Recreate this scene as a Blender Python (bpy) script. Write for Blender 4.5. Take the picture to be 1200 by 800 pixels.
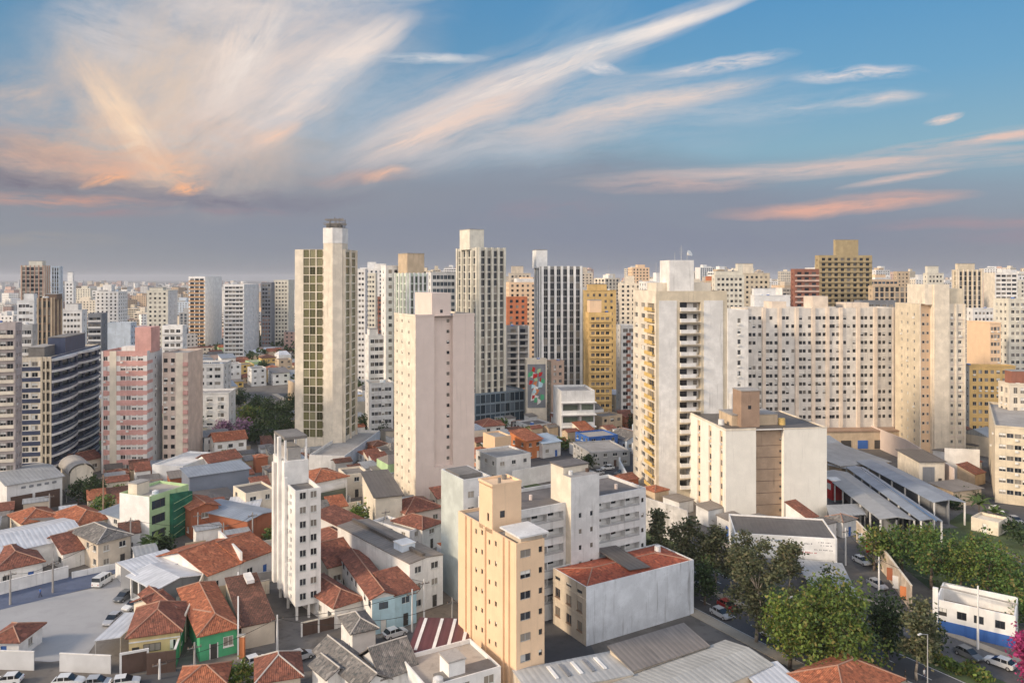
import bpy, math, random
import numpy as np
from mathutils import Vector, Matrix
from math import radians as R, sin, cos, tan, atan2, pi

for o in list(bpy.data.objects):
    bpy.data.objects.remove(o, do_unlink=True)
sc = bpy.context.scene
COL = sc.collection
rng = random.Random(7)

# ------------------------------------------------------------------ camera
CAMZ = 60.0          # a twentieth-floor balcony
FPX, HORIZ = 900.0, 325.0
cam = bpy.data.cameras.new('camera'); cam_o = bpy.data.objects.new('camera', cam); COL.objects.link(cam_o)
cam_o.location = (0, 0, CAMZ); cam_o.rotation_euler = (R(90), 0, 0)
cam.sensor_width = 36; cam.lens = 36 * FPX / 1200
cam.shift_y = -(400 - HORIZ) / 1200
cam.clip_start = 0.5; cam.clip_end = 60000
sc.camera = cam_o
sc.view_settings.view_transform = 'Standard'; sc.view_settings.look = 'None'
sc.view_settings.exposure = 0.0; sc.view_settings.gamma = 1
sc.cycles.max_bounces = 5; sc.cycles.diffuse_bounces = 3; sc.cycles.glossy_bounces = 2
sc.cycles.transparent_max_bounces = 4
sc.cycles.use_denoising = True
sc.cycles.use_adaptive_sampling = True; sc.cycles.adaptive_threshold = .015

# ------------------------------------------------------------------ node helper
class NT:
    def __init__(s, tree): s.t = tree; s.n = tree.nodes; s.l = tree.links
    def add(s, typ, **kw):
        n = s.n.new(typ)
        for k, v in kw.items(): setattr(n, k, v)
        return n
    def put(s, sock, v):
        if hasattr(v, 'is_output'): s.l.new(v, sock)
        elif isinstance(v, (tuple, list)) and len(v) == 3 and sock.type == 'RGBA': sock.default_value = (*v, 1)
        else: sock.default_value = v
    def m(s, op, a, b=None, c=None, clamp=False):
        n = s.add('ShaderNodeMath', operation=op, use_clamp=clamp); s.put(n.inputs[0], a)
        if b is not None: s.put(n.inputs[1], b)
        if c is not None: s.put(n.inputs[2], c)
        return n.outputs[0]
    def mix(s, f, a, b, blend='MIX'):
        n = s.add('ShaderNodeMix', data_type='RGBA', blend_type=blend); s.put(n.inputs[0], f); s.put(n.inputs[6], a); s.put(n.inputs[7], b)
        return n.outputs[2]
    def vec(s, x, y, z):
        n = s.add('ShaderNodeCombineXYZ'); s.put(n.inputs[0], x); s.put(n.inputs[1], y); s.put(n.inputs[2], z); return n.outputs[0]
    def noise(s, v, scale, detail=4, rough=.55, dist=0.0):
        n = s.add('ShaderNodeTexNoise'); s.put(n.inputs['Vector'], v); n.inputs['Scale'].default_value = scale
        n.inputs['Detail'].default_value = detail; n.inputs['Roughness'].default_value = rough; n.inputs['Distortion'].default_value = dist
        return n.outputs[0]
    def step(s, v, a, b):
        n = s.add('ShaderNodeMapRange', interpolation_type='SMOOTHSTEP'); s.put(n.inputs[0], v)
        s.put(n.inputs[1], a); s.put(n.inputs[2], b); n.inputs[3].default_value = 0; n.inputs[4].default_value = 1
        return n.outputs[0]
    def ramp(s, v, stops):
        n = s.add('ShaderNodeValToRGB'); s.put(n.inputs[0], v); e = n.color_ramp.elements
        while len(e) < len(stops): e.new(0.5)
        for el, (p, c) in zip(e, stops): el.position = p; el.color = (*c, 1)
        return n.outputs[0]
    def scale(s, v, xyz):
        n = s.add('ShaderNodeVectorMath', operation='MULTIPLY'); s.put(n.inputs[0], v); n.inputs[1].default_value = xyz; return n.outputs[0]

def srgb(r, g, b):
    f = lambda c: ((c/255+.055)/1.055)**2.4 if c > 10 else c/255/12.92
    return (f(r), f(g), f(b))

# ------------------------------------------------------------------ sun and sky
SUN_AZ = 250.0   # degrees clockwise from +Y : low sun, to the left and a little behind the camera
SUN_EL = 24.0
sl = bpy.data.lights.new('sun', 'SUN'); so = bpy.data.objects.new('sun', sl); COL.objects.link(so)
sl.energy = 3.9; sl.angle = R(9); sl.color = (1.0, .80, .58)
sd = Vector((sin(R(SUN_AZ))*cos(R(SUN_EL)), cos(R(SUN_AZ))*cos(R(SUN_EL)), sin(R(SUN_EL))))
so.rotation_euler = sd.to_track_quat('Z', 'Y').to_euler(); so.location = (-300, -100, 300)

w = bpy.data.worlds.new('World'); sc.world = w; w.use_nodes = True
w.cycles.sampling_method = 'NONE'
T = NT(w.node_tree); T.n.clear()
out = T.add('ShaderNodeOutputWorld'); bg = T.add('ShaderNodeBackground'); bg.inputs[1].default_value = 0.1
T.l.new(bg.outputs[0], out.inputs[0])
nis = T.add('ShaderNodeTexSky', sky_type='NISHITA', sun_disc=False)
nis.sun_elevation = R(SUN_EL); nis.sun_rotation = R(SUN_AZ); nis.air_density = 1.3; nis.dust_density = 1.5
tc = T.add('ShaderNodeTexCoord'); sep = T.add('ShaderNodeSeparateXYZ'); T.l.new(tc.outputs['Generated'], sep.inputs[0])
dx, dy, dz = sep.outputs
front = T.step(dy, 0.02, 0.3)
dyc = T.m('MAXIMUM', dy, 0.12)
# slope coordinates of the sky in front of the camera: X to the right, Y up (tangents of the angles), in hundredths of 1/9
SX = T.m('DIVIDE', dx, dyc); SY = T.m('DIVIDE', dz, dyc)
SV = T.vec(SX, SY, 0)
def sk(px, py): return ((px-600)/FPX, (HORIZ-py)/FPX)
# base colours by height, bluer to the right
el = T.m('DIVIDE', T.m('ARCSINE', dz), pi/2)
gl = T.ramp(T.m('MULTIPLY', el, 2.0), [(0.0, srgb(152,152,160)), (.03, srgb(152,154,162)), (.10, srgb(136,141,155)), (.20, srgb(126,152,176)), (.32, srgb(104,150,184)), (.5, srgb(74,136,182)), (1, srgb(70,125,180))])
gr = T.ramp(T.m('MULTIPLY', el, 2.0), [(0.0, srgb(150,150,160)), (.05, srgb(137,142,158)), (.12, srgb(136,154,174)), (.20, srgb(132,174,196)), (.30, srgb(106,164,202)), (.42, srgb(86,152,200)), (1, srgb(60,122,180))])
base = T.mix(T.step(SX, -.55, .45), gl, gr)
base = T.mix(1.0, base, (10,10,10), 'MULTIPLY')
base = T.mix(.88, nis.outputs[0], base)

base0 = base
warp1 = T.m('SUBTRACT', T.noise(tc.outputs['Generated'], 6, 4), .5)
wm = T.add('ShaderNodeMapping'); T.l.new(tc.outputs['Generated'], wm.inputs[0]); wm.inputs['Location'].default_value = (7, 3, 11)
warp2 = T.m('SUBTRACT', T.noise(wm.outputs[0], 6, 4), .5)
WV = {k: T.vec(T.m('MULTIPLY_ADD', warp1, k, SX), 0.0, T.m('MULTIPLY_ADD', warp2, k, SY)) for k in (.012, .035, .075)}
def streak(p1, p2, w, col, amt, fine=26, stretch=5, lo=.36, hi=.70, warp=.03, **kw):
    """one drawn-out wisp of cirrus between two directions of the sky"""
    global base
    a = Vector(sk(*p1)); b = Vector(sk(*p2)); d = b - a; L = d.length; c = (a + b)/2; ang = atan2(d.y, d.x)
    v = WV[.012 if warp < .035 else .035 if warp < .075 else .075]
    g = T.add('ShaderNodeTexGradient', gradient_type='SPHERICAL'); T.l.new(v, g.inputs[0]); tm = g.texture_mapping; tm.vector_type = 'TEXTURE'
    tm.translation = (c.x, 0, c.y); tm.rotation = (0, -ang, 0); tm.scale = (L*.62, 1, w*2.1/FPX)
    nn = T.add('ShaderNodeTexNoise'); T.l.new(v, nn.inputs['Vector']); tm = nn.texture_mapping; tm.vector_type = 'TEXTURE'
    tm.translation = (rng.uniform(-3, 3), rng.uniform(-3, 3), rng.uniform(-3, 3)); tm.rotation = (0, -ang, 0); tm.scale = (stretch*.8/fine, 1, .8/fine)
    nn.inputs['Scale'].default_value = 1; nn.inputs['Detail'].default_value = 5; nn.inputs['Roughness'].default_value = .70; nn.inputs['Distortion'].default_value = .25; n = nn.outputs[0]
    hi = hi + .03; k = amt*1.22/(hi-lo)
    f = T.m('MULTIPLY', T.m('MULTIPLY_ADD', n, k, -lo*k, clamp=True), g.outputs['Fac'])
    f = T.m('MULTIPLY', f, 1.5, clamp=True)
    base = T.mix(f, base, tuple(10*c for c in srgb(*col)))
# dark mauve bank low over the horizon
streak((-500,225),(760,262), 44, (140,145,156), .72, fine=8, stretch=5, lo=.1, hi=.5)
streak((200,252),(1350,268), 40, (134,140,157), .68, fine=8, stretch=5, lo=.1, hi=.5)
streak((-300,205),(620,210), 30, (150,148,154), .55, fine=10, stretch=4, lo=.2, hi=.6)
streak((420,195),(900,232), 30, (138,146,160), .65, fine=12, stretch=5, lo=.2, hi=.6, warp=.05)
# broad veil upper left, fanning out from about (200,210)
streak((20,100),(480,55), 78, (200,192,190), .95, fine=9, stretch=2.0, lo=.26, hi=.72, warp=.12)
streak((40,150),(400,120), 52, (214,196,182), .8, fine=12, stretch=1.6, lo=.30, hi=.72, warp=.12)
streak((60,25),(500,5), 44, (214,206,204), .8, fine=13, stretch=3, lo=.34, hi=.74, warp=.12)
streak((140,215),(250,20), 84, (222,200,182), .75, fine=14, stretch=2.6, lo=.36, hi=.76, warp=.12)
streak((200,222),(80,55), 20, (236,208,184), .8, fine=24, stretch=4, lo=.30, hi=.64, warp=.06)
streak((205,215),(105,85), 11, (250,220,190), .8, fine=34, stretch=6, lo=.30, hi=.64, warp=.06)
streak((170,180),(430,15), 36, (226,210,202), .75, fine=22, stretch=6, lo=.34, hi=.66, warp=.06)
streak((250,180),(475,25), 22, (230,214,206), .8, fine=28, stretch=7, lo=.32, hi=.62, warp=.06)
streak((330,120),(480,22), 13, (236,222,214), .9, fine=36, stretch=6, lo=.28, hi=.6, warp=.04)
streak((245,150),(310,-20), 26, (232,216,206), .7, fine=24, stretch=3.5, lo=.34, hi=.66, warp=.06)
streak((260,120),(330,10), 14, (238,226,218), .65, fine=34, stretch=4, lo=.36, hi=.64, warp=.06)
streak((60,15),(200,60), 22, (212,206,206), .7, fine=26, stretch=5, lo=.34, hi=.66, warp=.06)
streak((-60,120),(120,100), 22, (198,184,178), .75, fine=22, stretch=3, lo=.34, hi=.7, warp=.08)
streak((-80,180),(340,170), 24, (222,182,158), .7, fine=24, stretch=3.5, warp=.09, lo=.36, hi=.7)
streak((-60,190),(190,196), 10, (224,180,158), .7, fine=34, stretch=5, lo=.36, hi=.66, warp=.06)
streak((160,200),(250,205), 14, (240,190,156), .8, fine=30, stretch=3, lo=.34, hi=.66, warp=.08)
streak((300,120),(520,110), 40, (170,186,202), .6, fine=20, stretch=4, warp=.09, lo=.36)
streak((340,6),(520,-20), 12, (214,210,212), .7, fine=30, stretch=5, warp=.06)
streak((-60,215),(210,226), 9, (124,120,134), .9, fine=26, stretch=5, lo=.30, hi=.66, warp=.08)
streak((120,238),(420,226), 9, (126,124,140), .8, fine=26, stretch=5, lo=.32, hi=.66, warp=.08)
streak((-40,168),(120,205), 12, (168,150,148), .6, fine=26, stretch=4, lo=.36, hi=.7, warp=.09)
# burning edges
streak((98,220),(152,203), 4.5, (252,186,140), .8, fine=70, stretch=3, lo=.36, hi=.62, warp=.08)
streak((198,229),(244,214), 4.5, (252,188,144), .8, fine=70, stretch=3, lo=.36, hi=.62, warp=.08)
streak((90,206),(180,200), 8, (232,180,152), .6, fine=40, stretch=3, lo=.34, hi=.66, warp=.08)
streak((-60,232),(190,240), 4.5, (206,158,142), .9, fine=50, stretch=8, lo=.34, hi=.64, warp=.05)
streak((40,252),(210,251), 3.5, (168,140,144), .6, fine=50, stretch=8, warp=.04)
streak((-60,281),(170,283), 5, (166,158,152), .6, fine=36, stretch=9, warp=.04)
streak((298,170),(356,140), 6, (238,204,184), .7, fine=46, stretch=4, lo=.30, hi=.62, warp=.06)
streak((360,206),(490,202), 5, (186,156,150), .6, fine=40, stretch=5, lo=.32, hi=.64, warp=.06)
streak((425,206),(468,196), 4, (236,184,154), .8, fine=60, stretch=3, lo=.30, hi=.62, warp=.08)
streak((230,248),(340,247), 3.5, (166,140,148), .7, fine=40, stretch=6, warp=.05)
# long central plume
streak((395,190),(720,60), 30, (214,202,200), .75, fine=26, stretch=8, lo=.32, hi=.66, warp=.05)
streak((420,182),(640,96), 15, (240,212,196), .95, fine=36, stretch=8, lo=.30, hi=.62, warp=.05)
streak((440,160),(860,-2), 11, (232,220,214), .95, fine=40, stretch=10, lo=.30, hi=.60, warp=.03)
streak((600,84),(890,-4), 5, (240,230,224), 1.0, fine=50, stretch=10, lo=.24, hi=.56, warp=.02)
streak((430,178),(905,95), 26, (206,202,204), .8, fine=28, stretch=7, lo=.36, hi=.68, warp=.06)
streak((610,152),(890,94), 8, (240,216,202), 1.0, fine=44, stretch=7, lo=.32, hi=.62, warp=.06)
streak((560,165),(800,130), 14, (214,200,196), .7, fine=36, stretch=6, lo=.34, hi=.66, warp=.06)
streak((670,70),(735,84), 4, (232,224,222), .9, fine=60, stretch=4, lo=.32, hi=.62, warp=.08)
streak((770,84),(925,64), 5, (228,218,216), .9, fine=54, stretch=6, lo=.34, hi=.62, warp=.06)
streak((500,182),(960,112), 30, (168,184,200), .55, fine=18, stretch=6, warp=.06)
streak((430,72),(565,69), 3.5, (204,208,214), .9, fine=50, stretch=7, lo=.32, hi=.6, warp=.04)
streak((930,90),(1075,88), 5, (220,214,216), .9, fine=54, stretch=5, lo=.34, hi=.62, warp=.06)
streak((780,135),(1090,112), 9, (190,198,208), .6, fine=40, stretch=8, lo=.36, hi=.66, warp=.05)
streak((985,122),(1080,114), 4, (214,206,206), .8, fine=50, stretch=6, lo=.32, hi=.62, warp=.05)
streak((1085,145),(1128,133), 2.8, (228,208,200), 1.0, fine=60, stretch=5, lo=.28, hi=.58, warp=.04)
streak((620,100),(740,6), 34, (150,180,204), .4, fine=20, stretch=5, warp=.07)
# right-hand low streaks
streak((1010,184),(1320,136), 5, (224,196,186), 1.0, fine=46, stretch=12, lo=.30, hi=.62, warp=.03)
streak((700,212),(1330,172), 7, (208,190,186), .95, fine=40, stretch=12, lo=.32, hi=.64, warp=.03)
streak((690,220),(900,206), 7, (206,178,172), .75, fine=40, stretch=8, lo=.34, hi=.66, warp=.05)
streak((990,219),(1120,199), 2.6, (212,190,184), .9, fine=54, stretch=9, lo=.32, hi=.62, warp=.03)
streak((850,248),(1125,227), 6.5, (222,174,158), .85, fine=40, stretch=9, lo=.28, hi=.62, warp=.05)
streak((1030,264),(1300,254), 5, (176,148,154), .7, fine=40, stretch=10, lo=.32, hi=.64, warp=.04)
streak((1100,279),(1300,272), 7, (164,140,154), .55, fine=32, stretch=9, warp=.04)
streak((560,256),(720,240), 8, (158,140,152), .65, fine=34, stretch=7, warp=.05)
base = T.mix(front, base0, base)
# unseen sky behind the camera, brightened and warmed to fill the walls facing it
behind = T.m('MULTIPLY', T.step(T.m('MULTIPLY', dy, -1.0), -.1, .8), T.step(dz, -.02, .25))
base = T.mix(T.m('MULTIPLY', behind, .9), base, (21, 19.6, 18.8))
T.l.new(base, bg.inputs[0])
# ------------------------------------------------------------------ materials
MATS = {}
def new_mat(name):
    m = bpy.data.materials.new(name); m.use_nodes = True; t = NT(m.node_tree); t.n.clear()
    o = t.add('ShaderNodeOutputMaterial'); b = t.add('ShaderNodeBsdfPrincipled'); t.l.new(b.outputs[0], o.inputs[0])
    return m, t, b
def plaster(name, col, dirt=.35, rough=.85, streaks=.62, var=.16):
    """painted render with blotches and rain streaks"""
    if name in MATS: return MATS[name]
    m, t, b = new_mat(name)
    g = t.add('ShaderNodeNewGeometry'); P = g.outputs['Position']
    n1 = t.noise(P, .35, 5, .6); n2 = t.noise(t.scale(P, (1.3, 1.3, .09)), 1.0, 4, .65); n3 = t.noise(P, 3.0, 3, .6)
    c = t.mix(t.step(n1, .35, .75), tuple(x*(1-var) for x in col), tuple(min(1, x*(1+var*.5)) for x in col))
    c = t.mix(t.m('MULTIPLY', t.step(n2, .54, .80), streaks), c, tuple(x*.42 for x in (col[0]*.9, col[1]*.88, col[2]*.85)))
    c = t.mix(t.m('MULTIPLY', t.step(n3, .55, .8), dirt*.5), c, tuple(x*.6 for x in col))
    t.put(b.inputs['Base Color'], c); b.inputs['Roughness'].default_value = rough; b.inputs['Specular IOR Level'].default_value = .3
    MATS[name] = m; return m
def tiles(name, dark, light, pitch=.26):
    """clay tiles, weathered tile by tile; UV in metres"""
    if name in MATS: return MATS[name]
    m, t, b = new_mat(name)
    uv = t.add('ShaderNodeUVMap').outputs[0]; g = t.add('ShaderNodeNewGeometry'); P = g.outputs['Position']
    w1 = t.add('ShaderNodeTexWave', wave_type='BANDS', bands_direction='X', wave_profile='SIN'); t.l.new(uv, w1.inputs[0]); w1.inputs['Scale'].default_value = 1/(pitch*1.6)/2; w1.inputs['Distortion'].default_value = .4
    vo = t.add('ShaderNodeTexVoronoi', feature='F1'); t.l.new(t.scale(uv, (1/pitch/2, 1/.8, 1)), vo.inputs[0]); vo.inputs['Scale'].default_value = 1
    vs = t.add('ShaderNodeSeparateColor'); t.l.new(vo.outputs['Color'], vs.inputs[0])
    n = t.noise(P, .45, 5, .65); n2 = t.noise(P, 2.2, 4, .6)
    f = t.m('ADD', t.m('MULTIPLY', vs.outputs[0], .40), t.m('MULTIPLY', t.step(n, .3, .72), .6))
    c = t.mix(f, dark, light)
    c = t.mix(t.m('MULTIPLY', t.step(n2, .42, .70), .8), c, (dark[0]*.36, dark[1]*.52, dark[2]*.6))
    n4 = t.noise(P, .9, 5, .7, 1.2); c = t.mix(t.m('MULTIPLY', t.step(n4, .56, .72), .6), c, (.05,.045,.04)); c = t.mix(t.m('MULTIPLY', t.step(vs.outputs[1], .86, .9), .5), c, tuple(min(1, x*1.5) for x in light))
    c = t.mix(t.m('MULTIPLY', t.m('SUBTRACT', 1.0, w1.outputs['Fac']), .45), c, tuple(x*.3 for x in dark))
    t.put(b.inputs['Base Color'], c); b.inputs['Roughness'].default_value = .9
    bp = t.add('ShaderNodeBump'); bp.inputs['Strength'].default_value = .7; bp.inputs['Distance'].default_value = .06; t.l.new(w1.outputs['Fac'], bp.inputs['Height']); t.l.new(bp.outputs[0], b.inputs['Normal'])
    MATS[name] = m; return m
def sheet(name, col, dirt=.4, pitch=.9, rough=.5, metal=0.0, rust=None):
    """corrugated sheet; UV in metres"""
    if name in MATS: return MATS[name]
    m, t, b = new_mat(name)
    uv = t.add('ShaderNodeUVMap').outputs[0]; g = t.add('ShaderNodeNewGeometry'); P = g.outputs['Position']
    w1 = t.add('ShaderNodeTexWave', wave_type='BANDS', bands_direction='X'); t.l.new(uv, w1.inputs[0]); w1.inputs['Scale'].default_value = 1/pitch/3.14
    n = t.noise(P, .3, 5, .6); n2 = t.noise(t.scale(uv, (2.2, .22, 1)), 1, 4, .6)
    sepu = t.add('ShaderNodeSeparateXYZ'); t.l.new(uv, sepu.inputs[0])
    pan = t.add('ShaderNodeTexWhiteNoise', noise_dimensions='2D'); t.l.new(t.vec(t.m('FLOOR', t.m('DIVIDE', sepu.outputs[0], 1.1)), t.m('FLOOR', t.m('DIVIDE', sepu.outputs[1], 3.4)), 0), pan.inputs['Vector'])
    c = t.mix(t.step(n, .35, .7), tuple(x*.8 for x in col), col)
    c = t.mix(t.m('MULTIPLY', pan.outputs['Value'], .28), c, tuple(x*.55 for x in col))
    c = t.mix(t.m('MULTIPLY', t.step(n2, .5, .78), dirt), c, rust or tuple(x*.35 for x in col))
    c = t.mix(t.m('MULTIPLY', t.step(w1.outputs['Fac'], .4, .0), .25), c, tuple(x*.4 for x in col))
    t.put(b.inputs['Base Color'], c); b.inputs['Roughness'].default_value = rough; b.inputs['Metallic'].default_value = metal
    bp = t.add('ShaderNodeBump'); bp.inputs['Strength'].default_value = .5; bp.inputs['Distance'].default_value = .05; t.l.new(w1.outputs['Fac'], bp.inputs['Height']); t.l.new(bp.outputs[0], b.inputs['Normal'])
    MATS[name] = m; return m
def flat(name, col, dirt=.5, scale=.5, rough=.9):
    """concrete, bitumen, earth: blotched, with puddle stains"""
    if name in MATS: return MATS[name]
    m, t, b = new_mat(name)
    g = t.add('ShaderNodeNewGeometry'); P = g.outputs['Position']
    n1 = t.noise(P, scale*.4, 6, .65); n2 = t.noise(P, scale*2.2, 5, .6, .8); n3 = t.noise(P, 9, 2, .5)
    c = t.mix(t.step(n1, .32, .7), tuple(x*(1-.4*dirt) for x in col), tuple(min(1, x*(1+.25*dirt)) for x in col))
    c = t.mix(t.m('MULTIPLY', t.step(n2, .5, .72), dirt), c, tuple(x*.55 for x in col))
    c = t.mix(t.m('MULTIPLY', n3, .2), c, tuple(x*.7 for x in col))
    t.put(b.inputs['Base Color'], c); b.inputs['Roughness'].default_value = rough
    MATS[name] = m; return m
def simple(name, col, rough=.5, metal=0.0, spec=.5):
    if name in MATS: return MATS[name]
    m, t, b = new_mat(name); g = t.add('ShaderNodeNewGeometry')
    n = t.noise(g.outputs['Position'], 1.4, 4, .6)
    t.put(b.inputs['Base Color'], t.mix(t.step(n, .3, .75), tuple(x*.86 for x in col), col)); b.inputs['Roughness'].default_value = rough; b.inputs['Metallic'].default_value = metal
    b.inputs['Specular IOR Level'].default_value = spec; MATS[name] = m; return m
def glass(name, dark=(.018,.021,.026), curtain=(.32,.29,.25), share=.3):
    """window: dark room, blind or curtain, pane by pane; glossy front"""
    if name in MATS: return MATS[name]
    m, t, b = new_mat(name)
    g = t.add('ShaderNodeNewGeometry'); oi = t.add('ShaderNodeObjectInfo')
    r = t.m('FRACT', t.m('ADD', g.outputs['Random Per Island'], t.m('MULTIPLY', oi.outputs['Random'], 7.31)))
    r2 = t.m('FRACT', t.m('MULTIPLY', r, 17.7))
    c = t.mix(t.step(r, 1-share-.02, 1-share+.02), t.mix(r2, tuple(x*.6 for x in dark), tuple(x*2.2 for x in dark)), t.mix(r2, tuple(x*.35 for x in curtain), curtain))
    t.put(b.inputs['Base Color'], c); b.inputs['Roughness'].default_value = .12; b.inputs['Specular IOR Level'].default_value = .6
    MATS[name] = m; return m
def leafy(name, c1, c2, c3=None):
    if name in MATS: return MATS[name]
    m, t, b = new_mat(name); g = t.add('ShaderNodeNewGeometry'); r = g.outputs['Random Per Island']
    oi = t.add('ShaderNodeObjectInfo')
    cl = t.noise(g.outputs['Position'], .5, 3, .6)
    c = t.mix(t.step(t.m('ADD', t.m('MULTIPLY', r, .6), t.m('MULTIPLY', t.step(cl, .3, .7), .4)), .1, .9), c1, c2)
    if c3: c = t.mix(t.m('MULTIPLY', t.step(t.m('FRACT', t.m('MULTIPLY', r, 9.3)), .72, .9), .8), c, c3)
    c = t.mix(t.m('MULTIPLY', oi.outputs['Random'], .3), c, tuple(x*.6 for x in c1))
    t.put(b.inputs['Base Color'], c); b.inputs['Roughness'].default_value = .7
    tr = t.add('ShaderNodeBsdfTranslucent'); t.put(tr.inputs[0], c); mx = t.add('ShaderNodeMixShader'); mx.inputs[0].default_value = .25
    o = [n for n in t.n if n.type == 'OUTPUT_MATERIAL'][0]; t.l.new(b.outputs[0], mx.inputs[1]); t.l.new(tr.outputs[0], mx.inputs[2]); t.l.new(mx.outputs[0], o.inputs[0])
    MATS[name] = m; return m

GL = glass('window_glass', share=.42); GLD = glass('dark_window_glass', share=.2); GLB = glass('blue_glass', (.02,.035,.05), (.12,.16,.2), .25); GLG = glass('green_glass', (.04,.07,.05), (.22,.26,.2), .5)
FR = simple('aluminium_frame', (.45,.45,.44), .5); FRW = simple('white_frame', (.75,.74,.7), .5); FRD = simple('dark_frame', (.06,.055,.05), .5)
STEEL = simple('galvanised_steel', (.5,.5,.5), .45, .3); BLACK = simple('black_rubber', (.02,.02,.02), .8)
BITU = flat('bitumen_roof', (.16,.145,.14), .6); CONC = flat('grey_concrete', (.36,.34,.32), .5); CONCD = flat('dark_concrete', (.2,.185,.17), .6); BEIGEROOF = flat('pale_screed_roof', (.42,.37,.32), .5)
BRICK_T = tiles('clay_tiles_orange', (.30,.085,.04), (.52,.19,.095)); RUST_T = tiles('clay_tiles_rust', (.19,.065,.04), (.36,.135,.085)); BROWN_T = tiles('clay_tiles_brown', (.10,.045,.03), (.22,.095,.065)); GREY_T = tiles('weathered_grey_tiles', (.14,.125,.115), (.30,.275,.25)); RED_T = tiles('clay_tiles_red', (.33,.07,.035), (.5,.14,.07))
MET_W = sheet('white_sheet_roof', (.66,.68,.72), .5); MET_G = sheet('grey_sheet_roof', (.38,.39,.40), .6); MET_B = sheet('bluegrey_sheet_roof', (.30,.34,.40), .35); MET_BL = sheet('blue_sheet_roof', (.10,.20,.38), .3)
FIB = sheet('fibre_cement_roof', (.25,.22,.195), .6); FIB_D = sheet('dark_fibre_cement', (.14,.125,.115), .6); MET_M = sheet('maroon_sheet_roof', (.15,.05,.05), .4)
WHITE = plaster('white_paint', (.76,.74,.71)); WHITE_D = plaster('weathered_white_paint', (.70,.73,.77), 1.0, .85, 1.0, .16); CREAM = plaster('cream_paint', (.74,.66,.54)); PEACH = plaster('peach_paint', (.78,.56,.37), .3, .85, .3, .06)
BEIGE = plaster('beige_paint', (.60,.52,.42)); PINKISH = plaster('pinkish_paint', (.68,.57,.51), .2, .85, .25, .05); GREYW = plaster('grey_white_paint', (.68,.675,.665)); GREYP = plaster('grey_paint', (.40,.40,.40)); PALEGREEN = plaster('pale_grey_green_paint', (.52,.56,.53), .15, .85, .25)
PINK = plaster('salmon_pink_paint', (.62,.35,.31)); BROWNP = plaster('brown_paint', (.34,.235,.17)); GREENP = plaster('bright_green_paint', (.09,.40,.20), .5); LGREEN = plaster('light_green_paint', (.42,.58,.32)); CYAN = plaster('pale_cyan_paint', (.46,.66,.74)); YELLOW = plaster('ochre_yellow_paint', (.66,.46,.17)); NAVY = plaster('navy_tile', (.06,.075,.13), .2, .5)
BRICKW = plaster('red_brick_wall', (.36,.13,.07), .5); TAN = plaster('tan_paint', (.55,.43,.30)); OLIVE = plaster('olive_paint', (.36,.33,.2)); ORANGE = plaster('orange_paint', (.60,.22,.09)); DARKB = plaster('dark_brown_wall', (.11,.07,.055)); BLUEP = plaster('blue_paint', (.05,.14,.42), .3); SAND = plaster('sand_paint', (.66,.57,.43)); LBLUE = plaster('pale_blue_paint', (.55,.62,.70)); REDP = plaster('red_paint', (.55,.03,.03), .2)
ASPH = flat('asphalt', (.075,.075,.08), .5); ASPHB = flat('bluish_asphalt', (.095,.12,.19), .4); LOT = flat('pale_asphalt_lot', (.36,.36,.365), .22, .18); PAVE = flat('pavement_slabs', (.42,.36,.28), .4); EARTH = flat('yard_earth', (.23,.18,.135), .7); GRASS = flat('rough_grass', (.07,.10,.035), .8, .8); TOWN = flat('town_ground', (.155,.14,.125), .9, .25)
PAINTW = simple('road_paint', (.75,.75,.72), .7)

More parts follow.
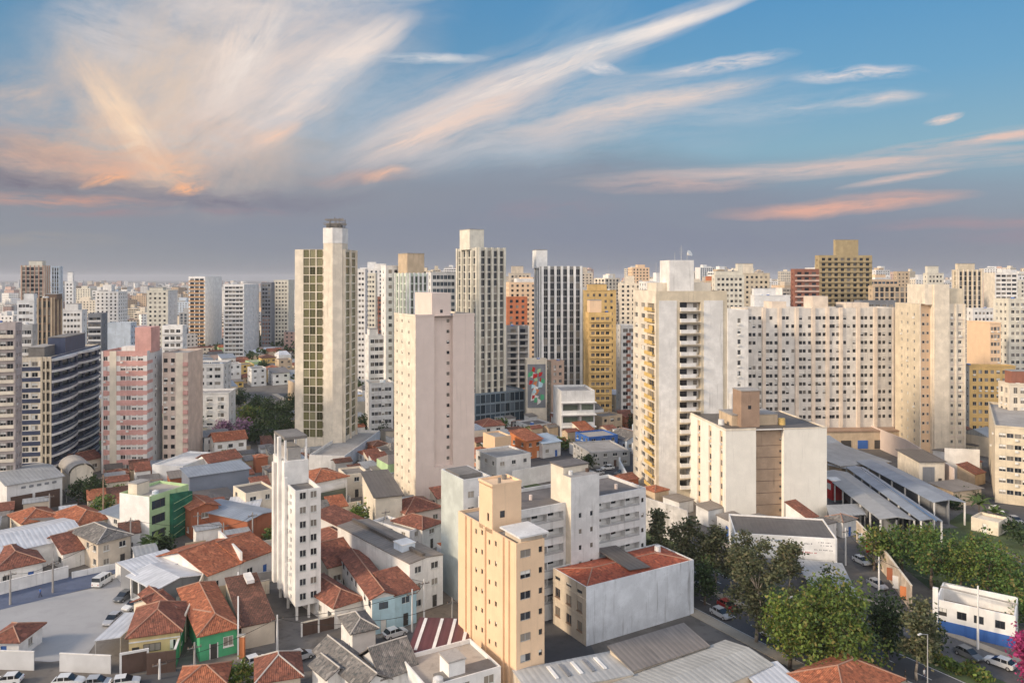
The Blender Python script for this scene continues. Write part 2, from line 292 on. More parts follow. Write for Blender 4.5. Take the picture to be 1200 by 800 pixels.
# ------------------------------------------------------------------ geometry
class MB:
    """collects faces; build() links ONE mesh object"""
    def __init__(s): s.v = []; s.f = []; s.m = []; s.mats = []
    def mi(s, mat):
        if mat not in s.mats: s.mats.append(mat)
        return s.mats.index(mat)
    def poly(s, pts, mat):
        i = len(s.v); s.v += [tuple(p) for p in pts]; s.f.append(tuple(range(i, i+len(pts)))); s.m.append(s.mi(mat))
    def hexa(s, c, mat, skip=()):
        """eight corners: four below (ccw from above), four above; welded"""
        i = len(s.v); s.v += [tuple(p) for p in c]; k = s.mi(mat)
        for n, q in enumerate(((3,2,1,0),(4,5,6,7),(0,1,5,4),(1,2,6,5),(2,3,7,6),(3,0,4,7))):
            if n in skip: continue
            s.f.append(tuple(i+a for a in q)); s.m.append(k)
    def box(s, x0, x1, y0, y1, z0, z1, mat, skip=()):
        s.hexa([(x0,y0,z0),(x1,y0,z0),(x1,y1,z0),(x0,y1,z0),(x0,y0,z1),(x1,y0,z1),(x1,y1,z1),(x0,y1,z1)], mat, skip)
    def prism(s, pts, z0, z1, mat, top=True):
        n = len(pts); i = len(s.v); s.v += [(x,y,z0) for x,y in pts] + [(x,y,z1) for x,y in pts]; k = s.mi(mat)
        for a in range(n):
            b = (a+1) % n; s.f.append((i+a, i+b, i+n+b, i+n+a)); s.m.append(k)
        if top: s.f.append(tuple(i+n+a for a in range(n))); s.m.append(k); s.f.append(tuple(i+a for a in reversed(range(n)))); s.m.append(k)
    def tube(s, p, q, r0, r1, mat, n=8):
        p = Vector(p); q = Vector(q); d = (q-p).normalized(); a = d.orthogonal().normalized(); b = d.cross(a); i = len(s.v); k = s.mi(mat)
        for c, r in ((p, r0), (q, r1)):
            s.v += [tuple(c + a*(r*cos(2*pi*j/n)) + b*(r*sin(2*pi*j/n))) for j in range(n)]
        for j in range(n):
            l = (j+1) % n; s.f.append((i+j, i+l, i+n+l, i+n+j)); s.m.append(k)
        s.f.append(tuple(i+n+j for j in range(n))); s.m.append(k); s.f.append(tuple(i+j for j in reversed(range(n)))); s.m.append(k)
    def build(s, name, parent=None, uv=False, smooth=False):
        me = bpy.data.meshes.new(name); me.from_pydata(s.v, [], s.f)
        for m in s.mats: me.materials.append(m)
        me.polygons.foreach_set('material_index', s.m)
        if smooth: me.polygons.foreach_set('use_smooth', [True]*len(s.f))
        if uv: eave_uv(me)
        me.update()
        o = bpy.data.objects.new(name, me); COL.objects.link(o)
        if parent: o.parent = parent
        return o
def eave_uv(me):
    """metres along the eave / up the slope, for tile and sheet patterns"""
    uvl = me.uv_layers.new(name='UVMap'); vs = me.vertices
    for p in me.polygons:
        n = p.normal; e = Vector((n.y, -n.x, 0))
        if e.length < .02:
            e = Vector((1,0,0)); h = Vector((0,1,0))
        else: e.normalize(); h = n.cross(e)
        for li in p.loop_indices:
            c = vs[me.loops[li].vertex_index].co; uvl.data[li].uv = (c.dot(e), c.dot(h))
def tag(o, label=None, cat=None, group=None, kind=None):
    if label: o['label'] = label
    if cat: o['category'] = cat
    if group: o['group'] = group
    if kind: o['kind'] = kind
    return o
def empty(name, loc=(0,0,0), rz=0.0, label=None, cat=None, group=None):
    o = bpy.data.objects.new(name, None); COL.objects.link(o); o.location = loc; o.rotation_euler = (0,0,rz); o.empty_display_size = .5
    return tag(o, label, cat, group)
def copy_tree(o, parent=None):
    c = o.copy(); COL.objects.link(c)
    if parent: c.parent = parent
    for ch in list(o.children): copy_tree(ch, c)
    return c

def G(px, py, z=0.0):
    """the point at height z seen in that direction of the photograph"""
    d = FPX*(CAMZ-z)/(py-HORIZ); return Vector(((px-600)*d/FPX, d))
def zat(py, d): return CAMZ - (py-HORIZ)*d/FPX
def dof(py, z=0.0): return FPX*(CAMZ-z)/(py-HORIZ)
FOOT = []     # footprints (cx, cy, radius) already built on
OCC = []      # what stands in front of what: (px0, px1, d, ytop)
LAND = []     # landmarks for the labels of the lesser houses: (px, d, phrase)

def fit(d, rz, xl, xc, xr, side='L'):
    """box from its visible vertical edges: origin front-left corner, width, depth"""
    th = R(rz); c, s = cos(th), sin(th); C = Vector(((xc-600)*d/FPX, d)); tl = (xl-600)/FPX; tr = (xr-600)/FPX
    if side == 'L':
        W = (tr*d - C.x)/(c - tr*s); D = (C.x - tl*d)/(s + tl*c); o = C
    else:
        W = (C.x - tl*d)/(c - tl*s); D = (C.x - tr*d)/(s + tr*c); o = C - Vector((c, s))*W
    return o, W, D

WIN_CACHE = {}
def win_mesh(w, h, style, frame, glassm):
    key = (round(w, 2), round(h, 2), style, frame.name, glassm.name)
    if key in WIN_CACHE: return WIN_CACHE[key]
    mb = MB(); f = .06
    mb.poly([(0,0,0),(w,0,0),(w,0,h),(0,0,h)], glassm)
    for x0, x1, z0, z1 in ((0,w,0,f),(0,w,h-f,h),(0,f,f,h-f),(w-f,w,f,h-f)): mb.box(x0,x1,-.05,.0,z0,z1,frame)
    n = 3 if w > 2.4 else 2 if w > .9 else 1
    for k in range(1, n): mb.box(w*k/n-.03, w*k/n+.03, -.045, .0, f, h-f, frame)
    if style == 'shutter': mb.box(f, w*.5, -.04, -.01, h*.12, h-f, frame)
    if style == 'blind': mb.box(f, w-f, -.03, -.008, h*.5, h-f, FRW)
    if style == 'sill': mb.box(-.08, w+.08, -.3, -.05, -.12, -.0, frame)
    me = bpy.data.meshes.new('window'); me.from_pydata(mb.v, [], mb.f)
    for m in mb.mats: me.materials.append(m)
    me.polygons.foreach_set('material_index', mb.m); me.update(); WIN_CACHE[key] = me
    return me

class Bld:
    """a building: root Empty at the foot of its front-left corner, local x along the front, y to the back"""
    def __init__(s, name, label, cat, o, rz, W, D, group=None, lm=None):
        s.root = empty(name, (o[0], o[1], 0), R(rz), label, cat, group); s.o = Vector((o[0], o[1])); s.rz = R(rz); s.W, s.D = W, D
        s.wins = []; ct = s.o + s.dirs()[0]*W/2 + s.dirs()[1]*D/2; s.c = ct
        FOOT.append((s.o.copy(), s.dirs()[0], s.dirs()[1], W, D))
        if lm: LAND.append((600+FPX*ct.x/ct.y, ct.y, lm))
    def dirs(s): return Vector((cos(s.rz), sin(s.rz))), Vector((-sin(s.rz), cos(s.rz)))
    def fw(s, f): return s.D if f in 'LR' else s.W
    def P(s, f, u, w, z):
        return {'F': (u, -w, z), 'L': (-w, u, z), 'R': (s.W+w, u, z), 'K': (u, s.D+w, z)}[f]
    def world(s, p): a, b = s.dirs(); q = s.o + a*p[0] + b*p[1]; return Vector((q.x, q.y, p[2]))
    def u_at(s, f, px):
        """distance along a face of what is seen at column px"""
        t = (px-600)/FPX; a, b = s.dirs()
        base, dr = {'F': (s.o, a), 'L': (s.o, b), 'R': (s.o + a*s.W, b)}[f]
        return (t*base.y - base.x)/(dr.x - t*dr.y)
    def fbox(s, mb, f, u0, u1, w0, w1, z0, z1, mat):
        a = s.P(f,u0,w0,z0); b = s.P(f,u1,w1,z1)
        mb.box(min(a[0],b[0]), max(a[0],b[0]), min(a[1],b[1]), max(a[1],b[1]), z0, z1, mat)
    def wall_face(s, mb, f, z0, z1, mat, ops, reveal=None, u0=0.0, u1=None, w=0.0):
        u1 = s.fw(f) if u1 is None else u1; rv = reveal or mat
        us = sorted({round(x, 3) for x in [u0, u1] + [o[k] for o in ops for k in (0, 1)]}); zs = sorted({round(x, 3) for x in [z0, z1] + [o[k] for o in ops for k in (2, 3)]})
        us = [x for x in us if u0-2e-3 <= x <= u1+2e-3]; zs = [x for x in zs if z0-2e-3 <= x <= z1+2e-3]
        hole = set()
        for o in ops:
            for i in range(len(us)-1):
                if us[i] >= o[0]-2e-3 and us[i+1] <= o[1]+2e-3:
                    for j in range(len(zs)-1):
                        if zs[j] >= o[2]-2e-3 and zs[j+1] <= o[3]+2e-3: hole.add((i, j))
        flip = f in 'LK'
        def q(pts, m): mb.poly(pts[::-1] if flip else pts, m)
        for j in range(len(zs)-1):
            i = 0
            while i < len(us)-1:
                if (i, j) in hole: i += 1; continue
                k = i
                while k < len(us)-1 and (k, j) not in hole: k += 1
                q([s.P(f,us[i],w,zs[j]), s.P(f,us[k],w,zs[j]), s.P(f,us[k],w,zs[j+1]), s.P(f,us[i],w,zs[j+1])], mat); i = k
        for o in ops:
            a, b, c, d, dep = o[:5]; k = w-dep
            q([s.P(f,a,w,c), s.P(f,b,w,c), s.P(f,b,k,c), s.P(f,a,k,c)], rv); q([s.P(f,a,w,d), s.P(f,a,k,d), s.P(f,b,k,d), s.P(f,b,w,d)], rv)
            q([s.P(f,a,w,c), s.P(f,a,k,c), s.P(f,a,k,d), s.P(f,a,w,d)], rv); q([s.P(f,b,w,c), s.P(f,b,w,d), s.P(f,b,k,d), s.P(f,b,k,c)], rv)
            kind = o[5] if len(o) > 5 else 'W'
            if kind == 'M': q([s.P(f,a,k,c), s.P(f,b,k,c), s.P(f,b,k,d), s.P(f,a,k,d)], o[6] if len(o) > 6 else GL)
            elif kind == 'B':      # plain back (a loggia's inner wall)
                q([s.P(f,a,k,c), s.P(f,b,k,c), s.P(f,b,k,d), s.P(f,a,k,d)], o[6] if len(o) > 6 else rv)
            elif kind == 'W': s.wins.append((f, a, b, c, d, k, o[6] if len(o) > 6 else ('plain', FR, GL)))
    def walls(s, mat, H, ops=None, z0=0.0, parapet=.7, roof=BITU, faces='FLRK', mats=None, name='wall', roofname='roof', box=None):
        """the shell with its openings, a parapet and the flat roof behind it"""
        ops = ops or {}; mb = MB(); mats = mats or {}
        for f in faces: s.wall_face(mb, f, z0, H, mats.get(f, mat), ops.get(f, []))
        W, D, t = s.W, s.D, .22; zr = H-parapet
        if roof:
            for (x0,x1,y0,y1) in ((0,W,0,t),(0,W,D-t,D),(0,t,t,D-t),(W-t,W,t,D-t)): mb.poly([(x0,y0,H),(x1,y0,H),(x1,y1,H),(x0,y1,H)], mat)
            mb.poly([(t,t,zr),(t,t,H),(W-t,t,H),(W-t,t,zr)], mat); mb.poly([(t,D-t,zr),(W-t,D-t,zr),(W-t,D-t,H),(t,D-t,H)], mat)
            mb.poly([(t,t,zr),(t,D-t,zr),(t,D-t,H),(t,t,H)], mat); mb.poly([(W-t,t,zr),(W-t,t,H),(W-t,D-t,H),(W-t,D-t,zr)], mat)
        s.wall_o = mb.build(name, s.root)
        if roof:
            rb = MB(); rb.poly([(t,t,zr),(W-t,t,zr),(W-t,D-t,zr),(t,D-t,zr)], roof); s.roof_o = rb.build(roofname, s.root, uv=True)
        s.H = H; return s.wall_o
    def place_windows(s, limit=100, name='window'):
        if not s.wins: return
        def dist(wn):
            p = s.world(s.P(wn[0], (wn[1]+wn[2])/2, wn[5], (wn[3]+wn[4])/2)); p.z -= CAMZ
            return p.length/math.sqrt(max(.05, (wn[2]-wn[1])*(wn[4]-wn[3]))) + (1e6 if wn[0] == 'K' else 0)
        ws = sorted(s.wins, key=dist); rest = MB()
        for i, (f, a, b, c, d, k, (style, frame, gm)) in enumerate(ws):
            if style == 'plain' and d-c < 1.9:
                q = (a*12.9898+c*78.233+d*3.1) % 1.0; style = 'blind' if q < .16 else 'shutter' if q > .88 else 'plain'
            rot = {'F': 0, 'L': -pi/2, 'R': pi/2, 'K': pi}[f]; u = b if f in 'LK' else a
            if i < limit:
                o = bpy.data.objects.new(name, win_mesh(b-a, d-c, style, frame, gm)); COL.objects.link(o); o.parent = s.root
                o.location = s.P(f, u, k+.012, c); o.rotation_euler = (0,0,rot)
            else:
                M = Matrix.Translation(s.P(f, u, k+.012, c)) @ Matrix.Rotation(rot, 4, 'Z'); me = win_mesh(b-a, d-c, style, frame, gm)
                n0 = len(rest.v); rest.v += [tuple(M @ v.co) for v in me.vertices]; ms = [rest.mi(m) for m in me.materials]
                for p in me.polygons: rest.f.append(tuple(n0+x for x in p.vertices)); rest.m.append(ms[p.material_index])
        near = [q for q in ws[:limit] if q[6][0] == 'plain' and .9 < q[2]-q[1] < 2.2 and q[4]-q[3] < 1.8 and q[3] > 3.5]
        for q in (near[::max(1, len(near)//7)][:7] if len(near) >= 12 and s.o.y < 330 else []):      # condensers hung under a few windows
            mb = MB(); s.fbox(mb, q[0], q[1]+.1, q[1]+.85, q[5]+.2, q[5]+.62, q[3]-.72, q[3]-.2, FRW); mb.build('air_conditioner', s.root)
        if rest.f: tag(rest.build(name, s.root), kind='stuff')
        s.wins = []
    def part(s, name, fn, uv=False):
        mb = MB(); fn(mb); return mb.build(name, s.root, uv=uv)
    def block(s, name, x0, x1, y0, y1, z0, z1, mat, cap=None, lip=.12):
        """lift house, tank room: a box with a projecting cap slab and a vent opening"""
        mb = MB(); mb.box(x0,x1,y0,y1,z0,z1,mat)
        if cap: mb.box(x0-lip,x1+lip,y0-lip,y1+lip,z1-.002,z1+.22,cap)
        return mb.build(name, s.root)
def grid(u0, u1, n, w, zs, h, sill=.95, dep=.16, kind='W', extra=None, skip=None):
    """n openings of width w spread between u0 and u1 on every floor"""
    out = []
    for j, z in enumerate(zs):
        for i in range(n):
            if skip and skip(i, j): continue
            c = u0 + (u1-u0)*(i+.5)/n
            t = (c-w/2, c+w/2, z+sill, z+sill+h, dep, kind)
            out.append(t + ((extra,) if extra else ()))
    return out
def at(us, w, zs, h, sill=.95, dep=.16, kind='W', extra=None):
    return [((u-w/2, u+w/2, z+sill, z+sill+h, dep, kind) + ((extra,) if extra else ())) for z in zs for u in us]
def floors(n, fh, z0=0.0): return [z0 + fh*k for k in range(n)]
def roof_clutter(b, n, zr, seed, x0=.5, x1=None, y0=.5, y1=None):
    """water tanks, condensers, aerials on a flat roof: parts of the building"""
    r = random.Random(seed); x1 = x1 or b.W-.8; y1 = y1 or b.D-.8
    for k in range(n):
        x, y = r.uniform(x0, x1), r.uniform(y0, y1); q = r.random(); mb = MB()
        if q < .4:
            mb.tube((x,y,zr),(x,y,zr+1.1),.75,.7,r.choice([LBLUE, GREYW, BLUEP]),10); mb.tube((x,y,zr+1.1),(x,y,zr+1.3),.72,.2,GREYW,10); mb.build('water_tank', b.root)
        elif q < .75:
            mb.box(x-.5,x+.5,y-.25,y+.25,zr,zr+.7,FRW); mb.tube((x,y-.26,zr+.36),(x,y-.3,zr+.36),.25,.25,BLACK,10); mb.build('air_conditioner', b.root)
        else:
            mb.tube((x,y,zr),(x,y,zr+3.2),.03,.02,STEEL,5)
            for q2 in range(5): mb.box(x-.5+.06*q2,x+.5-.06*q2,y-.012,y+.012,zr+2.1+q2*.22,zr+2.13+q2*.22,STEEL)
            mb.build('antenna', b.root)

# --- sloped roofs on a rectangle
def roof_mesh(mb, kind, x0, x1, y0, y1, z, pitch, mat, ridge=None, t=.16):
    W, D = x1-x0, y1-y0; top = []
    if kind == 'gable_x': r = z+D/2*pitch; ym = (y0+y1)/2; top = [[(x0,y0,z),(x1,y0,z),(x1,ym,r),(x0,ym,r)], [(x1,y1,z),(x0,y1,z),(x0,ym,r),(x1,ym,r)]]; rl = [((x0,ym,r),(x1,ym,r))]
    elif kind == 'gable_y': r = z+W/2*pitch; xm = (x0+x1)/2; top = [[(x0,y1,z),(x0,y0,z),(xm,y0,r),(xm,y1,r)], [(x1,y0,z),(x1,y1,z),(xm,y1,r),(xm,y0,r)]]; rl = [((xm,y0,r),(xm,y1,r))]
    elif kind == 'hip':
        k = min(W, D)/2; r = z+k*pitch
        if W >= D:
            a, b = (x0+k,(y0+y1)/2,r), (x1-k,(y0+y1)/2,r)
            top = [[(x0,y0,z),(x1,y0,z),b,a],[(x1,y1,z),(x0,y1,z),a,b],[(x0,y1,z),(x0,y0,z),a],[(x1,y0,z),(x1,y1,z),b]]
        else:
            a, b = ((x0+x1)/2,y0+k,r), ((x0+x1)/2,y1-k,r)
            top = [[(x0,y0,z),(x1,y0,z),a],[(x1,y1,z),(x0,y1,z),b],[(x0,y1,z),(x0,y0,z),a,b],[(x1,y0,z),(x1,y1,z),b,a]]
        rl = [(a,b)] + [((x0,y0,z),a),((x1,y0,z),a if W < D else b),((x0,y1,z),a if W >= D else b),((x1,y1,z),b)]
    elif kind == 'mono': r = z+D*pitch; top = [[(x0,y0,z),(x1,y0,z),(x1,y1,r),(x0,y1,r)]]; rl = []
    elif kind == 'mono_x': r = z+W*pitch; top = [[(x0,y0,z),(x1,y0,r),(x1,y1,r),(x0,y1,z)]]; rl = []
    elif kind == 'arch_y':
        top = []; n = 10; r = z+W/2*pitch*1.6; rl = []
        pr = [((x0+x1)/2 - W/2*cos(pi*k/n), z + (r-z)*sin(pi*k/n)) for k in range(n+1)]
        for k in range(n): top.append([(pr[k][0],y0,pr[k][1]),(pr[k+1][0],y0,pr[k+1][1]),(pr[k+1][0],y1,pr[k+1][1]),(pr[k][0],y1,pr[k][1])])
    for p in top:
        mb.poly(p, mat); mb.poly([(x,y,zz-t) for x,y,zz in reversed(p)], mat)
        n = len(p)
        for i in range(n):
            a, b = p[i], p[(i+1)%n]
            if not (abs(a[2]-r) < 1e-6 and abs(b[2]-r) < 1e-6): mb.poly([(a[0],a[1],a[2]-t),(b[0],b[1],b[2]-t),b,a], mat)
    if ridge:
        for a, b in rl: mb.tube((a[0],a[1],a[2]+.04),(b[0],b[1],b[2]+.02),.11,.11,ridge,6)
    return r
RIDGE = simple('mortar_ridge', (.36,.21,.15), .9); RIDGEG = simple('grey_mortar_ridge', (.5,.47,.43), .9)
def house(name, label, A, B, C=None, z=3.4, roof='hip', rmat=None, wmat=None, pitch=.42, over=.5, depth=None, cat='house', group=None, storeys=None, wins=True, ridge=RIDGE, parapet=.5, lm=None, px=True, wfaces='FLR', win=('sill', FRW, GL), clutter=0, seed=1, door=True, base=0.0, wmats=None):
    """a low building from three corners of its eave line: front-left, front-right, back-left"""
    a = G(A[0], A[1], z) if px else Vector(A); b = G(B[0], B[1], z) if px else Vector(B)
    e = b-a; W = e.length; ex = e/W; ey = Vector((-ex.y, ex.x))
    D = depth or max(3.0, (G(C[0], C[1], z)-a).dot(ey)); rz = math.degrees(atan2(ex.y, ex.x))
    h = Bld(name, label, cat, a, rz, W, D, group, lm)
    n = storeys or max(1, round(z/3.2)); fh = z/n; ops = {}; r = random.Random(seed*31+int(W*10))
    dmat = r.choice([DARKB, FRD, BROWNP, BLUEP, FRW])
    dr = None
    if wins:
        for f in wfaces:
            L = h.fw(f); k = max(1, int(L/3.1)); os = []
            for j in range(n):
                for i in range(k):
                    c = L*(i+.5)/k
                    if f == 'F' and j == 0 and i == k//2 and door and W > 3:
                        dr = (c-.5, c+.5, .02, min(2.2, fh-.3), .12, 'D'); os.append(dr)
                    elif f == 'F' or r.random() < .7:
                        ww = min(r.choice([1.2,1.4,1.6]), L*.7); wh = min(1.2, fh*.42); os.append((c-ww/2, c+ww/2, j*fh+fh*.34, j*fh+fh*.34+wh, .14, 'W', win))
            ops[f] = os
    if roof == 'flat': h.walls(wmat, z, ops, parapet=parapet, roof=rmat, mats=wmats); h.zr = z-parapet
    else:
        mb = MB(); rb = MB(); x0, x1, y0, y1 = -over, W+over, -over, D+over
        zz = z-over*pitch*.0
        top = roof_mesh(rb, roof, x0, x1, y0, y1, z+.17, pitch, rmat, ridge)
        for f in 'FLRK': h.wall_face(mb, f, 0, z, (wmats or {}).get(f, wmat), ops.get(f, []))
        if roof == 'gable_y':
            rr = z+(W/2)*pitch+.0
            for y in (0, D): mb.poly([(0,y,z),(W,y,z),(W/2,y,rr)], wmat)
        if roof == 'gable_x':
            rr = z+(D/2)*pitch
            for x in (0, W): mb.poly([(x,0,z),(x,D,z),(x,D/2,rr)], wmat)
        if roof == 'mono':
            for x in (0, W): mb.poly([(x,0,z),(x,D,z),(x,D,z+D*pitch)], wmat)
            mb.poly([(0,D,z),(W,D,z),(W,D,z+D*pitch),(0,D,z+D*pitch)], wmat)
        if roof == 'arch_y':
            m = 10; hgt = W/2*pitch*1.6
            for y in (0, D): mb.poly([(0,y,z)]+[(W/2-W/2*cos(pi*q/m), y, z+hgt*sin(pi*q/m)) for q in range(1, m)]+[(W,y,z)], wmat)
        h.wall_o = mb.build('wall', h.root); h.roof_o = rb.build('roof', h.root, uv=True); h.zr = z
    h.H = z; h.place_windows()
    if dr:
        dm = MB(); dm.box(dr[0]+.05, dr[1]-.05, .08, .12, .02, dr[3], dmat); do = dm.build('door', h.root)
        hm = MB(); hm.box(dr[1]-.2, dr[1]-.12, .04, .08, 1.0, 1.12, STEEL); hm.build('handle', do)
    if clutter: roof_clutter(h, clutter, h.zr, seed)
    return h
ASPHG = flat('worn_grey_asphalt', (.12,.118,.118), .6)
# ------------------------------------------------------------------ ground, roads
def plate(name, pts, z, mat, thick=0.0, kind='structure'):
    mb = MB()
    if thick: mb.prism([tuple(p) for p in pts], z-thick, z, mat)
    else: mb.poly([(p[0], p[1], z) for p in pts], mat)
    o = mb.build(name)
    if o.data.polygons[0].normal.z < 0 and not thick: o.data.flip_normals()
    return tag(o, kind=kind)
mb = MB()
mb.poly([(-9000,-200,0),(9000,-200,0),(9000,14000,0),(-9000,14000,0)], TOWN); tag(mb.build('ground'), kind='structure')
AO = Vector((33.0, 138.8)); AA = Vector((-.515, .857)); AB = Vector((.857, .515))
def AV(s, t): return AO + AA*s + AB*t
def strip(name, s0, s1, t0, t1, z, mat, thick=0.0): return plate(name, [AV(s0,t0), AV(s0,t1), AV(s1,t1), AV(s1,t0)], z, mat, thick)
strip('pavement', -70, 300, -2.2, .2, .12, PAVE, .12)
strip('avenue', -70, 300, .2, 7.8, .006, ASPH)
strip('median', -70, 300, 7.8, 9.3, .14, PAVE, .14)
strip('avenue', -70, 300, 9.3, 16.6, .006, ASPH)
strip('verge', -70, 300, 16.6, 21.5, .10, GRASS, .10)
strip('side_street', -70, 40, 21.5, 29.2, .006, ASPHG)
strip('pavement', -70, 40, 29.2, 31.0, .12, PAVE, .12)
ln = MB()
for s in range(-66, 290, 6):
    for t in (4.0, 12.95):
        p = [AV(s,t-.08), AV(s,t+.08), AV(s+2.6,t+.08), AV(s+2.6,t-.08)]; ln.poly([(q.x,q.y,.011) for q in p][::-1], PAINTW)
for t in (.55, 7.5, 9.6, 16.3):
    p = [AV(-70,t-.06), AV(-70,t+.06), AV(300,t+.06), AV(300,t-.06)]; ln.poly([(q.x,q.y,.011) for q in p][::-1], PAINTW)
tag(ln.build('road_markings'), kind='structure')
# street between the long wall and the shop with the painted sign
q = [G(1058,735), G(1098,742), G(1018,632), G(992,600), G(972,600), G(985,640)]
plate('lane', q, .012, ASPHG)
# parking lot and the street behind it, lower left
plate('car_park', [G(-40,722), G(112,688), G(136,671), G(168,690), G(186,712), G(120,742), G(100,770), G(60,775), G(-40,770)], .008, LOT)
plate('street', [G(-120,724), G(-120,742), G(-40,724), G(108,688), G(140,668), G(200,652), G(196,643), G(132,664), G(0,694)], .014, ASPHB)
plate('street', [G(-60,812), G(-60,830), G(330,790), G(450,775), G(452,762), G(330,772), G(215,782), G(100,800)], .010, ASPH)
plate('street', [G(332,770), G(338,776), G(560,738), G(545,725), G(440,744)], .016, ASPHG)
plate('yard', [G(640,700), G(652,680), G(700,770), G(690,800), G(625,800)], .012, ASPH)
plate('yard', [G(500,690), G(518,683), G(545,712), G(545,740), G(505,742), G(486,728)], .012, EARTH)
plate('market_yard', [G(968,520), G(1060,560), G(1135,618), G(1040,622), G(968,600)], .010, ASPHG)
plate('park_lawn', [G(1010,622), G(1130,618), G(1240,690), G(1240,730), G(1090,690), G(1062,668)], .015, GRASS)
plate('street', [G(1130,575), G(1150,560), G(1300,640), G(1300,668), G(1190,618)], .012, ASPH)
plate('garden', [G(1110,612), G(1128,600), G(1170,612), G(1230,640), G(1230,668), G(1170,640)], .018, GRASS)
plate('market_street', [G(560,512), G(740,505), G(745,560), G(660,548), G(560,560)], .010, ASPH)

# ------------------------------------------------------------------ the towers one can tell apart
RT = 'residential towers'
def hz(py, d): return zat(py, d)

# 1. slim peach block, nearest of all
o, W, D = fit(107, 31, 537, 605, 638)
b = Bld('apartment_block', 'slim peach apartment block with ribbed side wall, nearest the camera', 'apartment block', o, 31, W, D, lm='the slim peach block')
H = hz(637, 107); fz = [H-2.95-2.93*k for k in range(8)]
ops = {'F': at([W*.33], 1.75, fz, 1.15, .75, .2, 'W', ('plain', FR, GLD)) + at([W*.86], .62, fz, .85, 1.05, .2, 'W', ('plain', FRD, GLD)), 'L': []}
uL = lambda px: b.u_at('L', px)
for px, dz, ww in ((558,.0,.6), (565,.35,.55), (573.5,-.45,.5), (581,-.1,.6)):
    ops['L'] += at([uL(px)], ww, [z+dz for z in fz], .75, 1.0, .2, 'W', ('plain', FRD, GL))
b.walls(PEACH, H, ops, parapet=.5, roof=CONC)
def ribs(mb):
    for px, w in ((546,.5), (552.5,.35), (569,.45), (590,.55), (597,.3)):
        u = uL(px); b.fbox(mb, 'L', u-w/2, u+w/2, 0, .28, 0, H-.02, PEACH)
b.part('pilaster', lambda m: ribs(m))
d1, d2 = uL(577), uL(561.5)
tw = MB(); zt = hz(568, 113.9)
opt = [(uL(572)-.3, uL(572)+.3, H+1.0, H+2.2, .15, 'M', GLD)]
b.wall_face(tw, 'L', H-.6, zt, PEACH, opt, u0=d1, u1=d2)
tw.poly([(0,d1,H-.6),(W+.3,d1,H-.6),(W+.3,d1,zt),(0,d1,zt)], PEACH); tw.box(0.0,W+.3,d1+.003,d2,zt-.25,zt,PEACH); tw.poly([(W+.3,d1,H-.6),(W+.3,d2,H-.6),(W+.3,d2,zt),(W+.3,d1,zt)], PEACH); tw.poly([(0,d2,H-.6),(W+.3,d2,H-.6),(W+.3,d2,zt),(0,d2,zt)], PEACH)
tw.box(1.3,2.1,d1-.02,d1+.1,H+1.6,H+2.6,GLD)
b_t = tw.build('stair_tower', b.root)
b.part('tower_parapet', lambda m: [m.box(-.06,W+.36,d1-.06,d1+.16,zt,zt+.35,PEACH), m.box(-.06,.16,d1+.16,d2,zt,zt+.35,PEACH), m.box(W+.14,W+.36,d1+.16,d2,zt,zt+.35,PEACH), m.box(-.06,W+.36,d2-.0,d2+.16,zt,zt+.35,PEACH)])
b.part('roof_slab', lambda m: m.box(.3,W+.5,-.35,d1-1.6,H+.7,H+.95,GREYW))
b.part('roof_room', lambda m: m.box(1.0,W-.1,.4,d1-2.0,H-.3,H+.7,BEIGE))
b.part('vent_pipe', lambda m: m.tube((W*.4,d1+1.2,zt),(W*.4,d1+1.2,zt+.8),.25,.25,CONCD)); b.part('vent_pipe', lambda m: m.tube((W*.8,d1+3,zt),(W*.8,d1+3,zt+.6),.4,.4,CONCD))
b.place_windows()
OCC.append((537,638,107,570))

# 2. white gallery slab with a stair tower
Rc = Vector((25.45, 146.0)); av, au = Vector((.857,.515)), Vector((-.515,.857)); Ws = 30.0
b = Bld('apartment_block', 'long white block with open access galleries, behind the red-roofed white hall', 'apartment block', Rc - av*Ws, 31, Ws, 11.5, lm='the white gallery block')
H = hz(571, 146.0); fh = 2.85; nf = 7; fz = [H-1.0-fh*(k+1) for k in range(6)]
uf = lambda px: b.u_at('F', px)
t0, t1 = uf(663), uf(696)
ops = {'F': [], 'R': []}
for z in fz:
    for a, c in ((.8, t0-.5), (t1+.5, Ws-1.6)):
        ops['F'].append((a, c, z+1.0, z+2.45, 1.3, 'B', GREYW))
    ops['F'].append((Ws-1.15, Ws-.55, z+1.2, z+2.0, .15, 'W', ('plain', FRD, GLD)))
    ops['R'] += at([2.5, 6, 9.2], 1.2, [z], 1.2, .9, .15)
b.walls(GREYW, H, ops, parapet=.6, roof=BITU)
for z in fz:
    for a, c in ((.8, t0-.5), (t1+.5, Ws-1.6)):
        n = int((c-a)/3.0)
        for i in range(n):
            x = a + (c-a)*(i+.5)/n
            b.wins.append(('F', x-.95, x+.35, z+1.55, z+2.4, -1.28, ('plain', FRD, GLD)))
            if i: xx = a+(c-a)*i/n; b.part('gallery_divider', lambda m: b.fbox(m, 'F', xx-.06, xx+.06, -1.25, -.05, z+1.0, z+2.45, GREYW))
for z in fz:
    for a, c in ((.8, t0-.5), (t1+.5, Ws-1.6)): b.part('gallery_rail', lambda m: b.fbox(m, 'F', a, c, .0, .06, z+.85, z+1.12, GREYP))
b.place_windows()
zt = hz(535, 146)
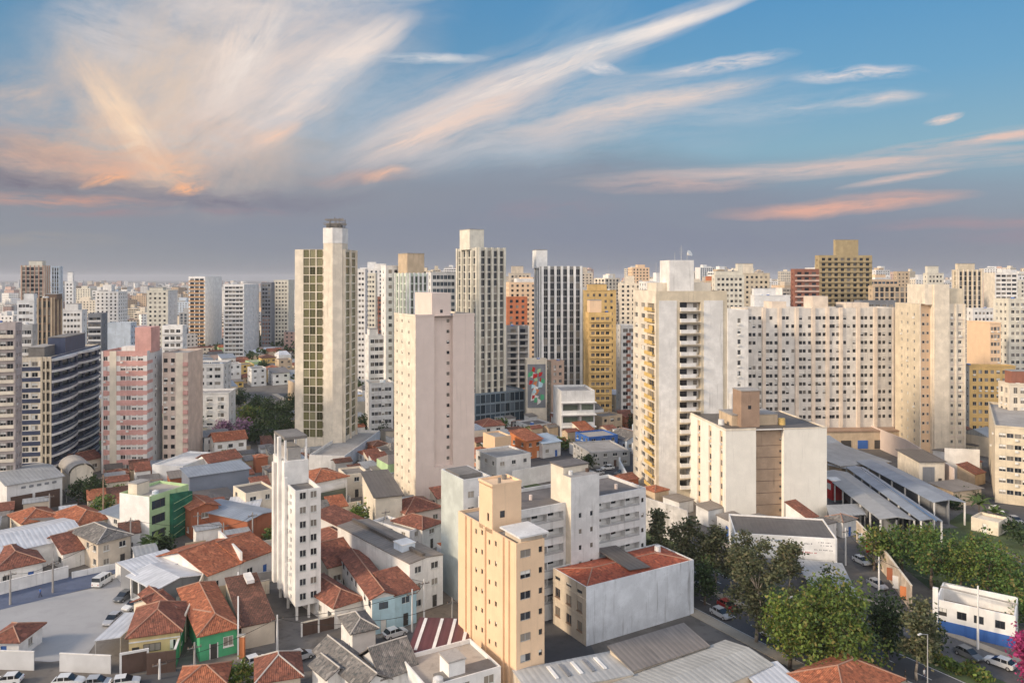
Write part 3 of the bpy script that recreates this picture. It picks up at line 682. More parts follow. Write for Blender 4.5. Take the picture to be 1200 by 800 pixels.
def stair(m):
    b.wall_face(m, 'F', 0, hz(553,139), GREYW, at([t0+(t1-t0)*.32, t0+(t1-t0)*.72], .6, [z+.3 for z in fz], .85, .9, .15, 'M', GLD), u0=t0, u1=t1, w=1.6)
    zz = hz(553,139)
    m.poly([(t0,-1.6,0),(t0,-1.6,zz),(t0,1.2,zz),(t0,1.2,0)], CREAM); m.poly([(t1,-1.6,0),(t1,1.2,0),(t1,1.2,zz),(t1,-1.6,zz)], GREYW); m.poly([(t0,-1.6,zz),(t1,-1.6,zz),(t1,1.2,zz),(t0,1.2,zz)], CONC)  # sunlit left side painted cream, shaded front and right painted grey-white
b.part('stair_tower', stair)
def lift(m):
    m.box(t0+.3, t1-.4, 1.2, 5.2, H-.6, zt, CREAM); m.box(t0+.15, t1-.25, 1.05, 5.35, zt, zt+.25, BITU)
b.part('lift_house', lift)
b.part('water_tank', lambda m: m.tube((t0+1.2,.2,hz(553,139)),(t0+1.2,.2,hz(553,139)+.7),.4,.4,GREYW)); b.part('water_tank', lambda m: m.tube((t1-1.2,.4,hz(553,139)),(t1-1.2,.4,hz(553,139)+.6),.35,.35,DARKB))
for x,y in ((3,6),(5.5,6.4),(8,6.2),(21,6),(26,4)): b.part('vent_pipe', lambda m: m.tube((x,y,H-.6),(x,y,H+.3),.3,.3,PINKISH))
OCC.append((517,757,146,575))
# its taller grey end
o, W, D = fit(140, 31, 517, 543, 575)
b = Bld('apartment_block', 'plain grey-green block end with one window, behind the slim peach block', 'apartment block', o, 31, W, D, lm='the plain grey-green block')
H = hz(562, 140)
b.walls(GREYW, H, {'F': at([b.u_at('F', 552)], 1.3, [H-4.4-2.9*k for k in range(6)], 1.2, .9, .15)}, parapet=.9, mats={'L': PALEGREEN}); b.place_windows()
b.part('roof_sheets', lambda m: m.box(.6,W-.6,D*.3,D-.6,H-.7,H+.15,CONCD))

# 3. white hall with the red roof
a = G(687,687.5,9.65); bb = G(813,655.5,9.65)
e = bb-a; Wd = e.length; rz = math.degrees(atan2(e.y, e.x)); o = a
b = Bld('hall', 'stained white windowless hall with red tile roof and a grey sheet across it', 'hall', o, rz, Wd, 11.0, lm='the red-roofed white hall')
b.D = b.u_at('L', 648); Dh = b.D; H = 9.65
ops = {'L': []}
for k, px in enumerate((653.5, 666.5, 679)):
    u = b.u_at('L', px)
    ops['L'] += [(u-.75,u+.75,8.0,8.55,.15,'W',('plain',FRD,GLD)), (u-.75,u+.75,5.0,6.6,.18,'W',('sill',BROWNP,GL)), (u-.75,u+.75,1.8,3.4,.18,'W',('sill',BROWNP,GL))]
mb = MB()
for f in 'FLRK': b.wall_face(mb, f, 0, H, WHITE_D if f != 'L' else BEIGE, ops.get(f, []))  # warm sunlit left and bluish shaded sides are put into the wall paints
for (x0,x1,y0,y1) in ((0,Wd,0,.2),(0,Wd,Dh-.2,Dh),(0,.2,.2,Dh-.2),(Wd-.2,Wd,.2,Dh-.2)): mb.poly([(x0,y0,H),(x1,y0,H),(x1,y1,H),(x0,y1,H)], WHITE)
mb.build('wall', b.root); b.H = H; b.place_windows()
rb = MB(); roof_mesh(rb, 'hip', .22, Wd-.22, .22, Dh-.22, H-.18, .17, RED_T, RIDGE); rb.build('roof', b.root, uv=True)
rm = MB(); xs = Wd*.42
rm.hexa([(xs,1.2,H+.35),(xs+4.2,.6,H+.30),(xs+4.2,Dh+.4,H+.9),(xs,Dh+.8,H+.95),(xs,1.2,H+.45),(xs+4.2,.6,H+.40),(xs+4.2,Dh+.4,H+1.25),(xs,Dh+.8,H+1.3)], FIB_D); rm.build('sheet_cover', b.root, uv=True)
b.part('string_course', lambda m: [b.fbox(m, 'L', 0, Dh, 0, .08, z, z+.16, BEIGE) for z in (4.3, 7.4)])
b.part('water_tank', lambda m: m.tube((Wd*.86,Dh*.6,H+.3),(Wd*.86,Dh*.6,H+1.3),.6,.55,GREYW,10))
OCC.append((648,813,125,640))

# 4. slim white tower on stilts
o, W, D = fit(134, 31, 320, 346, 376)
b = Bld('apartment_tower', 'slim white tower on stilts with two windows per floor, among rust roofs', 'tower', o, 31, W, D, RT, lm='the slim white stilt tower')
H = hz(575, 134); n = 8; fh = (H-2.6)/8; fz = [2.6+fh*k-.1 for k in range(8)]
ops = {'F': at([W*.30, W*.72], 1.15, fz, 1.2, .95, .2, 'W', ('sill', FRW, GLD)), 'L': []}
for px, dz in ((341,-.6), (337,.4)): ops['L'] += at([b.u_at('L', px)], .9, [z+dz for z in fz], .9, 1, .18, 'W', ('plain', FRW, GL))
d1 = b.u_at('L', 333)
b.walls(WHITE, H, ops, z0=2.5, parapet=.8, roof=CONCD)
b.place_windows()
zr = hz(539, 142)
def rear(m):
    for i, (y0, y1, w) in enumerate(((d1, D, .0), )):
        m.box(.02, W-.02, y0, y1, H-.8, zr, WHITE)
    for px, z1, wd in ((329, hz(512,142), 1.0), (323, hz(545,143), 1.4), (336.5, hz(560,138), .8)):
        u = b.u_at('L', px); b.fbox(m, 'L', u-wd/2, u+wd/2, -.0, .55, 2.5, z1, WHITE)
b.part('rear_shaft', rear)
def frame(m):
    z0, z1 = zr, hz(512,142)+.2
    for x in (.3, W-.4):
        for y in (d1+.4, D-.5): m.box(x-.18,x+.18,y-.18,y+.18,z0,z1,WHITE)
    m.box(.1,W-.2,d1+.2,D-.3,z1-.5,z1,CONCD)
    m.box(.9,W-1.2,d1+1,D-1,z0+.0,z0+2.2,CONC)
b.part('water_tank', frame)
for x in (.4, W*.55, W-.4):
    for y in (.5, D*.4, D*.75): b.part('stilt', lambda m: m.box(x-.2,x+.2,y-.2,y+.2,0,2.55,WHITE))
b.part('stair_core', lambda m: m.box(1.2,W-1.2,D*.5,D-1,0,2.5,GREYP))
gm = MB()
for x in (-.6, W*.5, W+.9, W+1.8): gm.box(x-.12,x+.12,-6.3,-6.05,0,2.4,WHITE)
gm.box(-.6,W+1.8,-6.25,-6.1,2.2,2.4,CREAM)
fw = empty('street_gate', (0,0,0), 0, 'cream framed brown gates in front of the slim stilt tower', 'gate'); fw.location = (b.o.x, b.o.y, 0); fw.rotation_euler = (0,0,b.rz)
gm.build('frame', fw); g2 = MB(); g2.box(-.45,W*.5-.15,-6.2,-6.15,.05,2.1,DARKB); g2.build('gate_leaf', fw); g2 = MB(); g2.box(W*.5+.15,W+.75,-6.2,-6.15,.05,2.1,DARKB); g2.build('gate_leaf', fw)
OCC.append((320,376,134,540))

# 5. blank pinkish tower
o, W, D = fit(205, 31, 462, 487, 556)
b = Bld('apartment_tower', 'tall blank pinkish tower with one recessed strip and a central lift block', 'tower', o, 31, W, D, RT, lm='the blank pinkish tower')
H = hz(371, 205); fh = 2.9; nf = int(H/fh); fz = [H-2.9-fh*k for k in range(nf)]
r0, r1 = b.u_at('F', 509), b.u_at('F', 531)
ops = {'F': [(r0, r1, 8.5, H, 1.5, 'B', PINKISH)], 'L': at([D*.3, D*.62, D*.86], .7, fz, .8, 1.0, .18, 'W', ('plain', FRD, GL))}
mb = MB()
for f in 'FLRK': b.wall_face(mb, f, 0, H, PINKISH if f == 'F' else CREAM, ops.get(f, []))
b.wall_o = mb.build('wall', b.root); b.H = H
for z in fz: 
    if z > 8.5: b.wins.append(('F', r1-1.25, r1-.45, z+1.0, z+1.85, -1.47, ('plain', FRD, GL)))
b.part('roof', lambda m: m.poly([(0,0,H-.01),(W,0,H-.01),(W,D,H-.01),(0,D,H-.01)], CONC))
b.place_windows(120)
zl = hz(343, 212)
b.part('lift_house', lambda m: m.box(r0, r1+.0, 1.5, D-2, H-.3, zl, PINKISH)); b.part('lift_window', lambda m: m.box((r0+r1)/2-.4,(r0+r1)/2+.4,1.47,1.6,zl-5.5,zl-4.6,GLD))
b.part('parapet', lambda m: [m.box(-.1,r0,-.1,.2,H,H+.5,PINKISH), m.box(-.1,.2,.2,D,H,H+.5,CREAM)]); b.part('parapet', lambda m: [m.box(r1,W+.1,-.1,.2,H,H+.5,PINKISH), m.box(W-.2,W+.1,.2,D,H,H+.5,CREAM)])
OCC.append((462,556,205,371))

GLO = glass('olive_glass', (.085,.08,.038), (.26,.24,.14), .4); OLF = simple('olive_frame', (.25,.24,.13), .5)
# 6. very tall olive-windowed tower with the pale shaft
o, W, D = fit(263, -6, 345.5, 403, 418, 'R')
b = Bld('apartment_tower', 'tallest tower, olive glass bands beside a pale windowless shaft topped by a lattice crown', 'tower', o, -6, W, D, RT, lm='the tall olive tower')
H = hz(292, 263); nf = 22; fh = (H-5)/nf; fz = [5+fh*k for k in range(nf)]
uf = lambda px: b.u_at('F', px)
ops = {'F': [], 'R': []}
for z in fz:
    for pa, pb in ((355.5,362.3),(362.9,369.7),(371,378)):
        ops['F'].append((uf(pa), uf(pb), z+.12, z+fh-.12, .2, 'W', ('plain', OLF, GLO)))
    for q in (.25,.7): ops['R'].append((D*q-D*.2, D*q+D*.2, z+.2, z+fh-.2, .25, 'W', ('plain', OLF, GLO)))
ops['F'] += [(uf(378)+.02, uf(378)+.7, z+.6, z+fh-.6, .6, 'M', GLD) for z in fz]
b.walls(CREAM, H, ops, parapet=.8, roof=CONC); b.place_windows()
s0, s1 = uf(379.5), uf(403)-.0; sm = uf(392); zs = hz(267, 262)
def shaft(m): m.prism([(s0,0.05),(s0+.15,-.9),(sm,-2.0),(s1-.35,-.7),(s1-.3,5),(s0,5)], 0, zs, CREAM)
b.part('shaft', shaft)
b.part('shaft_band', lambda m: m.prism([(s0-.1,0.0),(s0+.05,-1.0),(sm,-2.12),(s1-.27,-.8),(s1-.2,5.1),(s0-.1,5.1)], zs-5.2, zs, WHITE))
def crown(m):
    r = random.Random(3)
    for k in range(16):
        x, y = r.uniform(s0+.5,s1), r.uniform(-2,4); m.tube((x,y,zs),(x+r.uniform(-.3,.3),y,zs+r.uniform(2.2,4)),.14,.08,CONCD,5)
    for k in range(9):
        z = zs+r.uniform(.8,3.0); m.box(s0+.4,s1,-1.8+k*.65,-1.65+k*.65,z,z+.22,CONCD)
    m.box(s0+1,s1-1.5,-.5,3.5,zs,zs+1.6,CONCD)
b.part('lattice_crown', crown)
b.part('side_fin', lambda m: [b.fbox(m,'R',D*q-.25,D*q+.25,0,.5,0,H,CREAM) for q in (.03,.48,.95)])
OCC.append((345,418,263,292))
pd = Bld('podium', 'white walled podium deck around the foot of the tallest tower', 'podium', G(362,550), -6, 11.5, 40.0)
pd.walls(WHITE, 4.6, {}, parapet=1.0, roof=CONC, mats={'R': LBLUE})

# 7. white tower with beige borders and stacked balconies
o, W, D = fit(208, 8, 742, 768.5, 852)
b = Bld('apartment_tower', 'tall white tower with beige borders, stacked balconies up its middle and a white tank box', 'tower', o, 8, W, D, RT, lm='the balcony tower with beige borders')
H = hz(341, 208); fh = 3.02; nf = 18; fz = [H-2.6-fh*(k+1) for k in range(18)]; fz = [z for z in fz if z > 0]
uf = lambda px: b.u_at('F', px)
c0, c1 = uf(796.5), uf(821)
ops = {'F': [(c0, c1, z+.25, z+fh-.45, 1.6, 'B', WHITE) for z in fz], 'L': []}
for z in fz:
    ops['L'] += [(D*.06, D*.34, z+.5, z+2.2, .5, 'W', ('plain', YELLOW, GL)), (D*.45, D*.62, z+.8, z+2.1, .3, 'W', ('plain', FRW, GL)), (D*.78, D*.92, z+.8, z+2.1, .3, 'W', ('plain', FRW, GL))]
b.walls(OLIVE if False else SAND, H, ops, parapet=.9, roof=CONC, mats={'L': CREAM, 'F': SAND})
b.part('white_panel', lambda m: [b.fbox(m,'F',uf(772),c0-.9,0,.12,0,H-2.6,WHITE), b.fbox(m,'F',c1+.9,uf(847),0,.12,0,H-2.6,WHITE)])
for z in fz:
    m = MB(); b.fbox(m,'F',c0+.05,c1-.05,-.3,.75,z+.05,z+.25,CREAM); b.fbox(m,'F',c0+.05,c1-1.6,.6,.75,z+.25,z+1.15,WHITE); b.fbox(m,'F',c0+.05,c0+.2,0,.6,z+.25,z+1.15,WHITE); m.build('balcony', b.root)
    b.wins.append(('F', c0+.5, c0+2.6, z+.3, z+2.4, -1.57, ('plain', FRD, GLD))); b.wins.append(('F', c1-1.5, c1-.5, z+1.0, z+2.2, -1.57, ('plain', FRD, GLD)))
for z in fz:
    m = MB(); b.fbox(m,'L',D*.04,D*.36,.0,.9,z+.1,z+.28,YELLOW); b.fbox(m,'L',D*.04,D*.36,.75,.9,z+.28,z+1.1,YELLOW); m.build('side_balcony', b.root)
b.place_windows(130)
zt = hz(305, 214)
b.block('tank_house', uf(789), uf(818), 3, 11, H-.9, zt, WHITE); b.block('lift_house', uf(776), uf(842), 5, 13, H-.9, H+2.2, CREAM)
def mast(m):
    x = uf(806); m.tube((x,5,zt),(x,5,zt+4.2),.09,.04,STEEL,6); m.tube((x-1.5,6,zt),(x-1.5,6,zt+2.2),.07,.04,STEEL,6)
    for k in range(4): m.box(x-.7,x+.7,4.97,5.03,zt+1.8+k*.5,zt+1.85+k*.5,STEEL)
b.part('antenna_mast', mast)
def dish(m):
    x = uf(812); c = Vector((x,4.2,zt+1.5)); m.tube((x,4.4,zt),(x,4.3,zt+1.3),.06,.06,STEEL,6); m.tube(c,c+Vector((.5,-.7,.5)),.15,.95,FRW,14)
b.part('satellite_dish', dish)
OCC.append((742,852,208,341))

TANB = plaster('tan_brown_paint', (.40,.29,.205)); CRW = plaster('creamy_white_paint', (.80,.76,.68), .3, .85, .3, .06)
# 8. cream slab block with brown centre, sign shop before it
o, W, D = fit(186, 8, 808, 850.5, 969)
b = Bld('apartment_block', 'broad cream block with blank front, brown recessed centre and brown lift house', 'apartment block', o, 8, W, D, lm='the broad cream block')
H = hz(505, 186); uf = lambda px: b.u_at('F', px); fh = 2.9; fz = [H-1.2-fh*(k+1) for k in range(7)]
r0, r1 = uf(886), uf(918.5)
ops = {'F': [(r0, r1, 0.05, H, 1.2, 'B', TANB)], 'L': []}
strips = [(b.u_at('L', p-1.6), b.u_at('L', p+1.6)) for p in (845, 832, 819)]
for u1, u0 in strips:
    ops['L'].append((u0, u1, .05, H-.5, .35, 'B', PEACH))
mb = MB()
for f in 'FLRK': b.wall_face(mb, f, 0, H, CRW, ops.get(f, []))
mb.build('wall', b.root); b.H = H
for u1, u0 in strips:
    for z in fz: b.wins.append(('L', u0+.25, u1-.25, z+.9, z+2.2, -.33, ('plain', FRD, GLD)))
for k in range(7): b.wins.append(('F', r1-.55, r1-.1, fz[k]+1.2, fz[k]+1.75, -1.17, ('plain', FRD, GLD)))
b.part('roof', lambda m: m.poly([(.0,.0,H-.02),(W,.0,H-.02),(W,D,H-.02),(0,D,H-.02)], FIB_D))
b.part('parapet', lambda m: [m.box(-.06,r0,-.06,.25,H,H+.5,CREAM), m.box(-.06,.25,.25,D,H,H+.5,CREAM)]); b.part('parapet', lambda m: [m.box(r1,W+.06,-.06,.25,H,H+.3,CREAM), m.box(W-.2,W+.06,.25,D,H,H+.3,CREAM)])
b.part('recess_joint', lambda m: [b.fbox(m,'F',r0+.02,r1-.02,-1.19,-1.15,z,z+.08,DARKB) for z in fz])
zl = hz(456, 194)
b.block('lift_house', uf(877), uf(899), 4, 9, H-.3, zl, BROWNP, CONC); b.block('plant_room', uf(870), uf(925), 6, 14, H-.3, H+2.6, TAN, CONC)
b.part('lift_window', lambda m: m.box(uf(887)-.4,uf(887)+.4,3.96,4.1,zl-4.5,zl-3.6,GLD))
b.part('roof_tank', lambda m: m.tube((uf(930),6,H),(uf(930),6,H+1.6),.9,.85,YELLOW,12)); b.part('roof_tank', lambda m: m.tube((uf(861),8,H),(uf(861),8,H+1.3),.8,.75,GREYW,12))
b.place_windows()
OCC.append((808,970,186,498))

IVORY = plaster('cream_pilaster_paint', (.74,.63,.52)); IVW = plaster('cool_ivory_paint', (.68,.64,.585)); CRW = plaster('creamy_white_paint', (.78,.73,.64), .3, .85, .3, .06)
# 9. the wide hotel-like slab
o, W, D = fit(272, 3, 868, 872, 1052)
D = 14
b = Bld('apartment_block', 'very wide grey-white slab with cream pilasters and rows of small dark windows', 'apartment block', o, 3, W, D, lm='the wide pilaster slab')
H = hz(361, 272); uf = lambda px: b.u_at('F', px); fh = 2.93; nf = 13; fz = [H-2.1-fh*(k+1) for k in range(nf)]
pil = [874, 895, 913.5, 933.5, 953, 969.5, 985, 1005.5, 1025.5, 1048]; cols = []
for a, c in zip(pil[:-1], pil[1:]):
    cols += [uf(a+(c-a)*.24), uf(a+(c-a)*.46), uf(a+(c-a)*.78)]
ops = {'F': at(cols, 1.1, fz, 1.2, .9, .2, 'W', ('plain', FRD, GLD))}
rr = random.Random(5); ops['F'] = [q for q in ops['F'] if rr.random() < .86]
b.walls(IVW, H, ops, parapet=.8, roof=CONC, mats={'L': CREAM})
for p in pil: b.part('pilaster', lambda m: b.fbox(m,'F',uf(p)-.6,uf(p)+.6,0,.45,6.2,H+.25,IVORY))
b.part('podium', lambda m: (b.fbox(m,'F',-1,W+.2,.0,6,0,6.2,TAN), b.fbox(m,'F',-1.2,W+.4,-.0,6.3,6.2,6.6,BROWNP)))
for k in range(9): x = 4+k*(W-8)/8; b.part('shopfront', lambda m: b.fbox(m,'F',x-1.8,x+1.8,6.02,6.15,.3,3.2,FRD if k % 3 else BLUEP))
b.place_windows(100)
for p0, p1, yt, m_ in ((953,971,347,IVORY),(992,1019,361,IVORY),(905,922,353,IVORY)): b.block('stair_head', uf(p0), uf(p1), .4, 8, H-.8, hz(yt,276)+(2 if yt == 361 else 0), m_)
OCC.append((870,1052,272,361))
# white annex at its left
o, W, D = fit(262, 3, 851, 853, 877); b = Bld('apartment_block', 'narrow white annex with one window column, left of the wide pilaster slab', 'apartment block', o, 3, W, 12)
H = hz(363,262); b.walls(WHITE, H, {'F': at([W*.55], 1.1, [H-5-3.6*k for k in range(12)], 1.6, .5, .2)}, parapet=.6, roof=CONC); b.place_windows()
b.part('lower_wing', lambda m: m.box(.5,W-.5,-2.5,-.0,0,H*.42,GREYW))

# 10. cream stepped tower right
o, W, D = fit(255, 0, 1049, 1078, 1131)
b = Bld('apartment_tower', 'tall cream tower in stepped bays with a blank centre panel, right of the wide slab', 'tower', o, 0, W, D, RT, lm='the stepped cream tower')
H = hz(356, 255); uf = lambda px: b.u_at('F', px); fh = 3.0; fz = [H-2.2-fh*(k+1) for k in range(15)]; fz = [z for z in fz if z > 0]
ops = {'L': at([D*.22, D*.48, D*.72], .95, fz, 1.1, .95, .2, 'W', ('plain', FRW, GL)), 'F': [(uf(1079.2), uf(1092.5), .05, H, 1.4, 'B', PEACH)] + at([uf(1115), uf(1125)], 1.1, fz, 1.1, .95, .2, 'W', ('plain', FRW, GL))}
mb = MB()
for f in 'FLRK': b.wall_face(mb, f, 0, H, SAND if f != 'F' else CREAM, ops.get(f, []))
mb.build('wall', b.root); b.H = H
for z in fz: b.wins.append(('F', uf(1083), uf(1086), z+1, z+1.9, -1.37, ('plain', FRW, GL))); b.wins.append(('F', uf(1088.3), uf(1091), z+1, z+1.9, -1.37, ('plain', FRW, GL)))
b.part('roof', lambda m: m.poly([(0,0,H-.02),(W,0,H-.02),(W,D,H-.02),(0,D,H-.02)], CONC))
b.part('centre_panel', lambda m: b.fbox(m,'F',uf(1093.5),uf(1111),0,.8,0,hz(333,253),CREAM)); b.part('lift_house', lambda m: m.box(uf(1084),uf(1111),.02,D*.7,H-.3,hz(333,256),CREAM)); b.part('right_crown', lambda m: m.box(uf(1113),uf(1130),.5,D*.7,H-.3,hz(338,256),SAND))
b.part('right_pilaster', lambda m: [b.fbox(m,'F',uf(p)-.25,uf(p)+.25,0,.3,0,H,CREAM) for p in (1112.5,1120,1130.3)]); b.part('floor_band', lambda m: [b.fbox(m,'F',uf(1113),uf(1130),0,.15,z,z+.2,PINKISH) for z in fz])
b.place_windows(130)
OCC.append((1049,1131,255,345))

# 11. salmon striped tower left, with a duller rear wing
o, W, D = fit(236, 4, 119, 172.5, 190, 'R')
b = Bld('apartment_tower', 'salmon and white striped tower with rows of white windows and a pink roof block', 'tower', o, 4, W, D, RT, lm='the salmon striped tower')
H = hz(411, 236); fh = 3.02; nf = 12; fz = [H-1.0-fh*(k+1) for k in range(nf)]; uf = lambda px: b.u_at('F', px)
ops = {'F': [], 'R': []}
for z in fz:
    for p, ww in ((123.5,1.3),(144,1.5),(150.5,1.4),(157,1.4),(164.5,1.6)): u = uf(p); ops['F'].append((u-ww/2,u+ww/2,z+1.05,z+2.35,.15,'W',('blind' if (int(p)+int(z)) % 3 else 'plain',FRW,glass('pale_window_glass',(.06,.06,.06),(.5,.48,.46),.5))))
    ops['R'] += at([D*.55], 1.1, [z], 1.2, 1.0, .15)
b.walls(PINK, H, ops, parapet=.7, roof=CONC, mats={'R': GREYW})
b.part('white_band', lambda m: [b.fbox(m,'F',.0,uf(130),0,.05,z+.95,z+2.45,WHITE) for z in ()] + [b.fbox(m,'F',uf(128.8),uf(136.5),0,.25,0,H,CREAM), b.fbox(m,'F',-.02,.5,0,.1,0,H,WHITE)])
for z in fz:
    us = [0] + sorted(x for q in ops['F'] if abs(q[2]-z-1.05) < .01 for x in q[:2]) + [W]
    for k in range(0, len(us), 2):
        if us[k+1]-us[k] > .1: wb = MB(); b.fbox(wb,'F',us[k]+.01,us[k+1]-.01,0,.04,z+.85,z+2.55,WHITE); wb.build('window_band', b.root)
b.part('corner_stripe', lambda m: [b.fbox(m,'R',.0,D*.35,0,.06,z-.0,z+1.0,PINK) for z in fz])
b.place_windows()
b.block('roof_block', uf(155), uf(174), 2, 9, H-.7, hz(383,240), PINK); b.block('plant_room', uf(134), uf(156), 5, 10, H-.7, H+.9, WHITE)
OCC.append((119,221,236,395))
o2, W2, D2 = fit(243, 4, 190.5, 220.5, 222, 'R')
b2 = Bld('apartment_tower', 'brownish cream tower wing with dark window column, joined behind the salmon striped tower', 'tower', o2, 4, W2, 14, RT)
H2 = hz(413,243); fz2 = [H2-1-fh*(k+1) for k in range(nf)]
b2.walls(plaster('pinkish_beige_paint', (.60,.49,.42)), H2, {'F': at([W2*.12, W2*.40], 1.2, fz2, 1.3, .9, .2, 'W', ('plain', FRD, GLD))}, parapet=.7, roof=CONC); b2.part('cream_strip', lambda m: b2.fbox(m,'F',W2*.52,W2*.8,0,.2,0,H2,CREAM)); [b2.part('pink_corner', lambda m: b2.fbox(m,'F',W2*.82,W2-.02,0,.7,z-.2,z+1.0,PINK)) for z in fz2]; b2.place_windows()

# 12. navy and white tower with wavy balconies
o, W, D = fit(221, 12, 22, 60, 116, 'R')
b = Bld('apartment_tower', 'navy and cream tower with wavy wrap-around balconies and dark roof rooms', 'tower', o, 12, W, D, RT, lm='the navy wavy-balcony tower')
H = hz(418, 221); fh = 3.05; nf = 12; fz = [H-.8-fh*(k+1) for k in range(nf)]; uf = lambda px: b.u_at('F', px)
ops = {'F': [], 'R': []}
f1 = uf(48)
for z in fz:
    ops['F'] += [(f1*.30-.8,f1*.30+.8,z+1.2,z+2.5,.15,'W',('plain',FRW,GLD)), (f1*.72-.8,f1*.72+.8,z+1.2,z+2.5,.15,'W',('plain',FRW,GLD)), (f1+.5,f1+1.9,z+.4,z+2.6,.3,'W',('plain',FRD,GLD)), (W-1.7,W-.3,z+.4,z+2.6,.3,'W',('plain',FRD,GLD))]
    for k in range(6): u = 1.5+(D-3)*(k+.5)/6; ops['R'].append((u-2.6,u+2.6,z+.35,z+2.6,.3,'W',('plain',FRD,GLB)))
b.walls(CREAM, H, ops, parapet=.5, roof=CONCD, mats={'F': CREAM, 'R': NAVY})
b.part('navy_band', lambda m: [b.fbox(m,'F',.02,f1,0,.06,z-.1,z+1.05,NAVY) for z in fz])
b.part('white_bay', lambda m: [b.fbox(m,'F',.02,f1,0,.05,z+1.05,z+1.18,WHITE) for z in fz] + [b.fbox(m,'F',x-.2,x+.2,0,.05,z+1.2,z+2.9,WHITE) for z in fz for x in (.25, f1*.51, f1-.2)])
for z in fz + [H-.6]:
    m = MB(); n = 24
    pr = [(W+.3+1.5*abs(sin(pi*2*k/n))**.7, D*k/n) for k in range(n+1)]
    m.prism([(W-.02,0)]+pr+[(W-.02,D)], z-.7, z+.02, WHITE)
    for k in range(n):
        (x0,y0),(x1,y1) = pr[k], pr[k+1]
        if z < H-1: m.hexa([(x0-.1,y0,z+.02),(x0,y0,z+.02),(x1,y1,z+.02),(x1-.1,y1,z+.02),(x0-.1,y0,z+.5),(x0,y0,z+.5),(x1,y1,z+.5),(x1-.1,y1,z+.5)], NAVY)
    m.build('wavy_balcony', b.root)
b.part('corner_grid', lambda m: [b.fbox(m,'F',x-.2,x+.2,0,.4,0,H,SAND) for x in (f1+.2, (f1+W)/2, W-.1)] + [b.fbox(m,'F',f1,W,0,.35,z-.15,z+.2,SAND) for z in fz])
b.place_windows()
b.block('roof_room', 1, W*.62, 4, 15, H-.5, H+2.4, CONCD, CONC); b.block('plant_room', W*.4, W*.97, 12, 30, H-.5, H+4.6, NAVY, CONCD)
OCC.append((22,116,221,415))
# ------------------------------------------------------------------ mid-distance towers
def tower(label, d, rz, xl, xc, xr, ytop, mat, F=(4, 1.3, 1.3), S=(3, 1.2, 1.2), side='L', style='grid', smat=None, fh=3.0, finmat=None, top=None, topmat=None, roof=CONC, gm=GL, group=RT, lm=None, limit=60, D=None, bandmat=None, z0=0.0, name='apartment_tower', cat='tower', ybase=None, corners=True, core=None):
    o, W, D2 = fit(d, rz, xl, xc, xr, side); D = D or min(max(D2, 5.0), 45.0)
    if D2 < 0: D = 14.0
    b = Bld(name, label, cat, o, rz, W, D, group, lm); H = hz(ytop, d); n = max(2, int((H-1.2)/fh)); fz = [H-1.0-fh*(k+1) for k in range(n)]; fz = [z for z in fz if z > .1]
    b.fz = fz; near = d < 345; kind = 'W' if near else 'M'; sf = side; ops = {'F': [], sf: []}
    ex = ('plain', FR, gm) if near else gm
    for f, (nc, ww, wh) in (('F', F), (sf, S)):
        if nc == 0: continue
        L = b.fw(f); mg = min(.8, L*.08)
        if style == 'bands': ops[f] = grid(mg, L-mg, nc, min(ww, (L-2*mg)/nc*.92), fz, wh, .55, .5, kind, ex)
        elif style == 'strips': ops[f] = grid(mg, L-mg, nc, min(ww, (L-2*mg)/nc*.8), fz, fh-.5, .25, .35, kind, ex)
        else: ops[f] = grid(mg, L-mg, nc, min(ww, (L-2*mg)/nc*.9), fz, wh, .9, .18, kind, ex)
    b.walls(mat, H, ops, parapet=.7, roof=roof, mats={'F': core, sf: core} if core else {sf: smat} if smat else None)
    if style == 'strips':
        fm = finmat or mat; fw_ = .5 if core else .3
        for f, (nc, ww, wh) in (('F', F), (sf, S)):
            if not nc: continue
            L = b.fw(f); mg = min(.8, L*.08)
            for i in range(nc+1):
                u = mg+(L-2*mg)*i/nc; b.part('fin', lambda m: b.fbox(m, f, max(.02,u-fw_), min(L-.02,u+fw_), 0, .5, 0, H+.15, fm))
    if style == 'bands' and bandmat:
        for z in fz:
            m = MB()
            b.fbox(m, 'F', .2, W-.2, 0, .55, z-.05, z+.1, bandmat); b.fbox(m, 'F', .2, W-.2, .43, .55, z+.1, z+.85, bandmat); m.build('balcony', b.root)
    if corners and style == 'grid':
        b.part('cornice', lambda m: (m.box(-.12,W+.12,-.12,.0-.002,H-.35,H+.06,mat), m.box(-.12,-.002,0,D,H-.35,H+.06,mat), m.box(W+.002,W+.12,0,D,H-.35,H+.06,mat)))
    b.place_windows(limit)
    for tp in (top or []):
        p0, p1, yt = tp[:3]; u0, u1 = b.u_at('F', p0), b.u_at('F', p1); y0 = tp[3] if len(tp) > 3 else 2.0; dd = min(D-y0-.3, 9.0); dd = max(dd, 2.5)
        b.block('lift_house', u0, u1, y0, y0+dd, H-.7, hz(yt, d+y0), topmat or mat, CONC)
    r = random.Random(int(xl*7+d))
    if d < 420: roof_clutter(b, 2, H-.7, int(xl*3+d))
    OCC.append((xl, xr, d, ytop)); return b
CREAM2 = plaster('ivory_paint', (.70,.66,.56)); SALMONL = plaster('light_salmon_paint', (.64,.46,.38)); GREENW = plaster('pale_green_paint', (.58,.66,.56)); OLIVE2 = plaster('ochre_olive_paint', (.42,.33,.19)); REDBR = plaster('red_brown_paint', (.30,.13,.09)); ORB = plaster('orange_brick', (.55,.19,.09)); GOLD = plaster('golden_yellow_paint', (.68,.46,.19)); WHITE2 = plaster('bright_white_paint', (.80,.79,.77), .12, .8, .2); MAUVE = plaster('greyish_mauve_paint', (.46,.40,.38)); SLATE = plaster('slate_grey_paint', (.22,.23,.25))

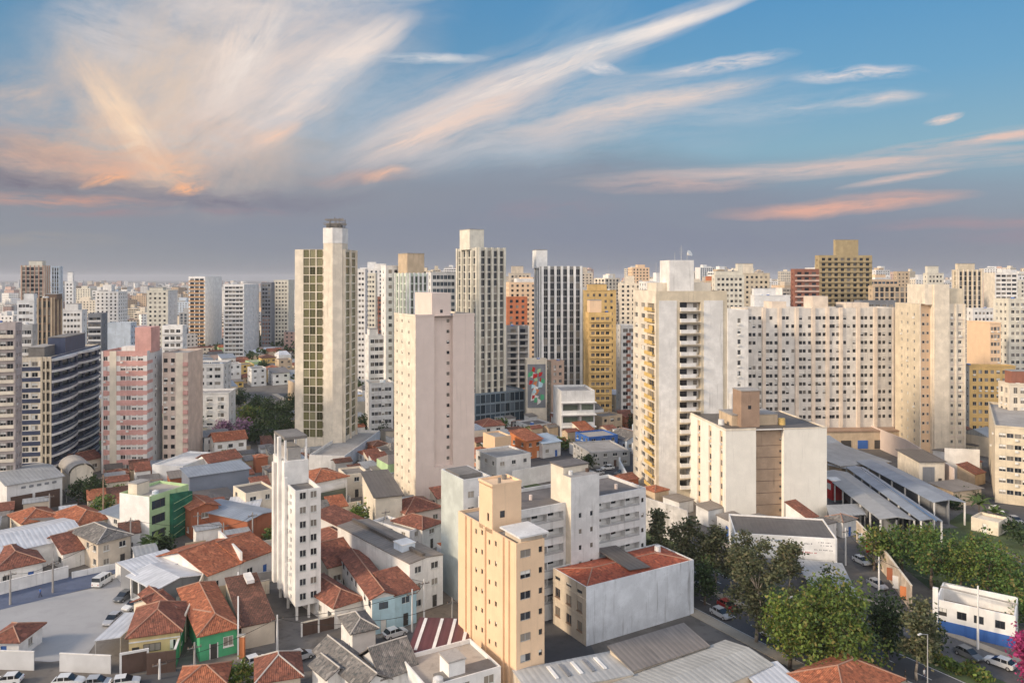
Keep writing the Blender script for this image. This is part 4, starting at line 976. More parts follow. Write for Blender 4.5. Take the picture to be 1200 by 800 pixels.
# centre
t = tower('tall ivory tower with white fins and a narrow lift tower, above a blue glass podium', 315, 31, 535, 560, 593, 290, CREAM2, (4,1.9,1.6), (4,1.9,1.6), style='strips', core=plaster('greyish_ivory', (.50,.48,.42)), finmat=CREAM2, top=[(557,574,269,5.0)], lm='the ivory finned tower', topmat=CREAM2)
p = Bld('podium', 'blue glass podium at the foot of the ivory finned tower', 'podium', G(556,500)+Vector((0,2)), 31, 24, 20); p.walls(plaster('slate_blue_paint', (.20,.25,.29)), 13, {'F': grid(.4,23.6,10,2.0,[.3,4.4,8.6],3.4,.2,.15,'W',('plain',FRD,GLB)), 'L': grid(.4,19.6,8,2.0,[.3,4.4,8.6],3.4,.2,.15,'W',('plain',FRD,GLB))}, parapet=.6, roof=CONC); p.place_windows(60)
t = tower('tall white tower of dark vertical window strips with a slim lift tower on its left', 330, 9, 627, 633.5, 683, 312, WHITE2, (6,1.9,2.0), (2,1.2,1.4), style='strips', core=plaster('mid_grey_paint', (.30,.30,.29)), finmat=WHITE2, top=[(630,643,293,3.0)], lm='the white strip tower', gm=GLD, limit=100)
t = tower('golden yellow tower with dark paired windows and a stepped top', 318, 5, 686, 690, 717, 366, GOLD, (4,1.5,1.5), (2,1,1.2), style='bands', bandmat=GOLD, top=[(692,706,352,2)], lm='the golden yellow tower', topmat=PEACH)
t = tower('darker yellow tower rising behind the golden yellow one', 370, 5, 682, 684, 722, 340, GOLD, (5,1.2,1.4), (2,1,1.2), top=[(690,712,333,2)], smat=OLIVE2)
t = tower('pale tower with one red-brown window stripe, left of the balcony tower with beige borders', 330, 8, 722, 728, 745, 381, WHITE, (2,2.2,1.6), (1,1,1.2), style='grid', lm='the red-striped pale tower')
t.part('red_stripe', lambda m: [t.fbox(m,'F',t.W*.35,t.W*.65,0,.12,z-.6,z+.7,REDBR) for z in t.fz])
t = tower('brown-beige narrow block beside the painted end wall', 318, 20, 640, 646, 661, 423, plaster('brown_beige_paint', (.52,.38,.30)), (2,1.3,1.3), (2,1.1,1.2), smat=BEIGE, lm='the brown-beige narrow block')
t = tower('low salmon block with small windows right of the brown-beige narrow block', 335, 20, 661, 664, 676, 431, SALMONL, (2,1.3,1.3), (1,1.1,1.2))
# block with the painted end wall: a plain abstract patchwork in the mural's colours
t = tower('cream block whose dark end wall carries a bright patchwork mural', 312, 6, 615, 617, 641, 421, CREAM, (0,1,1), (0,1,1), lm='the mural block')
t.part('mural', lambda m: t.fbox(m,'F',.4,t.W-.6,0,.08,7,t.H-2,SLATE))
rr = random.Random(8)
def patches(m):
    for k in range(26):
        u, z = rr.uniform(.8,t.W-2.6), rr.uniform(7.5,t.H-5); b_ = rr.choice([REDP, GREENP, CYAN, ORANGE, WHITE, LGREEN])
        c = [(u+rr.uniform(-.3,.3)+x, z+rr.uniform(-.5,.5)+y) for x,y in ((0,0),(1.4,.3),(1.7,1.9),(.3,2.2))]; e = .081+.004*k
        m.poly([t.P('F',x,e,y) for x,y in c], b_)
tag(t.part('mural_patchwork', patches))
# modern white-grey building with stacked terraces
o, W, D = fit(284, 8, 655, 658, 697); t = Bld('office_building', 'white-grey building of stacked glazed terraces beside a small market street', 'office building', o, 8, W, 16, lm='the terraced white-grey building')
H = hz(458,284); t.walls(GREYW, H, {'F': [(.5,W*.55,z+.6,z+3.2,1.2,'B',GREYP) for z in (1,5.5,10)] + [(W*.6,W-.5,z+.8,z+3,.2,'W',('plain',FRD,GLG)) for z in (1,5.5,10)]}, parapet=.8, roof=CONC)
for z in (1,5.5,10): t.wins.append(('F', .9, W*.5, z+.7, z+2.6, -1.17, ('plain',FRD,GLG)))
for z in (4.6,9.1,13.6): t.part('terrace_slab', lambda m: t.fbox(m,'F',-.3,W+.3,0,1.6,z,z+.35,WHITE2))
t.place_windows(); OCC.append((655,697,284,456))
t = tower('orange brick tower between the ivory finned tower and the white strip tower', 420, 6, 592, 594, 618, 348, ORB, (3,1.6,1.6), (1,1,1), lm='the orange brick tower')
t = tower('grey glazed block below the orange brick tower', 372, 6, 592, 594, 620, 382, SLATE, (2,2.6,2.0), (1,1,1), style='bands', bandmat=GREYP)
t.part('white_pillar', lambda m: [t.fbox(m,'F',t.W*q-.3,t.W*q+.3,0,.7,0,t.H,GREYW) for q in (.52,.98)])
t = tower('beige far tower with dark rows peeking over the orange brick tower', 520, 6, 596, 597, 622, 320, BEIGE, (5,1.4,1.5), (2,1,1), top=[(600,614,312,3)])
t = tower('pale tower with two window columns right behind the blank pinkish tower', 300, 31, 447, 452, 476, 311, WHITE2, (3,1.4,1.4), (1,1,1.2))
t = tower('pale green tower with white end walls behind the blank pinkish tower', 290, 31, 459, 478, 502, 320, GREENW, (4,1.6,1.7), (4,1.6,1.7), style='strips', finmat=WHITE2, top=[(481,501,297,3)], topmat=TAN, gm=GLG, lm='the pale green tower')
t = tower('dark-windowed grid tower left of the ivory finned tower', 340, 20, 500, 505, 535, 319, WHITE, (6,1.9,1.8), (2,1.5,1.6), gm=GLB)
t = tower('white block with square black windows left of the blank pinkish tower', 300, 20, 428, 432, 456, 393, WHITE2, (4,1.5,1.5), (1,1,1.3), gm=GLD, top=[(434,444,386,2)], lm='the square-windowed white block')
t = tower('grey low block under the square-windowed white block', 285, 20, 428, 433, 461, 449, GREYW, (6,1.2,1.3), (1,1,1.2))
t = tower('slim white tower just right of the tallest tower', 420, -4, 415, 428, 430, 315, WHITE, (3,1.2,1.3), (1,1,1.2), side='R')
t = tower('second slim white tower further right of the tallest tower', 480, -4, 428, 440, 441, 320, CREAM2, (3,1.2,1.3), (1,1,1.2), side='R')
t = tower('dark red narrow tower glimpsed left of the pale green tower', 520, 5, 438, 439, 448, 348, REDBR, (2,1.6,1.6), (0,1,1))
# left
t = tower('brown corner tower with pale balconies at the left edge of the view', 205, 15, -12, 18, 22, 378, MAUVE, (3,1.8,1.5), (2,1,1.2), side='R', style='bands', bandmat=CREAM, lm='the brown tower at the left edge')
t = tower('grey tower behind the brown tower at the left edge', 250, 15, 19, 38, 44, 380, GREYP, (3,1.8,1.5), (1,1,1.2), side='R', style='bands', bandmat=GREYW)
t = tower('dark brown tower with dark strips behind the navy wavy-balcony tower', 300, 18, 43, 62, 72, 349, plaster('deep_brown_paint', (.22,.15,.11)), (3,1.5,1.8), (2,1.3,1.6), side='R', style='strips', finmat=TAN, top=[(50,64,345,3)], gm=GLD, lm='the dark brown tower')
t = tower('white stepped block left of the dark brown tower', 340, 15, 20, 40, 46, 352, WHITE2, (4,1.4,1.4), (1,1,1.2), side='R', top=[(26,38,344,2)])
t = tower('white and orange-brown gridded tower rising at far left', 560, 15, 24, 52, 58, 311, CREAM2, (5,2.2,2.0), (2,1.5,1.5), side='R', style='strips', finmat=plaster('rosy_brick_paint', (.52,.33,.25)), top=[(32,48,306,3)], lm='the orange-gridded far tower')
t = tower('grey-blue tower right beside the orange-gridded far tower', 600, 15, 60, 70, 73, 312, LBLUE, (3,1.6,1.6), (1,1.5,1.5), side='R', style='strips')
t = tower('needle-thin white tower with pale cap at far left', 640, 10, 76, 86, 89, 330, WHITE2, (2,1.2,1.4), (1,1,1.2), side='R', top=[(78,84,319,2)])
t = tower('white low block of small windows behind the navy wavy-balcony tower', 400, 12, 72, 96, 102, 363, WHITE, (5,1.2,1.3), (1,1,1.2), side='R', top=[(76,90,356,2)])
t = tower('dark block with pale striped balconies left of the salmon striped tower', 360, 12, 103, 119, 126, 367, SLATE, (3,2,1.5), (1,1,1.2), side='R', style='bands', bandmat=GREYW)
t = tower('pale blue-white windowless-fronted tower behind the salmon striped tower', 420, 5, 126, 153, 160, 378, LBLUE, (0,1,1), (2,1.2,1.2), side='R')
t = tower('cream tower with grey side behind the salmon striped roof block', 520, 10, 172, 197, 208, 340, CREAM2, (4,1.4,1.4), (2,1.2,1.2), side='R', smat=GREYW, top=[(174,190,337,2)])
t = tower('white block with dark balcony bands right of the salmon roof block', 330, 6, 190, 214, 219, 381, WHITE2, (3,1.8,1.6), (1,1,1.2), side='R', style='bands', bandmat=WHITE2)
t = tower('orange-fronted tower with a blank white side wall', 590, 4, 221, 240.5, 260, 324, WHITE2, (3,3.0,1.9), (0,1,1), side='R', style='bands', bandmat=plaster('ochre_orange_paint', (.58,.34,.17)), D=None, lm='the orange-fronted white tower')
t = tower('white tower of stacked balcony rows right of the orange-fronted tower', 555, 5, 262, 286, 307, 333, WHITE2, (5,3.0,1.7), (4,1.4,1.4), side='R', style='bands', bandmat=WHITE2, lm='the white balcony-row tower')
t = tower('stepped white office block with blue strip windows behind the brownish cream wing', 330, 8, 219, 262, 271, 426, WHITE, (4,2.4,1.4), (2,2,1.4), side='R')
t = tower('plain white block with one wide upper window below the stepped office block', 290, 8, 223, 268, 276, 460, WHITE2, (3,2.2,1.5), (1,2,1.4), side='R')
t = tower('dark grey far tower just right of the white balcony-row tower', 600, 5, 306, 318, 322, 331, SLATE, (3,1.6,1.6), (1,1,1.2), side='R')
t = tower('cream far tower pair left of the tallest tower', 620, 5, 321, 338, 345, 328, CREAM2, (4,1.4,1.4), (1,1,1.2), side='R')
t = tower('small dark red block right of the white balcony-row tower', 600, 5, 308, 315, 317, 371, REDBR, (2,1.4,1.4), (1,1,1.2), side='R')
# right
t = tower('cream and white stepped tower cluster behind the balcony tower with beige borders', 420, 4, 834, 838, 872, 322, CREAM2, (6,1.5,1.4), (1,1,1.2), top=[(866,872,309,2),(840,866,318,2)])
t = tower('broad ivory tower with a pointed stepped top, left of the red-brown striped tower', 460, 4, 862, 866, 902, 320, SAND, (6,1.5,1.4), (1,1,1.2), top=[(866,884,309,2)], topmat=CREAM)
t = tower('white windowless box building above the wide pilaster slab', 380, 4, 880, 884, 926, 346, WHITE2, (0,1,1), (0,1,1), top=[(886,912,338,3)])
t = tower('red-brown tower with pale striped balconies behind the wide pilaster slab', 430, 4, 928, 931, 960, 315, REDBR, (3,2.6,1.7), (1,1,1.2), style='bands', bandmat=SALMONL, lm='the red-brown striped tower')
t = tower('large olive-brown tower with a windowless lift house, highest on the right skyline', 445, 4, 955, 960, 1022, 299, OLIVE2, (8,2.2,1.9), (1,1,1.2), style='bands', bandmat=OLIVE2, top=[(982,1009,281,3)], topmat=OLIVE2, lm='the olive-brown skyline tower', gm=GLD)
t = tower('long tan building with a row of arched openings behind the stepped cream tower', 420, 3, 1020, 1023, 1080, 335, TAN, (9,2.0,2.4), (1,1,1.2))
t = tower('dark grey roof block above the right end of the wide pilaster slab', 330, 3, 1006, 1008, 1050, 352, SLATE, (5,2,1.4), (1,1,1.2))
t = tower('small white tower on the skyline right of the olive-brown tower', 620, 4, 1024, 1026, 1043, 322, WHITE2, (4,1.4,1.4), (1,1,1.2))
t = tower('small tan tower second on the skyline right of the olive-brown tower', 640, 4, 1049, 1051, 1066, 318, TAN, (3,1.4,1.4), (1,1,1.2))
t = tower('pale tower with a flat cap behind the stepped cream tower', 520, 4, 1084, 1087, 1106, 320, CREAM2, (4,1.4,1.4), (1,1,1.2), top=[(1089,1102,312,2)])
t = tower('cream tower of white fins and dark strips on the right skyline', 480, 4, 1117, 1122, 1152, 316, SAND, (5,1.6,1.8), (1,1,1.2), style='strips', finmat=CREAM, top=[(1126,1146,309,3)], gm=GLD, lm='the finned cream skyline tower')
t = tower('peach stepped tower right of the finned cream skyline tower', 560, 4, 1150, 1153, 1188, 329, SALMONL, (6,1.6,1.5), (1,1,1.2), top=[(1160,1178,321,3)], topmat=PEACH)
t = tower('cream tower cut by the right edge on the skyline', 560, 4, 1184, 1188, 1215, 328, CREAM2, (4,1.6,1.5), (1,1,1.2))
t = tower('peach block with blank side wall right of the stepped cream tower', 300, 2, 1133, 1160, 1173, 378, PEACH, (3,1.4,1.4), (0,1,1), lm='the peach side-wall block', limit=60)
t = tower('cream tower with a ladder of small windows near the right edge', 320, 2, 1164, 1182, 1215, 350, CREAM2, (5,1.4,1.3), (3,1.2,1.2), limit=80)
t = tower('white tall block with tiny windows behind the peach side-wall block', 380, 2, 1134, 1140, 1166, 361, WHITE, (5,1.2,1.2), (1,1,1.2))
t = tower('yellow three-storey block below the peach side-wall block', 290, -6, 1128, 1136, 1190, 428, GOLD, (7,1.3,1.4), (2,1.2,1.3), smat=CREAM, name='apartment_block', cat='apartment block', lm='the yellow low block')
t = tower('cream house block with red hipped attic at the right edge', 232, -4, 1170, 1183, 1230, 449, CREAM, (5,1.2,1.8), (2,1.2,1.6), name='apartment_block', cat='apartment block', top=[(1190,1222,435,2)], topmat=REDBR)
t = tower('sand-coloured block with long dark loggia slots, lower right edge', 205, -30, 1139, 1166, 1240, 498, SAND, (7,2.6,1.2), (3,1.4,1.5), name='apartment_block', cat='apartment block', lm='the sand loggia block')
MET_G2 = sheet('warm_grey_sheet', (.50,.50,.49), .35)
# ------------------------------------------------------------------ the low town in front, house by house
HG = 'tile-roofed houses'
hs = house
# far left rows behind the street
hs('house', 'rust hip-roofed house with long white front at the left edge of the street', (-6,670), (50,658), (-34,652), 3.6, 'hip', RUST_T, WHITE, group=HG, seed=1, lm='the rust-roofed house at the left edge')
hs('house', 'white house with a small rust gable roof beside the beige two-storey house', (74,649), (109,640), (64,632), 3.3, 'gable_x', RUST_T, WHITE, group=HG, seed=2, win=('plain',FRD,GLD))
h = hs('house', 'two-storey beige house with a pyramid grey-brown roof by the parking lot street', (115,637), (153,627), (93,620), 5.6, 'hip', GREY_T, BEIGE, storeys=2, group=HG, seed=3, wfaces='FL', lm='the beige pyramid-roof house', ridge=RIDGEG)
hs('warehouse', 'long pale blue-white roofed shed with dark blue panels on it, left edge', (-30,655), (97,628), (-60,634), 4.6, 'gable_x', MET_W, WHITE, pitch=.16, cat='warehouse', seed=4, ridge=None, lm='the blue-panelled white shed', win=('plain',FRD,GLD))
h = LAST = None
hs('house', 'orange hip-roofed house behind the blue-panelled white shed', (27,614), (70,605), (20,602), 3.8, 'hip', BRICK_T, CREAM, group=HG, seed=5)
hs('house', 'wide orange double-hipped house behind the beige pyramid-roof house', (90,616), (131,606), (82,598), 4.0, 'hip', BRICK_T, BEIGE, group=HG, seed=6)
hs('house', 'narrow flat grey-roofed lean-to between two orange hip roofs', (76,612), (86,606), (62,596), 3.4, 'mono', FIB, WHITE, pitch=.12, seed=7, ridge=None)
w = hs('warehouse', 'grey arched-roof hall with dark brown garage openings, left of the dark yard trees', (8,569), (73,558), (-4,551), 7.6, 'gable_x', MET_G, GREYW, cat='warehouse', storeys=2, wins=False, pitch=.12, ridge=None, lm='the grey arched hall')
w.part('garage_door', lambda m: w.fbox(m,'F',.8,w.W*.45,.02,.12,0,4.6,DARKB)); w.part('garage_door', lambda m: w.fbox(m,'F',w.W*.5,w.W-.6,.02,.12,0,4.6,DARKB))
for k in range(5): w.part('vent', lambda m: w.fbox(m,'F',w.W*(.25+.14*k),w.W*(.25+.14*k)+1,.02,.1,6.2,6.8,SLATE))
hs('warehouse', 'small concrete barrel-vaulted shed right of the grey arched hall', (82,556), (109,552), (80,546), 6, 'arch_y', CONC, CREAM, cat='warehouse', wins=False, pitch=.5, depth=12, ridge=None)
hs('house', 'blue-grey mono-pitch shed against the white flank of the green-fronted block', (118,600), (141,607), None, 5.0, 'mono', MET_B, WHITE, pitch=.12, depth=14, seed=9, ridge=None)
hs('house', 'small white cube house at the very left below the brown tower', (-4,540), (20,536), None, 6, 'gable_x', RUST_T, CREAM, depth=9, storeys=2, group=HG, seed=10)
hs('house', 'low rust-roofed row at the foot of the navy wavy-balcony tower', (60,548), (118,536), None, 4.0, 'gable_x', RUST_T, CREAM, depth=8, group=HG, seed=11)
# green-fronted block
a, c_ = G(175,582,11.2), G(221,567,11.2); e = c_-a
b = Bld('office_building', 'three-storey block with white flank and green front half covered in dark green netting', 'office building', a, math.degrees(atan2(e.y,e.x)), e.length, 13.5, lm='the green-fronted block')
b.D = max(9, b.u_at('L', 143)); Wd = b.W
b.walls(LGREEN, 11.2, {'F': [(.7,Wd*.40,z,z+2.0,.25,'W',('plain',FRD,GLB)) for z in (1.2,4.7,8.0)]}, parapet=.6, roof=BEIGEROOF, mats={'L': WHITE2}); b.place_windows()
NET = plaster('dark_green_netting', (.03,.16,.10), .7, .9, .8, .4)
b.part('netting', lambda m: m.hexa([(Wd*.5,-1.0,.1),(Wd+.3,-1.0,.1),(Wd+.3,-.03,.1),(Wd*.5,-.03,.1),(Wd*.5,-.9,10.4),(Wd+.3,-.9,9.6),(Wd+.3,-.03,9.6),(Wd*.5,-.03,10.4)], NET))
for k in range(5): b.part('scaffold_brace', lambda m: m.tube((Wd*.52,-1.08,1+k*1.8),(Wd,-1.08,2.6+k*1.6),.05,.05,LGREEN,5))
b.block('stair_head', Wd*.1, Wd*.4, b.D*.55, b.D*.85, 10.6, 13.2, CREAM, CONC); roof_clutter(b, 3, 10.6, 4)
# open metal shelter by the lot
h = hs('open_shed', 'grey-white metal gable shed with open dark sides, on the edge of the parking lot', (184,690), (233,674), (163,672), 4.2, 'gable_y', MET_W, SLATE, cat='shed', wins=False, pitch=.2, ridge=None, over=.7, lm='the open metal shed')
for k in range(4): h.part('post', lambda m: h.fbox(m,'L',h.D*k/3*.9+.3,h.D*k/3*.9+.6,.02,.3,0,4.2,WHITE))
for k in range(3): h.part('opening', lambda m: h.fbox(m,'L',h.D*k/3*.9+.7,h.D*(k+1)/3*.9,.02,.06,1.4,3.8,BLACK))  # black panels on the wall paint the shade inside the open sides
hs('open_shed', 'flat paler metal roof adjoining the rear of the open metal shed', (161,673), (214,658), (139,662), 4.5, 'mono', MET_W, SLATE, cat='shed', wins=False, pitch=.04, ridge=None)  # slate wall colour stands in for the shade under an open roof
# orange twin roofs
hs('house', 'large orange roof sloping to the yard, left of a white diagonal gutter wall', (244,674), (281,660), (204,645), 4.2, 'gable_x', BRICK_T, WHITE, pitch=.30, group=HG, seed=13, lm='the large orange roof')
hs('house', 'second large orange roof, right of the white diagonal gutter wall', (284,658), (319,645), (259,631), 4.4, 'gable_x', BRICK_T, WHITE, pitch=.30, group=HG, seed=14)
mb = MB(); p0, p1 = G(282.5,659,4.3), G(257,633,4.3); pw = tag(empty('parapet_wall', (p0.x,p0.y,0)), 'white diagonal gutter wall dividing the two large orange roofs', 'wall', kind='thing'); dv = p1-p0
mb.hexa([(-.25,0,0),(.25,0,0),(dv.x+.25,dv.y,0),(dv.x-.25,dv.y,0),(-.25,0,6.4),(.25,0,6.4),(dv.x+.25,dv.y,6.4),(dv.x-.25,dv.y,6.4)], WHITE); mb.build('wall', pw)
# yellow and green houses
h = hs('house', 'pale yellow house with a rust hip roof behind a brown gate', (151,747), (211,739), (172,713), 4.0, 'hip', RUST_T, plaster('pale_yellow_paint', (.66,.52,.27)), group=HG, seed=15, wfaces='R', lm='the pale yellow house', pitch=.55)
h.wins += [('F', h.W*.28, h.W*.62, 1.5, 2.7, .04, ('plain',FRD,GL)), ('F', h.W*.8, h.W*.8+.9, 1.3, 2.9, .04, ('plain',FRW,GLD))]; h.place_windows()
h.part('garage_door', lambda m: h.fbox(m,'F',h.W*.06,h.W*.2,.02,.09,0,2.4,FRD)); h.part('string_course', lambda m: h.fbox(m,'F',.0,h.W,.02,.08,3.1,3.3,WHITE))
hs('house', 'rust rear wing running back from the pale yellow house', (196,722), (216,716), (216,683), 4.0, 'gable_y', RUST_T, CREAM, group=HG, seed=16, pitch=.5, wins=False)
hs('house', 'second narrow rust roof left of the rear wing of the pale yellow house', (180,712), (200,703), (205,685), 3.6, 'gable_x', RUST_T, CREAM, group=HG, seed=17, pitch=.4, wins=False)
h = hs('house', 'bright green house with a long orange hip roof and a white framed window', (234,745), (278,735), (247,684), 4.0, 'hip', BRICK_T, GREENP, group=HG, seed=18, wfaces='F', pitch=.5, lm='the bright green house', wins=False)
h.wins += [('F', h.W*.62, h.W*.62+1.5, 1.5, 3.0, .04, ('sill',FRW,GL))]; h.place_windows()
h.part('door', lambda m: h.fbox(m,'F',h.W*.28,h.W*.28+1.0,.02,.09,0,2.3,FRD)); h.part('door_frame', lambda m: (h.fbox(m,'F',h.W*.28-.15,h.W*.28-.002,.02,.12,0,2.45,WHITE), h.fbox(m,'F',h.W*.28+1.002,h.W*.28+1.15,.02,.12,0,2.45,WHITE)))
h.part('roof_dormer_valley', lambda m: m.tube((h.W*.1,h.D*.45,h.H+.6),(h.W*.45,h.D*.2,h.H+1.6),.2,.2,RIDGE,6))
def gwall(name, label, pts, hgt, mat, thick=.25, cap=None):
    """a boundary wall through ground points"""
    r_ = tag(empty(name, (pts[0].x, pts[0].y, 0), 0, label, 'wall'), kind='thing'); mb = MB()
    for a, c in zip(pts[:-1], pts[1:]):
        d = (c-a).normalized(); n = Vector((-d.y, d.x))*thick/2; a2, c2 = a-pts[0], c-pts[0]
        q = [a2-n, c2-n, c2+n, a2+n]; mb.hexa([(p.x,p.y,0) for p in q]+[(p.x,p.y,hgt) for p in q], mat)
    mb.build('wall', r_)
    if cap:
        mb = MB()
        for a, c in zip(pts[:-1], pts[1:]):
            d = (c-a).normalized(); n = Vector((-d.y, d.x))*(thick/2+.05); a2, c2 = a-pts[0], c-pts[0]; q = [a2-n, c2-n, c2+n, a2+n]; mb.hexa([(p.x,p.y,hgt+.002) for p in q]+[(p.x,p.y,hgt+.14) for p in q], cap)
        mb.build('coping', r_)
    return r_
gwall('boundary_wall', 'bright green side wall between the pale yellow house and the green house', [G(205,782), G(217,748)], 2.8, GREENP, cap=WHITE)
gwall('boundary_wall', 'cream party wall running back beside the rear wing of the pale yellow house', [G(217,752), G(238,700)], 4.6, CREAM)
gwall('boundary_wall', 'tall white party wall between the green house and the brown long roof', [G(279,772), G(279,700)], 4.8, WHITE)
gwall('boundary_wall', 'white wall along the right side of the parking lot', [G(184,716), G(136,676)], 3.0, WHITE, cap=CONC)
gwall('front_wall', 'white low wall with a dark band along the left street', [G(-30,704), G(80,676)], 2.2, WHITE, cap=WHITE)
gwall('front_wall', 'grey-white street wall in front of the beige pyramid-roof house', [G(84,677), G(152,663)], 1.2, GREYW)
gwall('boundary_wall', 'dark brick wall and gate in front of the pale yellow house', [G(172,790), G(206,786)], 3.2, DARKB)
GSH = sheet('white_gate_sheet', (.74,.75,.77), .35, .4)
gwall('sheet_fence', 'white ribbed metal fence panel at the lower left corner of the lot', [G(-25,783), G(40,785)], 2.8, GSH, .12, WHITE)
gwall('sheet_fence', 'white ribbed metal gate panel left of the brown gate', [G(70,786), G(130,789)], 2.7, GSH, .12, WHITE)
g_ = empty('gate', (G(140,792).x, G(140,792).y, 0), R(24), 'brown gate in a white frame below the pale yellow house', 'gate')
mb = MB(); mb.box(0,.3,0,.3,0,3.4,WHITE); mb.box(3.7,4.0,0,.3,0,3.4,WHITE); mb.box(.3,3.7,0,.3,3.1,3.4,WHITE); mb.build('frame', g_); mb = MB(); mb.box(.3,3.7,.1,.2,.05,3.1,DARKB); mb.build('gate_leaf', g_)
h = hs('house', 'long dark brown tile roof between the bright green house and the slim stilt tower', (283,735), (322,727), (283,686), 3.6, 'mono', BROWN_T, EARTH if False else BEIGE, pitch=.10, over=.2, group=HG, seed=19, wins=False, lm='the long dark brown roof')
h.part('skylight', lambda m: m.box(h.W*.55,h.W*.8,h.D*.72,h.D*.95,h.H+2.0,h.H+2.6,GREYW))
pt = empty('gate_post', (G(283,770).x, G(283,770).y, 0), 0, 'orange painted gate post below the long dark brown roof', 'post'); mb = MB(); mb.box(-.5,.5,-.3,.3,0,3.4,ORANGE); mb.build('post', pt); mb = MB(); mb.box(-.6,.6,-.4,.4,3.4,3.6,CREAM); mb.build('cap', pt)
# carport and sheds by the lower-left street
def carport(label, A, B, C, D_, z, mat, posts=True):
    q = [G(*p, z) for p in (A,B,C,D_)]; o = q[0]; r_ = empty('carport', (o.x,o.y,0), 0, label, 'carport')
    q = [p-o for p in q]; mb = MB(); mb.hexa([(p.x,p.y,z) for p in q]+[(p.x,p.y,z+.12) for p in q], mat); mb.build('roof', r_, uv=True)
    for i in range(4):
        p = q[i]*.94+ (sum(q, Vector((0,0)))/4)*.06; mb = MB(); mb.tube((p.x,p.y,0),(p.x,p.y,z),.08,.08,STEEL,6); mb.build('post', r_)
    return r_
carport('tilted white sheet carport over parked cars at the edge of the parking lot', (110,751), (141,747), (172,718), (146,718), 2.9, MET_W)
hs('house', 'small white lean-to with a corner of rust roof at the left edge of the lot', (-14,752), (22,752), None, 2.8, 'hip', RUST_T, WHITE2, depth=6, group=HG, seed=20)
hs('house', 'orange gable roof cut by the bottom edge below the bright green house', (209,806), (262,800), (232,782), 4.0, 'hip', BRICK_T, WHITE, group=HG, seed=21, pitch=.45)
hs('house', 'tumbled rust-brown roof at the bottom edge, right of the garden bush', (302,800), (352,792), (308,772), 4.0, 'hip', RUST_T, BEIGE, group=HG, seed=22, pitch=.6, ridge=RIDGEG)
# middle, right of the stilt tower
hs('house', 'white house under a dark rust roof hard against the slim stilt tower', (392,712), (424,702), (372,676), 3.6, 'hip', RUST_T, WHITE, group=HG, seed=23, pitch=.5, lm='the dark rust roof by the stilt tower', wfaces='FL')
h = hs('house', 'narrow long rust-roofed house with a pale cyan two-storey street front', (436,702), (463,697), (399,652), 6.0, 'gable_y', RUST_T, WHITE, group=HG, seed=24, pitch=.42, storeys=2, lm='the pale cyan house', wmats={'F': CYAN}, win=('plain',FRD,GLB))
hs('house', 'small rust canopy roof over cyan shutters beside the pale cyan house', (463,697), (488,690), None, 5.8, 'mono', RUST_T, CYAN, group=HG, depth=7, seed=25, storeys=2, pitch=.2, win=('plain',FRW,GLB))
h = hs('warehouse', 'white industrial building with a long grey corrugated roof and a roof tank', (480,661), (519,650), (424,610), 9.0, 'gable_y', FIB, WHITE, cat='warehouse', pitch=.10, storeys=3, seed=26, ridge=None, lm='the grey corrugated-roof building', wfaces='F', over=.1)
h.part('roof_tank', lambda m: (m.box(1.6,4.4,5,8,9.2,10.6,LBLUE), m.box(1.5,4.5,4.9,8.1,10.6,10.75,WHITE2)))
h.part('roof_gutter', lambda m: m.box(h.W*.42,h.W*.5,.4,h.D-.4,9.3+h.W*.05,9.75+h.W*.05,FIB_D))
hs('house', 'rust roof patch behind the dark rust roof by the stilt tower', (385,665), (425,655), (372,640), 4.5, 'gable_x', RUST_T, CREAM, group=HG, seed=27)
hs('house', 'cream gabled house with rust roof tucked behind the stilt tower', (392,644), (425,636), (378,622), 5.2, 'hip', RUST_T, CREAM, group=HG, seed=28, storeys=2)
hs('house', 'small rust roof on a white wall left of the grey corrugated-roof building', (408,622), (432,612), (396,602), 6.0, 'mono', RUST_T, WHITE, group=HG, seed=29, pitch=.2)
h = hs('warehouse', 'cream-walled building with a dark ribbed roof in front of the podium', (440,583), (471,580), (402,574), 8.0, 'mono', FIB_D, CREAM, cat='warehouse', pitch=.06, depth=20, wins=False, ridge=None, lm='the cream dark-roofed building')
h = hs('shop', 'shop with an orange tile roof and a dark glazed front beside the stilt tower', (368,566), (407,558), (366,553), 8.0, 'hip', BRICK_T, GREYW, cat='shop', wins=False, pitch=.35, lm='the orange-roofed glazed shop')
h.part('shopfront', lambda m: h.fbox(m,'F',.5,h.W-.5,.02,.12,.5,5.2,GLG)); h.part('fascia', lambda m: h.fbox(m,'F',.3,h.W-.3,.02,.3,5.6,6.6,GREYW))
hs('house', 'small flat grey house beside the podium wall', (405,556), (431,553), None, 6.5, 'flat', CONCD, CREAM, depth=8, seed=31)
hs('house', 'rust-roofed house at the foot of the blank pinkish tower', (476,602), (517,594), (470,588), 4.0, 'hip', RUST_T, PINKISH, group=HG, seed=32)
hs('house', 'white little house with rust patch, left of the plain grey-green block', (495,620), (517,612), (480,604), 5.0, 'hip', RUST_T, WHITE, group=HG, seed=33)
hs('house', 'white terrace behind the grey corrugated-roof building', (480,622), (497,616), None, 5.0, 'flat', CONC, WHITE2, depth=12, seed=34)
